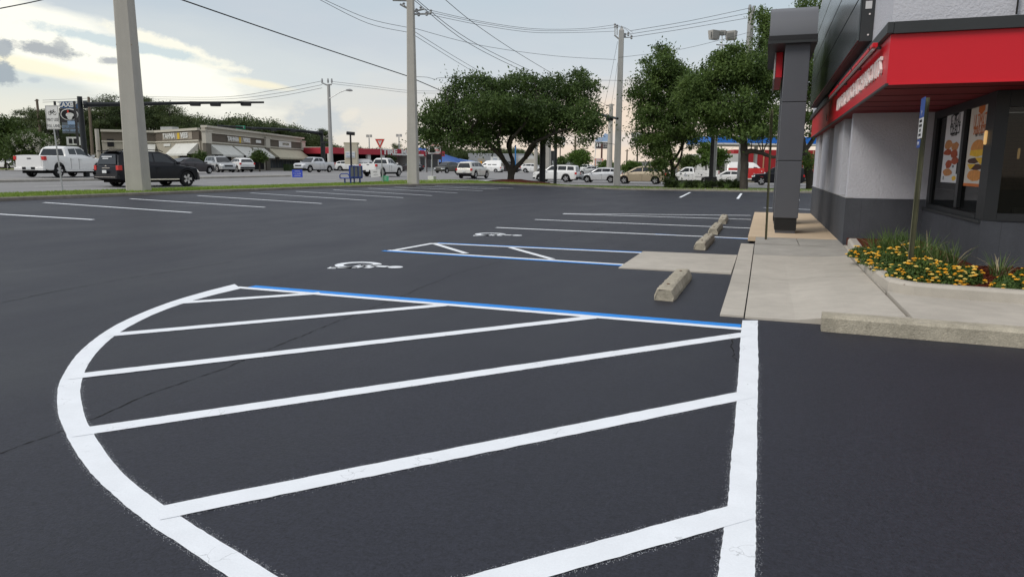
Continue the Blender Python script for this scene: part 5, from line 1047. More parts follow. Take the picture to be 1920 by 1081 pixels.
# things below are built facing local -y, the Empty turns them
def facing(rz_off=0): return math.atan2(FR.y, FR.x)+rz_off
def put(name, px, py, label, cat, group=None, rz=0, d=None, z=None):
    p = gh(px, py) if d is None else at(px, py, d)
    return thing(name, (p[0], p[1], (H(p[0], p[1])+.06) if z is None else z), label, cat, group, rz=facing(rz)), (np.dot(p-CAM, fw))
t, d = put('road_sign', 117, 362, 'white bicycle may use full lane sign on a grey post at the left', 'sign', rz=-.15)
sc = d/F; hp = (362-205)*sc
part('post', MB().tube([(0, .03, 0), (-.16, .03, hp*.97)], .028, 8), M_STEEL, t)
s_ = part('sign_plate', MB().extr([(-.11-13.6*sc, 0, hp-43*sc), (-.11+13.6*sc, 0, hp-43*sc), (-.11+13.6*sc, 0, hp), (-.11-13.6*sc, 0, hp)], (0, .006, 0)), M_WS, t, bevel=.0)
def ring2(c, r, w, n=16): 
    mb = MB(); P_ = [(c[0]+r*math.cos(a_), c[1], c[2]+r*math.sin(a_)) for a_ in np.linspace(0, math.tau, n+1)[:-1]]; Q_ = [(c[0]+(r-w)*math.cos(a_), c[1], c[2]+(r-w)*math.sin(a_)) for a_ in np.linspace(0, math.tau, n+1)[:-1]]
    return mb.add(P_+Q_, [(i, (i+1) % n, n+(i+1) % n, n+i) for i in range(n)])
zc = hp-14*sc; u = sc
for dx in (-5, 5): part('bicycle_wheel', ring2((-.11+dx*u, -.003, zc), 3.6*u, .8*u), M_BLK, t)
mb = MB()
for a_, b_ in (((-5, 0), (-2, 4)), ((-2, 4), (3, 4)), ((3, 4), (5, 0)), ((-2, 4), (0, 0)), ((0, 0), (3, 4)), ((-5, 0), (0, 0)), ((3, 4), (2.6, 6)), ((2.6, 6), (4.4, 6)), ((-2, 4), (-2.4, 5.2)), ((-3.2, 5.2), (-1.6, 5.2))): mb.tube([(-.11+a_[0]*u, -.004, zc+a_[1]*u), (-.11+b_[0]*u, -.004, zc+b_[1]*u)], .4*u, 4)
part('bicycle_frame', mb, M_BLK, t)
for s2, zz in (('MAY USE', 26), ('FULL LANE', 37)): text('lettering', s2, 8.2*u, M_BLK, t, frame((-.11, -.004, hp-zz*u), (1, 0, 0)), .001, .78 if s2[0] == 'M' else .66)
part('border', MB().add([(-.11+x*u, -.002, hp+y*u) for x, y in ((-12.6, -42), (12.6, -42), (12.6, -1), (-12.6, -1), (-12, -41.4), (12, -41.4), (12, -1.6), (-12, -1.6))], [(0, 1, 5, 4), (1, 2, 6, 5), (2, 3, 7, 6), (3, 0, 4, 7)]), M_BLK, t)
# yield sign
t, d = put('yield_sign', 718, 345, 'red and white yield sign on a pale post behind the blue bench', 'sign'); sc = d/F; hp = (345-264)*sc
part('post', MB().tube([(0, .03, 0), (-.1, .03, hp-.1)], .035, 8), M_STEEL, t)
tri = lambda w, top, bot, y: [(-.13-w, y, top), (-.13+w, y, top), (-.13, y, bot)]
part('sign_plate', MB().extr(tri(9.4*sc, hp, hp-19*sc, 0), (0, .01, 0)), M_WS, t); part('red_triangle', MB().extr(tri(8.6*sc, hp-.4*sc, hp-17.6*sc, -.004), (0, .003, 0)), M_RSIGN, t)
part('white_triangle', MB().extr(tri(4.2*sc, hp-3.2*sc, hp-12*sc, -.008), (0, .003, 0)), M_WS, t); text('lettering', 'YIELD', 2.4*sc, M_RSIGN, t, frame((-.13, -.010, hp-5*sc), (1, 0, 0)), .001, .8)
# yard signs
def yard(px, py, w, h, m, label, rows, tc_, rz=0, tilt=0, dpt=None):
    t, d = put('yard_sign', px, py, label, 'sign', rz=rz, d=dpt); sc = d/F; w *= sc; h *= sc
    for sx in (-.3, .3): part('stake', MB().tube([(sx*w, .01, -.1), (sx*w, .01, h*.5)], .006, 4), M_STEEL, t)
    co, si = math.cos(tilt), math.sin(tilt)
    part('board', MB().extr([(x*co-z*si, 0, .12+x*si+z*co) for x, z in ((-w/2, 0), (w/2, 0), (w/2, h), (-w/2, h))], (0, .008, 0)), m, t)
    for k, (s2, z, s3, sx) in enumerate(rows): text('lettering', s2, h*s3, tc_ if k != 9 else M_BLK, t, frame((-z*h*si, -.003, .12+z*h*co), (co, 0, si), (-si, 0, co)), .001, sx)
M_YB = mat('sign_bright_blue', (.05, .09, .55), .5, .3, var=0); M_YG = mat('sign_mint_green', (.10, .45, .26), .5, .3, var=0)
yard(558, 337, 19, 14, M_YB, 'bright blue yard sign with white and pink writing on the road side', [('VOTE', .8, .22, 1.2), ('FOR CHANGE', .5, .2, .8), ('NOVEMBER', .22, .2, .8)], M_WS, .1)
yard(705, 336, 18, 14, M_WS, 'white yard sign tilted, left of the yield sign post', [('SIGNS', .68, .22, .9), ('555-0142', .28, .2, .7)], M_BLK, 0, .1)
yard(722, 345, 13, 10, M_YG, 'small mint green yard sign at the foot of the yield sign', [('OPEN', .66, .26, .8), ('HERE', .3, .26, .8)], M_WS, .2, -.08)
# blue bench
M_BB = mat('blue_bench_steel', (.015, .05, .30), .35, .5, .1, var=.05); M_MESH = mat('grey_mesh_panel', (.2, .21, .22), .5, .4, .3, var=.1, fine=.3, fs=60)
p = gh(664, 347); t = thing('bus_bench', (p[0]+.1, p[1], H(p[0], p[1])+.06), 'blue metal bench with three mesh back panels on the grass strip', 'bench', rz=math.radians(4)); t.scale = (.9, .9, .8)
for y in (-.62, .62):
    part('leg', MB().bb(-.45, -.38, y-.03, y+.03, -.1, .42), M_BB, t); part('leg', MB().bb(-.05, .03, y-.03, y+.03, -.1, .42), M_BB, t)
    part('armrest', MB().tube([(-.62, y*1.35, .40), (-.64, y*1.35, .62), (-.55, y*1.35, .72), (-.1, y*1.35, .74), (.02, y*1.35, .60)], .035, 6), M_BB, t, smooth=60)
part('seat', MB().bb(-.62, .02, -.84, .84, .38, .47), M_BB, t, bevel=.02)
bk = part('backrest', MB().bb(.0, .07, -.84, .84, .44, .54).bb(.0, .07, -.84, .84, 1.22, 1.30), M_BB, t)
for k in range(4): part('back_post', MB().bb(.0, .08, -.84+k*.535, -.76+k*.535, .40, 1.30), M_BB, bk)
for k in range(3): part('mesh_panel', MB().bb(.02, .05, -.755+k*.535, -.31+k*.535, .545, 1.215), M_MESH, bk)
# pylon and monument signs: board helper built at the distance of the sign
def board(name, px0, py0, px1, py1, d, m, t, base, dep=.3, out=0, bevel=0):
    a_, b_ = at(px0, py1, d), at(px1, py0, d); c = (a_+b_)/2-base; return part(name, MB().box((0, 0, 0), (abs(np.dot(b_-a_, FR)), dep, abs(b_[2]-a_[2]))).mesh and MB().box((0, 0, 0), (abs(np.dot(b_-a_, np.array(FR))), dep, abs(b_[2]-a_[2]))), m, t) if False else _board(name, a_, b_, c, dep, out, m, t, bevel)
def _board(name, a_, b_, c, dep, out, m, t, bevel):
    w, h = abs(np.dot(b_-a_, np.array(FR))), abs(b_[2]-a_[2]); mb = MB().box((0, 0, 0), (w, dep, h)); rz = math.atan2(FR.y, FR.x); c = np.array(c)+np.array(FN)*out
    cs, sn = math.cos(rz), math.sin(rz); mb.v = [(x*cs-y*sn+c[0], x*sn+y*cs+c[1], z+c[2]) for x, y, z in mb.v]; return part(name, mb, m, t, bevel=bevel)
def words(s2, px, py, hpx, d, m, t, base, out=.2, sx=1, bold=0):
    c = at(px, py, d)-base+np.array(FN)*out; return text('lettering', s2, hpx/F*d*1.35, m, t, frame(tuple(c), tuple(FR)), .01, sx, bold)
def oval(name, px, py, rx, ry, d, m, t, base, out=.2, dep=.05):
    c = at(px, py, d)-base+np.array(FN)*out; r1, r2 = rx/F*d, ry/F*d; P_ = [tuple(c+np.array(FR)*r1*math.cos(a_)+np.array((0, 0, r2*math.sin(a_)))) for a_ in np.linspace(0, math.tau, 25)[:-1]]; return part(name, MB().extr(P_, tuple(-np.array(FN)*dep)), m, t)
def post_at(px, py0, py1, d, wpx, m, t, base, dep=None):
    a_, b_ = at(px, py0, d), at(px, py1, d); w = wpx/F*d; z0 = H(a_[0], a_[1]); part('post', MB().box(tuple(np.array((a_[0], a_[1], (z0+b_[2])/2))-base), (w, dep or w, b_[2]-z0), math.atan2(FR.y, FR.x)), m, t)
def sign_thing(name, px, d, label, cat='sign'):
    p = at(px, 315, d); base = np.array((p[0], p[1], H(p[0], p[1]))); return thing(name, tuple(base), label, cat), base
M_SKYB = mat('sign_deep_blue', (.03, .09, .22), .5, .3, var=0); M_LB = mat('sign_light_blue', (.30, .42, .60), .5, .3, var=0)
d = 85; t, b = sign_thing('pylon_sign', 132, d, 'tall roadside pylon with oval emblem, letter board and white panel beside the black signal mast')
for px in (116, 152): post_at(px, 330, 192, d, 3, M_BLACK, t, b)
board('sign_box', 113, 191, 150, 203, d, M_SKYB, t, b); words("ZAXBY'S", 132, 197, 9, d, M_WS, t, b, .18, .95, .03)
board('sign_box', 113, 204, 150, 229, d, M_BLACK, t, b); oval('oval_emblem', 132, 215, 16.5, 11, d, M_WS, t, b, .2); oval('oval_emblem', 132, 215, 14.6, 9.2, d, M_BLK, t, b, .27); oval('emblem_figure', 134, 216, 7.5, 4.2, d, M_WS, t, b, .34); oval('emblem_figure', 131, 210, 1.6, 3.5, d, M_RSIGN, t, b, .40); oval('emblem_figure', 134, 221, 4.5, 3.5, d, M_WS, t, b, .34)
board('letter_board', 118, 230, 150, 250, d, mat('grey_letter_board', (.13, .15, .17), .6, .3, var=.1), t, b); words('ZENSATIONAL', 134, 238, 4.5, d, M_LB, t, b, .2, .8); words('NOW HIRING', 134, 245, 4.5, d, M_LB, t, b, .2, .8); board('sign_box', 129, 227, 145, 234, d-.1, M_LB, t, b, .1, .2)
board('sign_panel', 126, 257, 151, 272, d, M_WS, t, b)
for px in (134, 143): board('sign_picture', px-3, 260, px+3, 269, d, M_BLK, t, b, .05, .2)
d = 112; t, b = sign_thing('pylon_sign', 814, d, 'pylon sign on two dark posts with orange lettered boards and a black reader board')
for px in (800.5, 828): post_at(px, 330, 262, d, 1.6, mat('brown_post', (.05, .03, .03), .7, .2, var=0), t, b)
M_SGO = mat('sign_orange_print', (.6, .18, .08), .5, .3, var=0)
board('sign_box', 802, 262.5, 826, 268.5, d, M_WS, t, b); words('JEFFERSON DINER', 814, 265.5, 3.6, d, mat('print_brown', (.15, .07, .03), .6, .2, var=0), t, b, .2, .7)
board('sign_box', 802, 269.5, 826, 274.5, d, M_WS, t, b); words('MUFFLER BRAKES', 814, 272, 3.8, d, M_SGO, t, b, .2, .75)
board('sign_box', 802, 275.5, 826, 288, d, M_WS, t, b, .3, 0, .3); board('sign_picture', 807, 277.5, 815, 285, d, M_BLK, t, b, .05, .2); words('TIRE', 820, 282, 4.5, d, M_RSIGN, t, b, .2, .8)
board('letter_board', 801, 289, 827, 299, d, M_BLACK, t, b)
d = 60; t, b = sign_thing('road_sign', 810, d, 'grey back of a road sign on a leaning post right of the tan pole'); 
part('post', MB().tube([(0, 0, .4), wloc(b, 810, 290, d)], .05, 6), M_STEEL, t); board('sign_plate', 805.5, 277, 814.5, 286, d, M_BLK, t, b, .03); part('footing', MB().box((0, 0, .25), (.55, .55, .5)), M_WS, t, bevel=.03)
d = 92; t, b = sign_thing('monument_sign', 659, d, 'cream monument sign with a gold panel behind the black street lamp')
board('sign_body', 647, 271, 671, 308, d, mat('cream_stucco', (.52, .48, .38), .8, .2, var=.04), t, b, .8); board('sign_cap', 646, 267.5, 672, 271, d, mat('cream_cap', (.40, .37, .28), .8, .2, var=.04), t, b, 1.1)
board('gold_panel', 648, 273, 666, 281, d, mat('gold_sign', (.30, .22, .04), .5, .3, var=0), t, b, .1, .42); words('GOLD CO', 657, 277, 4, d, mat('yellow_print', (.8, .6, .1), .5, .2, var=0), t, b, .5, .7)
board('sign_panel', 649, 284, 667, 296, d, M_WS, t, b, .1, .42); words('CAR WASH', 658, 288, 3, d, M_LB, t, b, .5, .8); words('NAILS  TAX', 658, 293, 3, d, M_LB, t, b, .5, .8)
d = 150; t, b = sign_thing('pylon_sign', 1128, d, 'tall sign with mountain shaped blue top and dark picture board on one brown post'); post_at(1127, 330, 270, d, 3, mat('rust_post', (.12, .06, .05), .8, .2, var=0), t, b)
board('picture_board', 1115, 266, 1141, 279, d, M_WS, t, b); board('sign_picture', 1117, 267.5, 1127, 277.5, d, mat('dark_print', (.07, .05, .05), .6, .2, var=.4, vs=3), t, b, .05, .2); board('sign_picture', 1128, 267.5, 1140, 277.5, d, mat('dark_print2', (.10, .09, .09), .6, .2, var=.4, vs=6), t, b, .05, .2)
for px in (1119.5, 1124.5): oval('face_print', px, 272, 1.7, 3.2, d, M_WS, t, b, .3)
for k, q_ in enumerate((268.8, 271.5, 274.5)): words('EL PATRON'[k*3:k*3+3]+' BAR', 1134, q_+.5, 2.4, d, M_WS, t, b, .3, .6)
c_ = lambda x, y: tuple(at(x, y, d)-b)
part('blue_top', MB().extr([c_(1115, 265.4), c_(1119, 260), c_(1125, 257), c_(1129, 259), c_(1134, 250), c_(1141, 252), c_(1141, 265.4)], tuple(-np.array(FN)*.3)), M_LB, t); words('PARK', 1124, 262, 4, d, M_WS, t, b, .1, .8)
part('sign_truss', MB().tube([c_(1117, 279), c_(1113, 318)], .08, 4), M_STEEL, t)
d = 130; t, b = sign_thing('reader_board', 1123, d, 'low white reader board sign with pink posts under the tall picture sign'); board('sign_box', 1114, 297, 1131, 308, d, M_WS, t, b); words('TACO TUESDAY', 1122.5, 299.5, 3, d, M_RSIGN, t, b, .2, .6); words('$1.99', 1122.5, 304.5, 3, d, M_BLK, t, b, .2, .7)
for px in (1116, 1129): post_at(px, 330, 297, d, 1, M_SGO, t, b)
d = 140; t, b = sign_thing('pylon_sign', 1050, d, 'dark oval topped sign with small cabinet, left of the far pole'); post_at(1049.5, 330, 262, d, 1.8, M_BLACK, t, b); oval('oval_emblem', 1050, 260, 10, 4.2, d, mat('sign_dark_green', (.03, .07, .06), .5, .3, var=0), t, b, .1, .3); words('SHELBY', 1050, 260, 3, d, M_WS, t, b, .2, .8); board('sign_box', 1047, 267, 1059, 272, d, M_WS, t, b, .05); board('sign_box', 1046, 296, 1054, 304, d, M_WS, t, b, .05)
d = 150; t, b = sign_thing('sign_cabinet', 1193, d, 'dark framed cabinet sign half hidden by the right hand trees'); post_at(1193, 330, 262, d, 1.5, M_BLACK, t, b); board('sign_box', 1184, 249, 1203, 258, d, M_WS, t, b); words('CHURCH', 1194, 254, 4.5, d, M_BLK, t, b, .2, .8); board('sign_box', 1184, 259, 1203, 264, d, M_BLACK, t, b)
d = 128; t, b = sign_thing('number_sign', 903, d, 'white square sign with number above a grey and orange block'); post_at(902, 330, 290, d, 1.5, M_STEEL, t, b); board('sign_box', 898, 286, 906, 295, d, M_WS, t, b); words('27', 902, 290.5, 7, d, M_BLK, t, b, .2, .8, .02); board('grey_block', 896, 297, 909, 310, d, mat('block_tan', (.33, .31, .26), .8, .2, var=.05), t, b, 1); part('orange_arrow', MB().extr([c2 for c2 in [tuple(at(897.5, 308, d)-b+np.array(FN)*.6), tuple(at(904, 308, d)-b+np.array(FN)*.6), tuple(at(904, 302, d)-b+np.array(FN)*.6), tuple(at(900, 303.5, d)-b+np.array(FN)*.6)]], tuple(np.array(FN)*.1)), mat('sign_amber', (.75, .33, .02), .5, .2, var=0), t)
d = 125; t, b = sign_thing('reader_board', 928, d, 'stacked white signs in front of the low grey building'); board('sign_box', 920, 294, 936, 304, d, M_WS, t, b); board('sign_box', 916, 305, 938, 317, d, M_WS, t, b); words('R.T.KNOX', 927, 306.5, 3, d, M_BLK, t, b, .2, .9); words('SALE', 928, 298, 3, d, M_LB, t, b, .2, .9)
d = 140; t, b = sign_thing('banner_pole', 966, d, 'slim bright blue banner pole seen through the oak limbs'); post_at(966, 330, 272, d, 2.4, mat('banner_blue', (.02, .17, .42), .5, .3, var=0), t, b)
d = 60; t, b = sign_thing('no_turn_sign', 1098, 140, 'round yellowish sign board near the far silver cars'); oval('sign_disc', 1098, 307, 5, 5, 140, mat('sign_pale_yellow', (.5, .45, .28), .6, .2, var=.1), t, b, .1); post_at(1098, 330, 305, 140, .8, M_STEEL, t, b)
# twisted props
def facade(name, p0, p1, z0, z1, m, t, th=.25, out=0, label=None, u0=0, u1=1, bevel=0):
    """upright slab between two ground points, its face towards the camera side"""
    p0, p1 = np.array(p0[:2], float), np.array(p1[:2], float); d = (p1-p0); L = np.linalg.norm(d); d /= L; n = np.array((d[1], -d[0]));
    if np.dot(n, -p0) < 0: n = -n
    a_, b_ = p0+d*L*u0+n*out, p0+d*L*u1+n*out; return part(name, MB().prism([tuple(a_), tuple(b_), tuple(b_-n*th), tuple(a_-n*th)], z0, z1), m, t, bevel=bevel)
def fac_text(s2, p0, p1, u, z, size, m, t, out=.05, sx=1, bold=0):
    p0, p1 = np.array(p0[:2], float), np.array(p1[:2], float); d = p1-p0; L = np.linalg.norm(d); d /= L; n = np.array((d[1], -d[0]));
    if np.dot(n, -p0) < 0: n = -n
    c = p0+d*L*u+n*out; side = d if np.cross(np.append(d, 0), (0, 0, 1))@np.append(n, 0) > 0 else -d
    return text('lettering', s2, size, m, t, frame((c[0], c[1], z), (side[0], side[1], 0)), .03, sx, bold)
# ---------------------------------------------------------------- tan strip of shops
M_SB = mat('beige_stucco', (.40, .37, .31), .85, .2, var=.04, vs=1, fine=.04, fs=20); M_SBR = mat('brown_band', (.12, .10, .08), .8, .2, var=.05); M_CORN = mat('cream_cornice', (.52, .49, .42), .8, .2, var=.04); M_AWN = mat('white_awning', (.62, .62, .58), .75, .2, var=.06, vs=1, streak=.08); M_AWN2 = mat('cream_awning', (.50, .46, .35), .8, .2, var=.08, streak=.1)
SA, SB = at(388, 315, 89), at(570, 315, 125); SC, SD = at(195, 315, 97), at(296, 315, 99); SE = at(377, 315, 91)
ST = thing('shop_building', (0, 0, 0), 'long tan row of shops with brown sign bands and white sloping awnings', 'shops'); G0 = .78
def zof(py, px, d): return at(px, py, d)[2]
Z1 = zof(244, 250, 97.5)
for q0, q1, nm in ((SC, SD, 0), (SD, SE, 1)):
    facade('wall', q0, q1, G0-.5, Z1-1.5, M_SB, ST, .3); facade('sign_band', q0, q1, Z1-1.5, Z1-.3, M_SBR, ST, .3, .02); facade('cornice', q0, q1, Z1-.3, Z1, M_CORN, ST, .4, .2); facade('ledge', q0, q1, Z1-1.65, Z1-1.48, M_CORN, ST, .3, .12); facade('ledge', q0, q1, 2.9, 3.0, M_CORN, ST, .2, .06)
bk = [SC[:2]*1.006, SD[:2]*1.006, SE[:2]*1.01, SB[:2]*1.004+np.array((-1., 0)), SB[:2]*1.004+np.array((-26., 6)), SC[:2]*1.18+np.array((-2., 16))]; part('flat_roof', MB().prism([tuple(q_) for q_ in bk], G0, Z1-.5), M_SB, ST)
fac_text('TAHNIA ', SD, SE, .36, Z1-.88, .95, M_WS, ST, .12, 1.0, .03); fac_text('VEES', SD, SE, .70, Z1-.88, .95, M_WS, ST, .12, 1.0, .03); facade('sign_board', SD, SE, Z1-1.35, Z1-.45, mat('sign_backing', (.34, .30, .25), .7, .2, var=.1), ST, .02, .06, u0=.18, u1=.86)
M_AMB = mat('amber_mark', (.62, .42, .04), .6, .2, var=0); facade('sign_mark', SD, SE, Z1-1.3, Z1-.5, M_AMB, ST, .04, .10, u0=.535, u1=.585)
facade('oval_sign', SD, SE, Z1-2.2, Z1-1.85, M_WS, ST, .05, .1, u0=.2, u1=.36, bevel=.02); facade('square_sign', SC, SD, 3.9, 4.9, M_BLK, ST, .05, .08, u0=.1, u1=.22)
def awning(q0, q1, u0, u1, zt_, zb_, outw, m, label=None):
    p0, p1 = np.array(q0[:2], float), np.array(q1[:2], float); d = p1-p0; L = np.linalg.norm(d); d /= L; n = np.array((d[1], -d[0]));
    if np.dot(n, -p0) < 0: n = -n
    a_, b_ = p0+d*L*u0, p0+d*L*u1; k = .0*d; vs = [(*(a_+n*.1), zt_), (*(b_+n*.1), zt_), (*(b_+n*outw), zb_), (*(a_+n*outw), zb_), (*(a_+n*outw), zb_-.25), (*(b_+n*outw), zb_-.25), (*(a_+n*.1), zb_), (*(b_+n*.1), zb_)]
    return part('awning', MB().add(vs, [(0, 1, 2, 3), (3, 2, 5, 4), (0, 3, 6), (1, 7, 2)]), m, ST)
awning(SC, SD, .78, .99, Z1-1.9, Z1-3.0, 1.2, M_AWN)
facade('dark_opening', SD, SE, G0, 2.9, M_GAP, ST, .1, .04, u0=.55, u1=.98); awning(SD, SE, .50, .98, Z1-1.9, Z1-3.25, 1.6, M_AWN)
part('roof_unit', MB().box((*(at(318, 242, 103)[:2]), Z1+.3), (2.2, 1.2, .9)), M_STEEL, ST)
ZT0 = zof(235.5, 388, 89); ZT = ZT0
facade('wall', SA, SB, G0-.5, ZT-1.95, M_SB, ST, .5); facade('sign_band', SA, SB, ZT-1.95, ZT-.85, M_SBR, ST, .45, .02); facade('parapet', SA, SB, ZT-.85, ZT-.25, M_SB, ST, .5, .05, u1=.985); facade('cornice', SA, SB, ZT-.25, ZT, M_CORN, ST, .8, .3); facade('ledge', SA, SB, ZT-2.1, ZT-1.96, M_CORN, ST, .3, .2); facade('ledge', SA, SB, ZT-.9, ZT-.8, M_CORN, ST, .3, .2)
for u in (-.01, .52, .965): facade('pilaster', SA, SB, ZT-2.2, ZT-.7, M_CORN, ST, .5, .28, u0=u, u1=u+.045); facade('pilaster_base', SA, SB, G0, ZT-2.2, mat('taupe_pier', (.16, .145, .12), .85, .2, var=.05), ST, .4, .2, u0=u+.002, u1=u+.043); facade('pilaster_cap', SA, SB, ZT-.7, ZT-.58, M_CORN, ST, .7, .38, u0=u-.005, u1=u+.05)
facade('sign_board', SA, SB, ZT-1.8, ZT-1.0, mat('sign_backing', (.34, .30, .25), .7, .2, var=.1), ST, .02, .06, u0=.17, u1=.38)
fac_text('TAHNIA', SA, SB, .215, ZT-1.4, .75, M_WS, ST, .12, 1.3, .03); facade('sign_mark', SA, SB, ZT-1.8, ZT-1.0, M_AMB, ST, .04, .1, u0=.272, u1=.285); fac_text('VEES', SA, SB, .335, ZT-1.4, .75, M_WS, ST, .12, 1.5, .03)
facade('oval_sign', SA, SB, ZT-1.6, ZT-1.2, M_WS, ST, .05, .1, u0=.43, u1=.48); facade('sign_board', SA, SB, ZT-1.9, ZT-.95, M_WS, ST, .05, .08, u0=.68, u1=.83); fac_text('FIRST HEALTH', SA, SB, .76, ZT-1.4, .5, M_SB, ST, .14, .9)
G1 = .95
for k, (u0, u1) in enumerate(((.03, .20), (.22, .36), (.39, .51))):
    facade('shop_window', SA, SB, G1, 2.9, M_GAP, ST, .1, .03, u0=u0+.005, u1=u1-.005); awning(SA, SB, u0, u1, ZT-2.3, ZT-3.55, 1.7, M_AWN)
awning(SA, SB, .56, .965, ZT-2.3, ZT-3.6, 1.7, M_AWN2)
M_SWN = glassmat('shopfront_glass', (.10, .11, .12), .1)
for k in range(12):
    u = .57+k*.033
    w = facade('shop_window', SA, SB, G1+.2, 2.6, M_SWN, ST, .06, .05, u0=u, u1=u+.028); facade('window_frame', SA, SB, G1+1.5, G1+1.56, M_CORN, w, .02, .08, u0=u, u1=u+.028)
facade('hedge_wall', SA, SB, G1-.2, 1.75, mat('hedge_dark', (.03, .045, .02), .9, .1, var=.3, vs=3), ST, .8, 4.5, u0=.45, u1=.80)
# ---------------------------------------------------------------- white garage and red canopy
M_WB = mat('white_block_wall', (.60, .60, .58), .8, .2, var=.04); M_RC = mat('red_canopy_band', (.42, .035, .055), .5, .3, var=.03)
GA, GB = at(568, 315, 132), at(622, 315, 132)
g = thing('garage_building', (0, 0, 0), 'small white flat roofed garage between the tan shops and the red canopy', 'building'); facade('wall', GA, GB, .6, zof(277, 590, 132), M_WB, g, 8); facade('roof_edge', GA, GB, zof(277, 590, 132), zof(275.5, 590, 132), M_CORN, g, 8.2, .3)
for u0, u1 in ((.25, .42), (.5, .58), (.62, .8)): facade('window', GA, GB, 2.2, 4, M_GLASS, g, .1, .05, u0=u0, u1=u1)
TA, TB = at(620, 315, 120), at(834, 315, 142)
g = thing('tyre_shop', (0, 0, 0), 'tyre shop with a long red canopy band and white lettering over white walls', 'shop')
facade('canopy_band', TA, TB, zof(288, 640, 120), zof(276.5, 640, 120), M_RC, g, 11, 0); zb_ = zof(288, 640, 120); zt_ = zof(276.5, 640, 120)
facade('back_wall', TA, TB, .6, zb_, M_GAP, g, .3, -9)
for u in (.0, .3, .42): facade('canopy_column', TA, TB, .5, zb_, M_WB, g, .5, -.3, u0=u, u1=u+.025)
facade('white_wall', TA, TB, .5, zb_-.01, M_WB, g, 6, -1.2, u0=.68, u1=.985); facade('lower_canopy', TA, TB, 3.9, zb_-.012, mat('white_metal', (.68, .68, .68), .5, .3, var=.03), g, 3, .3, u0=.5, u1=.78)
for u0, u1 in ((.74, .78), (.80, .84), (.86, .90), (.92, .97)):
    w = facade('shop_window', TA, TB, 1.4, 3.4, M_GLASS, g, .1, -1.1, u0=u0, u1=u1); facade('window_frame', TA, TB, 1.3, 1.4, M_WB, w, .1, -1.05, u0=u0, u1=u1)
zm = (zb_+zt_)/2; sz = (zt_-zb_)*1.28
text_ = text; text = letters
fac_text('TIRE', TA, TB, .472, zm, sz, M_WS, g, .3, 1.35, .05); fac_text('MART', TA, TB, .655, zm, sz, M_WS, g, .3, 1.35, .05); fac_text('TIRE', TA, TB, .844, zm, sz, M_WS, g, .15, 1.1, .04)
text = text_; facade('red_mark', TA, TB, zb_-.1, zt_+.1, mat('deep_red_mark', (.40, .02, .05), .5, .3, var=0), g, .1, .12, u0=.535, u1=.562)
# blue roofed building
M_BR = mat('blue_metal_roof', (.07, .17, .46), .5, .4, 0, var=.04, vs=.5); d = 158
g = thing('blue_roof_building', (0, 0, 0), 'low brick building under a broad pale blue hipped roof', 'building'); A0, A1 = at(826, 315, 150), at(912, 315, 166)
zr0, zr1 = zof(305, 860, d), zof(279, 835, d)
dd = np.array(A1-A0)[:2]; LL = np.linalg.norm(dd); dd /= LL; nn = np.array((dd[1], -dd[0])); nn = nn if nn@-A0[:2] > 0 else -nn
P3 = lambda u, v, z: (A0[0]+dd[0]*LL*u-nn[0]*v, A0[1]+dd[1]*LL*u-nn[1]*v, z)
part('roof', MB().add([P3(-.05, -1, zr0), P3(.6, -1, zr0), P3(.6, 15, zr0), P3(-.05, 15, zr0), P3(-.02, 6, zr1), P3(.12, 6, zr1)], [(0, 1, 5, 4), (1, 2, 5), (2, 3, 4, 5), (3, 0, 4)]), M_BR, g)
part('roof', MB().add([P3(.35, -1.4, zr0-.02), P3(1.05, -1.4, zr0-.3), P3(1.05, 10, zr0+1.3), P3(.12, 6, zr1-.4)], [(0, 1, 2, 3)]), M_BR, g)
for k in range(16):
    u = -.03+k*.04; part('roof_seam', MB().tube([P3(u, -1.02, zr0+.04), P3(-.02+.14*(k/15), 5.9, zr1+.03)], .03, 4), M_BR, g)
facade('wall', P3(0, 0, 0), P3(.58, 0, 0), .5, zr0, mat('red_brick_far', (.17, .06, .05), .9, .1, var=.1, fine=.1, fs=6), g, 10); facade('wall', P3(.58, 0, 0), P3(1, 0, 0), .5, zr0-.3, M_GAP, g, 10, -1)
for u in (.6, .72, .85, .97): facade('porch_post', P3(0, 0, 0), P3(1, 0, 0), .5, zr0-.3, M_WB, g, .4, .6, u0=u, u1=u+.02)
facade('eave', P3(-.05, -1, 0), P3(.6, -1, 0), zr0-.25, zr0-.01, M_WB, g, .2, .02)
M_GR = mat('grey_shingle_roof', (.17, .175, .18), .8, .2, var=.06); M_GRW = mat('grey_wall_far', (.22, .22, .21), .85, .2, var=.08)
def lowb(name, px0, px1, pyt, d, m, label, zb_=.3, pyr=None, mr=None, dep=12):
    q0, q1 = at(px0, 315, d), at(px1, 315, d); g = thing(name, (0, 0, 0), label, 'building'); zt_ = zof(pyt, (px0+px1)/2, d); facade('wall', q0, q1, zb_, zt_ if pyr is None else zof(pyr, (px0+px1)/2, d), m, g, dep)
    if pyr is not None:
        zz = zof(pyr, (px0+px1)/2, d); n = np.array((-q0[0], -q0[1])); n = n/np.linalg.norm(n); a_, b_, f_, e_ = q0[:2]+n, q1[:2]+n, q1[:2]-n*dep/2, q0[:2]-n*dep/2; part('roof', MB().add([(*a_, zz), (*b_, zz), (*f_, zt_), (*e_, zt_), (*(e_-n*dep/2), zz), (*(f_-n*dep/2), zz)], [(0, 1, 2, 3), (3, 2, 5, 4), (0, 3, 4), (1, 5, 2)]), mr, g)
    return g, q0, q1, zt_
g, q0, q1, z_ = lowb('grey_roof_building', 878, 1002, 287, 175, M_GRW, 'long low building with a grey shingle roof seen behind the oak', .3, 303, M_GR)
for u in (.3, .45, .6, .75): facade('window', q0, q1, 1.2, 3.0, M_GLASS, g, .1, .05, u0=u, u1=u+.08)
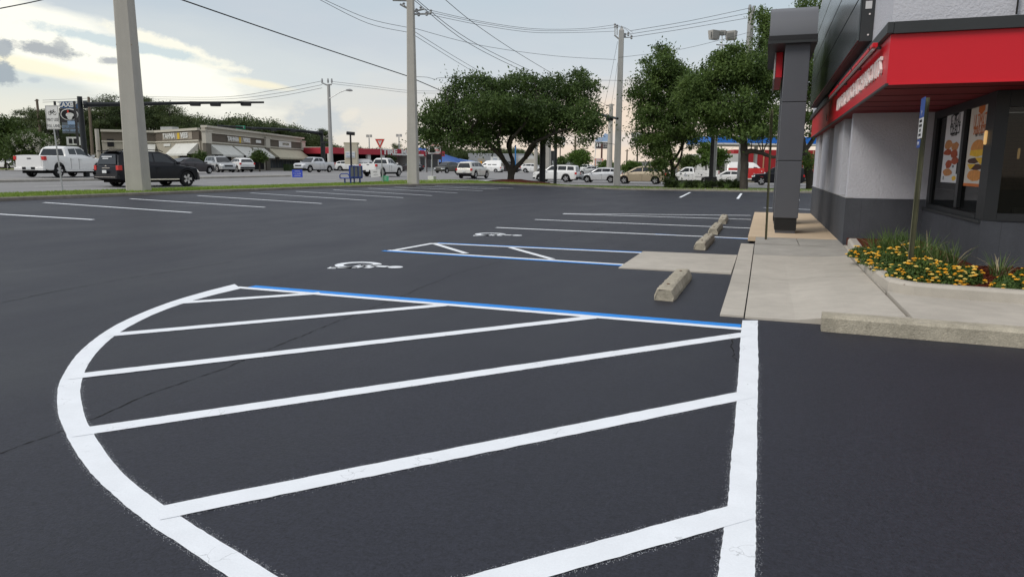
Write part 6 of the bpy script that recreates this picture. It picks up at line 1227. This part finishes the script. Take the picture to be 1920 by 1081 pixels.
g, q0, q1, z_ = lowb('grey_roof_building', 1026, 1076, 296, 150, M_GRW, 'grey roofed building between the second black mast and the green tree', 0, 309, M_GR)
g, q0, q1, z_ = lowb('showroom', 967, 1003, 292, 140, M_WB, 'pale showroom with dark window strip right of the oak trunk', 0)
facade('shop_window', q0, q1, 1.0, 3.2, M_GLASS, g, .1, .05, u0=.1, u1=.95); facade('sign_band', q0, q1, z_-1.5, z_-.6, M_CORN, g, .1, .06, u0=.1, u1=.95); words('CARS', 985, 297, 3, 139, M_BLK, g, np.zeros(3), .3)
# filling station canopy, red building and wall behind the right trees
M_BL = mat('bright_blue_band', (.01, .16, .62), .4, .4, var=0)
q0, q1 = at(1330, 300, 98), at(1545, 300, 100); g = thing('fuel_station_canopy', (0, 0, 0), 'blue and white fuel station canopy glimpsed through the right hand trees', 'canopy'); facade('blue_band', q0, q1, zof(269, 1440, 99), zof(256.5, 1440, 99), M_BL, g, 9); facade('white_band', q0, q1, zof(272, 1440, 99), zof(269.2, 1440, 99), M_WS, g, 9.1, .05)
for u in (.05, .45, .9): facade('canopy_column', q0, q1, -.1, zof(272, 1440, 99), M_WB, g, .5, -2, u0=u, u1=u+.02)
q0, q1 = at(1375, 300, 125), at(1560, 300, 125); g = thing('red_front_building', (0, 0, 0), 'red fronted building with pale uprights behind the high roofed van', 'building'); facade('wall', q0, q1, -.1, zof(281, 1440, 125), mat('red_front', (.33, .02, .025), .6, .3, var=.06), g, 8)
for u in (.22, .3, .55, .8): facade('upright', q0, q1, -.1, zof(282, 1440, 125), mat('tan_upright', (.45, .25, .15), .7, .2, var=0), g, .2, .1, u0=u, u1=u+.012)
q0, q1 = at(1318, 300, 120), at(1400, 300, 120); g = thing('white_shop', (0, 0, 0), 'white walled shop seen between the lamp column and the tree trunk', 'building'); facade('wall', q0, q1, -.1, zof(288, 1340, 120), M_WB, g, 8); facade('window', q0, q1, 1, 2.6, M_GLASS, g, .1, .05, u0=.2, u1=.5)
q0, q1 = at(1210, 300, 140), at(1275, 300, 140); g = thing('gold_hut', (0, 0, 0), 'small tan hut behind the white utility truck bonnet', 'building'); q0, q1 = at(1263, 300, 105), at(1274, 300, 105); facade('wall', q0, q1, -.1, zof(307, 1268, 105), mat('tan_hut', (.42, .33, .24), .8, .2, var=.05), g, 2); facade('door', q0, q1, -.1, 1.6, M_GRW, g, .05, .05, u0=.3, u1=.7)
words_b = at(1210, 308, 100); g, b = sign_thing('letter_sign', 1210, 100, 'white capital letters on a low dark board behind the gold minivan'); board('sign_board', 1193, 303, 1232, 315, 100, M_GRW, g, b, .1); words('J.C. SALES', 1212, 309, 5, 100, M_WS, g, b, .1, .9, .02)
t, b = sign_thing('gas_bottles', 752, 60, 'x') if False else (None, None)
# ================================================================ trees
def leaf_mesh(name, P_, size, m, flat=0., jit=.35):
    n = len(P_); P_ = np.asarray(P_, float); a_ = RNG.normal(size=(n, 3)); a_ /= np.linalg.norm(a_, axis=1)[:, None]; b_ = RNG.normal(size=(n, 3)); b_[:, 2] *= (1-flat)
    b_ -= a_*np.sum(a_*b_, axis=1)[:, None]; b_ /= np.linalg.norm(b_, axis=1)[:, None]; s_ = size*RNG.uniform(1-jit, 1+jit, (n, 1))
    V = np.stack([P_-a_*s_, P_+b_*s_*.42, P_+a_*s_, P_-b_*s_*.42], axis=1).reshape(-1, 3)
    me = bpy.data.meshes.new(name); me.vertices.add(4*n); me.vertices.foreach_set('co', V.ravel()); me.loops.add(4*n); me.loops.foreach_set('vertex_index', np.arange(4*n, dtype=np.int32)); me.polygons.add(n); me.polygons.foreach_set('loop_start', np.arange(0, 4*n, 4, dtype=np.int32)); me.polygons.foreach_set('loop_total', np.full(n, 4, dtype=np.int32))
    me.materials.append(m); me.update(calc_edges=True); me.validate(); return me
L_OAK = leafmat('oak_leaves', (.020, .042, .013), (.12, .185, .048), .55, .25)
L_OAK2 = leafmat('glossy_oak_leaves', (.028, .060, .017), (.16, .235, .06), .6, .28)
L_PINE = leafmat('pine_needles', (.030, .052, .020), (.115, .150, .05), .35, .15)
L_BRI = leafmat('bright_leaves', (.05, .10, .018), (.13, .21, .04), .6, .3)
L_HED = leafmat('hedge_leaves', (.016, .030, .010), (.06, .09, .025), 1.6, .15)
L_MYR = leafmat('myrtle_leaves', (.03, .055, .014), (.10, .15, .035), 1.2, .2)
def crown_points(blobs, clump, per, droop=0, hollow=.45):
    out = []; cl = []
    for c, r, n in blobs:
        for _ in range(n):
            v = RNG.normal(size=3); v /= np.linalg.norm(v); k = hollow+(1-hollow)*RNG.random()**.55; p = np.array(c)+v*k*np.array(r); cl.append(p)
            m_ = int(per*RNG.uniform(.5, 1.5)); q_ = RNG.normal(size=(m_, 3))*clump*RNG.uniform(.6, 1.3)*np.array((1, 1, .62))
            if droop: q_[:, 2] -= np.abs(q_[:, 0])*droop
            out.append(p+q_)
    return np.concatenate(out), cl
def tree(base, limbs, blobs, label, leafm, leaf=.11, clump=.42, per=60, droop=0, cat='tree', name='tree', bark=M_BARK, group=None, twigs=90, hollow=.45):
    """limbs: list of (points, radii) relative to base; blobs: crown lobes relative to base"""
    t = thing(name, tuple(base), label, cat, group); mb = MB()
    for pts, rs in limbs:
        sp = smooth_poly([np.array(p, float) for p in pts], 4); rr = np.interp(np.linspace(0, 1, len(sp)), np.linspace(0, 1, len(rs)), rs)
        sp = [p+RNG.normal(size=3)*.04*rs[0]*2 for p in sp]; mb.tube([tuple(p) for p in sp], list(rr), 9)
    P_, cl = crown_points(blobs, clump, per, droop, hollow)
    ends = [np.array(p, float) for pts, rs in limbs for p in pts[1:]]; rad = [float(np.interp(i/(len(pts)-1), np.linspace(0, 1, len(rs)), rs)) for pts, rs in limbs for i in range(1, len(pts))]
    br = MB()
    for i in RNG.permutation(len(cl))[:twigs]:
        c = cl[i]; k = int(np.argmin([np.linalg.norm(e_-c)+.3*max(0, e_[2]-c[2]) for e_ in ends])); e_ = ends[k]; mid = (e_+c)/2+RNG.normal(size=3)*.15*np.linalg.norm(c-e_)*.5+np.array((0, 0, .08*np.linalg.norm(c-e_)))
        r0 = min(rad[k]*.6, .02+.018*np.linalg.norm(c-e_)); br.tube([tuple(e_), tuple(mid), tuple(c)], [r0, r0*.6, .012], 5, False)
    part('trunk', mb, bark, t, smooth=60)
    if br.f: part('branches', br, bark, t)['kind'] = 'stuff'
    link('crown', leaf_mesh('crown', P_, leaf, leafm), t); return t
# the big oak on its mulch mound
ob = at(958, 339, 56); ob[2] = H(ob[0], ob[1])+.30; R3 = np.array((rt[0], rt[1], 0.)); D3 = np.array((fw[0], fw[1], 0.)); D3 /= np.linalg.norm(D3); R3 /= np.linalg.norm(R3); Z3 = np.array((0, 0, 1.))
def rel(base, px, py, dd=0):
    """photo position at the tree's own distance, dd metres deeper"""
    d0 = np.dot(np.array(base)-CAM, fw); return at(px, py, d0+dd)-np.array(base)
K = lambda *a_: rel(ob, *a_)
limbs = [([(0, 0, -.3), K(957, 322), K(950, 308), K(938, 288, -.5), K(934, 262, -1), K(940, 235, -1), K(942, 205, -1)], [.30, .25, .18, .15, .12, .09, .05]),
         ([K(957, 322), K(962, 305), K(957, 290, .5), K(952, 270, 1.2), K(962, 245, 1.5), K(975, 200, 2)], [.22, .17, .14, .12, .10, .05]),
         ([K(960, 326), K(968, 314), K(985, 296), K(999, 278, .6), K(1008, 255, .8), K(1030, 225, 1), K(1060, 200, 1)], [.22, .19, .16, .15, .12, .08, .05]),
         ([K(948, 305), K(930, 284, -1), K(908, 264, -2), K(880, 246, -2.4), K(845, 235, -2.5), K(815, 232, -2.6)], [.18, .15, .12, .10, .07, .04]),
         ([K(940, 290), K(918, 268, 1.5), K(890, 240, 2.5), K(860, 200, 3)], [.15, .12, .10, .05]),
         ([K(985, 296), K(1000, 270, -1.5), K(1040, 250, -2.4), K(1085, 235, -2.6), K(1105, 225, -2.6)], [.17, .14, .10, .07, .04]),
         ([K(957, 290), K(960, 262, -2), K(990, 225, -3), K(1010, 190, -3)], [.15, .12, .09, .05])]
sc_ = 56/F
def B3(px, py, rx, ry, n, dd=0, rd=2.2): return (tuple(K(px, py, dd)), (rx*sc_, rd, ry*sc_), n)
def rot_blobs(bl):   # radii are given along picture right / depth / up -> world axes (approximate by using the larger of the two)
    return bl
blobs = [B3(900, 182, 52, 32, 80, -1), B3(960, 172, 56, 26, 85, 0, 3), B3(1022, 170, 40, 30, 75, 0, 2.6), B3(1084, 176, 34, 34, 74, .5), B3(862, 185, 34, 26, 50, 0), B3(900, 148, 20, 8, 12), B3(985, 142, 26, 8, 14), B3(1040, 146, 14, 8, 8), B3(1090, 140, 16, 9, 12), B3(820, 205, 18, 14, 16, -1), B3(800, 258, 18, 10, 16, -2), B3(838, 218, 40, 22, 60, -1.5), B3(812, 240, 26, 22, 46, -2), B3(840, 262, 34, 14, 24, -2.3), B3(878, 245, 40, 22, 60, -1.5), B3(905, 262, 30, 20, 36, -1), B3(935, 225, 45, 30, 90, 1), B3(985, 235, 50, 26, 90, 1.5), B3(1005, 258, 26, 14, 24, 1), B3(1040, 225, 42, 28, 80, -1), B3(1085, 212, 36, 26, 60, -1.8), B3(1105, 240, 16, 22, 26, -2.4), B3(1122, 222, 12, 10, 9, -2.4), B3(995, 205, 60, 26, 100, -2.5), B3(930, 200, 60, 26, 100, -3), B3(1040, 262, 12, 14, 8, .5), B3(1098, 262, 9, 10, 7, -2.4), B3(1112, 160, 9, 8, 6), B3(870, 150, 12, 8, 8), B3(790, 222, 10, 8, 5, -2)]
tree(ob, limbs, blobs, 'broad spreading oak with dark crown and forked trunk on a red mulch mound', L_OAK, .12, .38, 50, .25, bark=M_BARK, twigs=240, hollow=.3)
mb = MB(); cen = ob-(0, 0, .3); rings = [(0, .36), (.8, .34), (1.6, .25), (2.6, .14), (3.9, -.02)]; vs = []
for r_, z_ in rings:
    for k in range(28): a_ = k*math.tau/28; rr = r_*(1+.06*math.sin(3*a_)+.03*RNG.normal()); vs.append((rr*1.0*math.cos(a_), rr*.8*math.sin(a_), z_+(RNG.normal()*.015 if r_ else 0)))
mb.add(vs, [(i*28+k, i*28+(k+1) % 28, (i+1)*28+(k+1) % 28, (i+1)*28+k) for i in range(4) for k in range(28)]); o = link('mulch_mound', mb.mesh('mulch_mound', M_MULCH, 60), None, tuple(cen)); tag(o, 'low cone of red brown mulch round the foot of the big oak', 'mulch', kind='stuff')
# right hand trees
def rt_tree(px, py, d, limb_px, bl, label, per=52, leaf=.12, m=L_OAK2, name='tree', droop=.15, clump=.36, tw=190, hollow=.3):
    b = at(px, py, d); b[2] = H(b[0], b[1])+.05; kk = lambda x, y, dd=0: rel(b, x, y, dd); s2 = d/F
    limbs = [([kk(*q_) for q_ in pts], rs) for pts, rs in limb_px]; bl2 = [(tuple(kk(x, y, dd)), (rx*s2, rd, ry*s2), int(n*.78)) for x, y, rx, ry, n, dd, rd in bl]
    return tree(b, limbs, bl2, label, m, leaf, clump, per, droop, name=name, twigs=tw, hollow=hollow)
rt_tree(1262, 350, 60, [([(1262, 352), (1262, 325), (1258, 295), (1250, 250), (1240, 200), (1240, 140)], [.22, .2, .17, .15, .11, .05]), ([(1260, 305), (1280, 270, 1), (1290, 220, 1)], [.13, .1, .05]), ([(1262, 320), (1275, 300), (1282, 262, -1)], [.1, .09, .06]), ([(1252, 250), (1225, 215, -1), (1205, 180, -1)], [.1, .08, .04])],
        [(1238, 125, 34, 34, 110, 0, 2.2), (1212, 170, 32, 26, 80, 0, 2), (1262, 150, 34, 36, 90, 1, 2.2), (1210, 208, 24, 22, 50, -.5, 1.8), (1245, 205, 42, 30, 110, 0, 2.4), (1235, 245, 48, 26, 110, -.5, 2.4), (1222, 272, 36, 20, 64, -.8, 2), (1238, 296, 26, 18, 30, -.6, 1.4), (1228, 312, 12, 12, 9, -1, 1), (1285, 262, 28, 18, 34, 0, 1.8), (1280, 160, 28, 36, 100, .4, 2), (1286, 205, 28, 32, 90, 0, 2), (1292, 240, 24, 20, 46, 0, 1.8), (1190, 180, 10, 8, 8, -.5, 1), (1245, 92, 14, 8, 14, 0, 1.2), (1256, 325, 16, 14, 10, -.6, 1)],
        'left of the three large right hand trees, drooping to the minivan roof')
rt_tree(1394, 358, 54, [([(1394, 360), (1395, 325), (1396, 290), (1392, 250), (1385, 210), (1380, 150)], [.32, .30, .29, .24, .17, .08]), ([(1395, 290), (1408, 283, -.5), (1430, 288, -1), (1450, 295, -1.4), (1470, 290, -1.8)], [.22, .19, .15, .12, .08]), ([(1394, 270), (1370, 255, 1), (1335, 240, 1.5)], [.17, .12, .06]), ([(1392, 255), (1420, 220), (1435, 160)], [.17, .13, .06])],
        [(1310, 165, 36, 34, 120, 0, 2.4), (1350, 140, 38, 34, 130, .5, 2.4), (1395, 135, 42, 34, 140, 0, 2.6), (1440, 150, 30, 40, 110, 0, 2.4), (1330, 205, 46, 32, 130, 0, 2.6), (1385, 200, 50, 34, 140, -.5, 2.6), (1430, 225, 40, 34, 110, 0, 2.4), (1345, 242, 34, 14, 40, .5, 2), (1400, 245, 46, 14, 44, -1, 2), (1380, 98, 22, 14, 28, 0, 1.4), (1355, 110, 24, 12, 24, 0, 1.4), (1294, 180, 24, 40, 80, 0, 2), (1450, 100, 14, 30, 40, 0, 1.4)],
        'middle large tree with the thick straight trunk in front of the red van', m=L_OAK2)
rt_tree(1522, 352, 57, [([(1522, 355), (1516, 320), (1508, 285), (1500, 250), (1490, 190), (1470, 110)], [.40, .34, .30, .26, .18, .08]), ([(1508, 285), (1530, 250, 1), (1545, 200, 1)], [.2, .15, .08]), ([(1490, 190), (1450, 150, 1), (1425, 90, 1)], [.14, .09, .04])],
        [(1450, 55, 26, 30, 60, 0, 2), (1425, 90, 22, 34, 46, .5, 2), (1435, 35, 20, 16, 26, 0, 1.6), (1520, 25, 34, 34, 90, 0, 2.4), (1545, 60, 24, 40, 70, 0, 2), (1490, 130, 40, 60, 160, 0, 2.4), (1530, 150, 26, 60, 110, .5, 2.4), (1480, 230, 34, 34, 60, 0, 2.4), (1525, 225, 20, 30, 40, .5, 2), (1516, 300, 8, 18, 14, -1, .6)],
        'tallest right hand tree with a dark leaning trunk behind the grey portal', m=L_OAK2)
# bright small trees between trunks
def simple_tree(px, pyb, pyt, wpx, d, label, m, leaf=.16, per=40, n=70, group=None, name='tree', z=None, trunk=.12, low=.35):
    b = at(px, pyb, d); b[2] = H(b[0], b[1]) if z is None else z; top = at(px, pyt, d); h = top[2]-b[2]; w = wpx*d/F/2
    bl = []
    for k in range(7): a_ = RNG.random()*6.28; r_ = RNG.random()*.5*w; zz = h*(low+(1-low)*RNG.uniform(.25, .72)); bl.append(((r_*math.cos(a_), r_*math.sin(a_), zz), (w*.55, w*.55, h*(1-low)*.28), max(4, n//7)))
    bl.append(((0, 0, h*(low+(1-low)*.5)), (w*.9, w*.9, h*(1-low)*.46), n//2))
    return tree(b, [([(0, 0, -.2), (.05, 0, h*.3), (-.05, .03, h*.55), (0, 0, h*.8)], [trunk, trunk*.8, trunk*.6, trunk*.25])], bl, label, m, leaf, w*.16, per, .1, name=name, group=group, twigs=16, hollow=.2)
simple_tree(1086, 328, 281, 50, 118, 'bright green rounded tree beyond the queue of cars', L_BRI, .2)
simple_tree(1185, 328, 300, 46, 100, 'bright green bush behind the gold minivan roof', L_BRI, .16, name='shrub')
simple_tree(1136, 328, 300, 30, 108, 'green bush left of the grey utility pole', L_BRI, .16, name='shrub')
simple_tree(1345, 338, 272, 44, 84, 'light green tree right of the black lamp column', L_BRI, .16, n=60)
simple_tree(1322, 335, 262, 40, 92, 'green tree left of the black lamp column', L_BRI, .16, n=60)
simple_tree(1290, 335, 285, 50, 95, 'loose green shrub seen under the left hand crown', L_MYR, .16, n=50, name='shrub')
simple_tree(1232, 332, 300, 36, 95, 'yellowish shrub behind the gold minivan rear', L_MYR, .16, n=36, name='shrub')
simple_tree(378, 324, 283, 34, 86, 'small round tree between two awnings of the tan shops', L_MYR, .14, n=60)
simple_tree(487, 322, 281, 34, 92, 'small round crape myrtle in front of the tan shops', L_MYR, .14, n=60, low=.4)
simple_tree(66, 322, 244, 100, 72, 'broad green crape myrtle with pale blossoms at the left', L_MYR, .16, n=150, per=60, low=.12)
simple_tree(12, 322, 214, 90, 84, 'green leafy tree at the extreme left behind the crape myrtle', L_MYR, .18, n=110, per=60, low=.15)
simple_tree(732, 300, 289, 18, 122, 'small dark shrub under the red canopy', L_HED, .16, n=26, name='shrub')
simple_tree(1052, 300, 292, 30, 130, 'low olive tree behind the oval topped sign', L_MYR, .2, n=40)
# blossoms on the myrtle
p = at(66, 290, 69.5); P_ = []
for _ in range(34):
    q_ = at(RNG.uniform(22, 108), RNG.uniform(252, 284), 68.5+RNG.random()*1.5); P_.append(q_+RNG.normal(size=(24, 3))*.13)
o = link('blossoms', leaf_mesh('blossoms', np.concatenate(P_), .06, mat('pale_blossom', (.55, .53, .45), .8, .2, var=0))); MY = [x for x in S.objects if x.get('label', '').startswith('broad green crape')][0]; o.parent = MY; o.location = -MY.location
# fine yellow blossom clusters left as they are; background tree line: four crowns reused
def pine_proto(k, h=17., w=7.5, n=90):
    bl = []; r = random.Random(k)
    for _ in range(9+k): zz = h*r.uniform(.42, .95); rr = w/2*(1-.5*(zz/h-.42)); a_ = r.random()*6.28; bl.append(((rr*.55*math.cos(a_), rr*.55*math.sin(a_), zz), (rr*.55, rr*.55, h*.055), n//8))
    P_, cl = crown_points(bl, .55, 55, .1, .2); tr = MB().tube([(0, 0, -.5), (.2, 0, h*.5), (0, .1, h*.97)], [.26, .19, .04], 6)
    for c in cl[::4]: tr.tube([(0, 0, c[2]-.6), tuple(c)], [.06, .02], 4, False)
    return leaf_mesh('crown', P_, .17, L_PINE), tr.mesh('trunk', M_BARK)
def bush_proto(k, h=10., w=11.):
    bl = []; r = random.Random(k+40)
    for _ in range(9): a_ = r.random()*6.28; q_ = r.random()*w*.28; bl.append(((q_*math.cos(a_), q_*math.sin(a_), h*r.uniform(.35, .75)), (w*.27, w*.27, h*.2), 16))
    P_, cl = crown_points(bl, .62, 60, .1, .2); return leaf_mesh('crown', P_, .19, L_PINE), MB().tube([(0, 0, -.5), (0, 0, h*.6)], [.3, .1], 6).mesh('trunk', M_BARK)
PR = [pine_proto(k) for k in range(4)]; BU = [bush_proto(k) for k in range(3)]
def far_tree(px, pyt, d, kind, wscale=1, lb=None, grp='trees of the far tree line'):
    me, tr = (PR if kind == 'p' else BU)[RNG.integers(4 if kind == 'p' else 3)]; hh = 18.3 if kind == 'p' else 10.4
    b = at(px, 318, d); b[2] = .4; top = at(px, pyt, d)[2]; s_ = max(.15, (top-b[2])/hh)
    t = thing('pine_tree' if kind == 'p' else 'tree', tuple(b), lb or ('tall dark pine in the tree line behind the tan shops' if kind == 'p' else 'dark rounded tree far left of the tan shops' if px < 190 else 'dark rounded tree in the wood behind the tan shops' if px < 600 else 'distant tree above the red canopy' if px < 800 else 'distant tree behind the blue and grey roofs' if px < 1010 else 'distant tree seen under the right hand crowns'), 'tree', ('rounded trees at the far left' if px < 190 else 'rounded trees behind the tan shops' if px < 600 else 'trees above the red canopy' if px < 800 else 'trees behind the low roofs' if px < 1010 else 'trees under the right crowns') if kind == 'b' else 'pines behind the tan shops', rz=RNG.random()*6.28); t.scale = (s_*wscale, s_*wscale, s_)
    link('crown', me, t); link('trunk', tr, t); return t
for px, py in ((40, 205), (58, 196), (78, 192), (96, 196), (118, 200), (138, 202), (155, 200), (176, 190), (196, 174), (214, 170), (232, 178), (250, 190), (268, 184), (281, 171), (296, 176), (312, 178), (326, 186), (340, 196), (352, 205), (170, 205), (205, 196), (240, 200), (289, 192), (318, 200), (225, 205), (60, 215), (100, 215)):
    far_tree(px, py+RNG.uniform(-2, 2), RNG.uniform(122, 142), 'p', 1.15)
for px, py in ((20, 232), (0, 236), (45, 228), (90, 228), (130, 230), (165, 230), (185, 222), (345, 218), (362, 212), (380, 206), (398, 203), (412, 204), (428, 200), (444, 203), (460, 204), (476, 205), (492, 208), (508, 213), (524, 217), (540, 221), (556, 224), (572, 226), (588, 230), (210, 225), (250, 222), (300, 222), (330, 225), (400, 222), (440, 222), (480, 224), (520, 228), (560, 236), (595, 243)):
    far_tree(px, py+RNG.uniform(-2, 2), RNG.uniform(140, 160), 'b', .85)
for px, py in ((605, 232), (612, 238)): far_tree(px, py, 150, 'p', .9)
for px, py in ((600, 256), (620, 262), (640, 265), (655, 268), (672, 271), (690, 271), (708, 272), (726, 272), (742, 270), (758, 272), (778, 268), (795, 270), (810, 268), (830, 266), (848, 268), (868, 270), (886, 272), (905, 271), (925, 270), (945, 272), (965, 272), (985, 274), (1000, 276)):
    far_tree(px, py+RNG.uniform(-1.5, 1.5), RNG.uniform(215, 250), 'b', 1.3)
far_tree(745, 262, 190, 'p', 1, 'small dark pine standing above the red canopy near the tan pole')
for px, py in ((1120, 305), (1150, 300), (1170, 306), (1200, 300), (1240, 292), (1280, 290), (1320, 286), (1360, 290), (1420, 285), (1470, 280), (1510, 280), (1060, 300), (1075, 303)):
    far_tree(px, py, RNG.uniform(170, 200), 'b', 1.2, None)
# palm-like head on the cream column, hedge in front of the utility truck
def leafy(name, base, bl, label, cat, m, leaf=.1, clump=.2, per=50, stems=0, kind=None, group=None):
    t = thing(name, tuple(base), label, cat, group); P_, cl = crown_points(bl, clump, per, .1, .1); link('foliage', leaf_mesh('foliage', P_, leaf, m), t)
    mb = MB()
    for c in cl[::max(1, len(cl)//18)]: mb.tube([(c[0]*.7, c[1]*.7, -.05), tuple(c)], .012, 4, False)
    part('stems', mb, M_BARK, t); return t
hx = [(1255, 347, .75), (1272, 347, .6), (1290, 348, .55), (1308, 349, .55), (1325, 350, .6), (1352, 350, .7), (1368, 351, .75), (1382, 352, .6)]
HL = ['hedge bush at the left end, under the front wheel of the utility truck', 'second hedge bush from the left end', 'third hedge bush, below the utility truck door', 'hedge bush below the truck side lockers', 'hedge bush just left of the dark lamp block', 'hedge bush just right of the dark lamp block', 'hedge bush under the white hatchback', 'hedge bush touching the thick tree trunk']
for (px, py, h), lb in zip(hx, HL):
    b = at(px, py, 57.5); b[2] = H(b[0], b[1])+.08; leafy('hedge_bush', b, [((0, 0, h*.5), (.55, .45, h*.45), 34)], lb, 'hedge', L_HED, .08, .14, 40, group='bushes of the low hedge')
for px, py, lb in ((1278, 353, 'spiky grass tuft in front of the hedge, left one'), (1362, 354, 'spiky grass tuft in front of the hedge, right of the dark block'), (1313, 353, 'spiky grass tuft in the middle of the hedge front')):
    b = at(px, py, 55.5); t = thing('grass_tuft', (b[0], b[1], H(b[0], b[1])+.1), lb, 'plant'); mb = MB()
    for _ in range(60): a_ = RNG.random()*6.28; strap(mb, (.12*math.cos(a_), .12*math.sin(a_), 0), RNG.uniform(.3, .6), RNG.uniform(.1, .4), a_, .03)
    part('blades', mb, M_LILY, t)
# grass on the verge: upright blades, dense near the camera
n = 60000; tt = RNG.random(n)**1.3; uu = .04+.9*RNG.random(n); V = []; Fc = []
for i in range(n):
    a_ = pl(CL, .12+.52*tt[i]) if i % 4 else pl(CL, .62+.33*tt[i]); b_ = pl(CR, .12+.52*tt[i]) if i % 4 else pl(CR, .62+.33*tt[i]); u = uu[i]
    if not i % 4 and .28 < u < .64: continue
    x, y = a_[0]+(b_[0]-a_[0])*u, a_[1]+(b_[1]-a_[1])*u; z = H(x, y)+.095; h = RNG.uniform(.03, .085); w = RNG.uniform(.008, .02); q_ = RNG.random()*3.14; c_, s_ = math.cos(q_)*w, math.sin(q_)*w; lx, ly = RNG.normal(size=2)*.025; k = len(V)
    V += [(x-c_, y-s_, z), (x+c_, y+s_, z), (x+lx, y+ly, z+h)]; Fc.append((k, k+1, k+2))
mb = MB(); mb.v = V; mb.f = Fc; mb.m = [0]*len(Fc); me = bpy.data.meshes.new('grass'); me.from_pydata(V, [], Fc); me.materials.append(M_GRASS); o = link('grass', me); tag(o, 'mown green grass on the strip between the lot and the road', 'grass', kind='stuff')
# manhole style details and litter on the lot are left out; small pebbles near the kerb
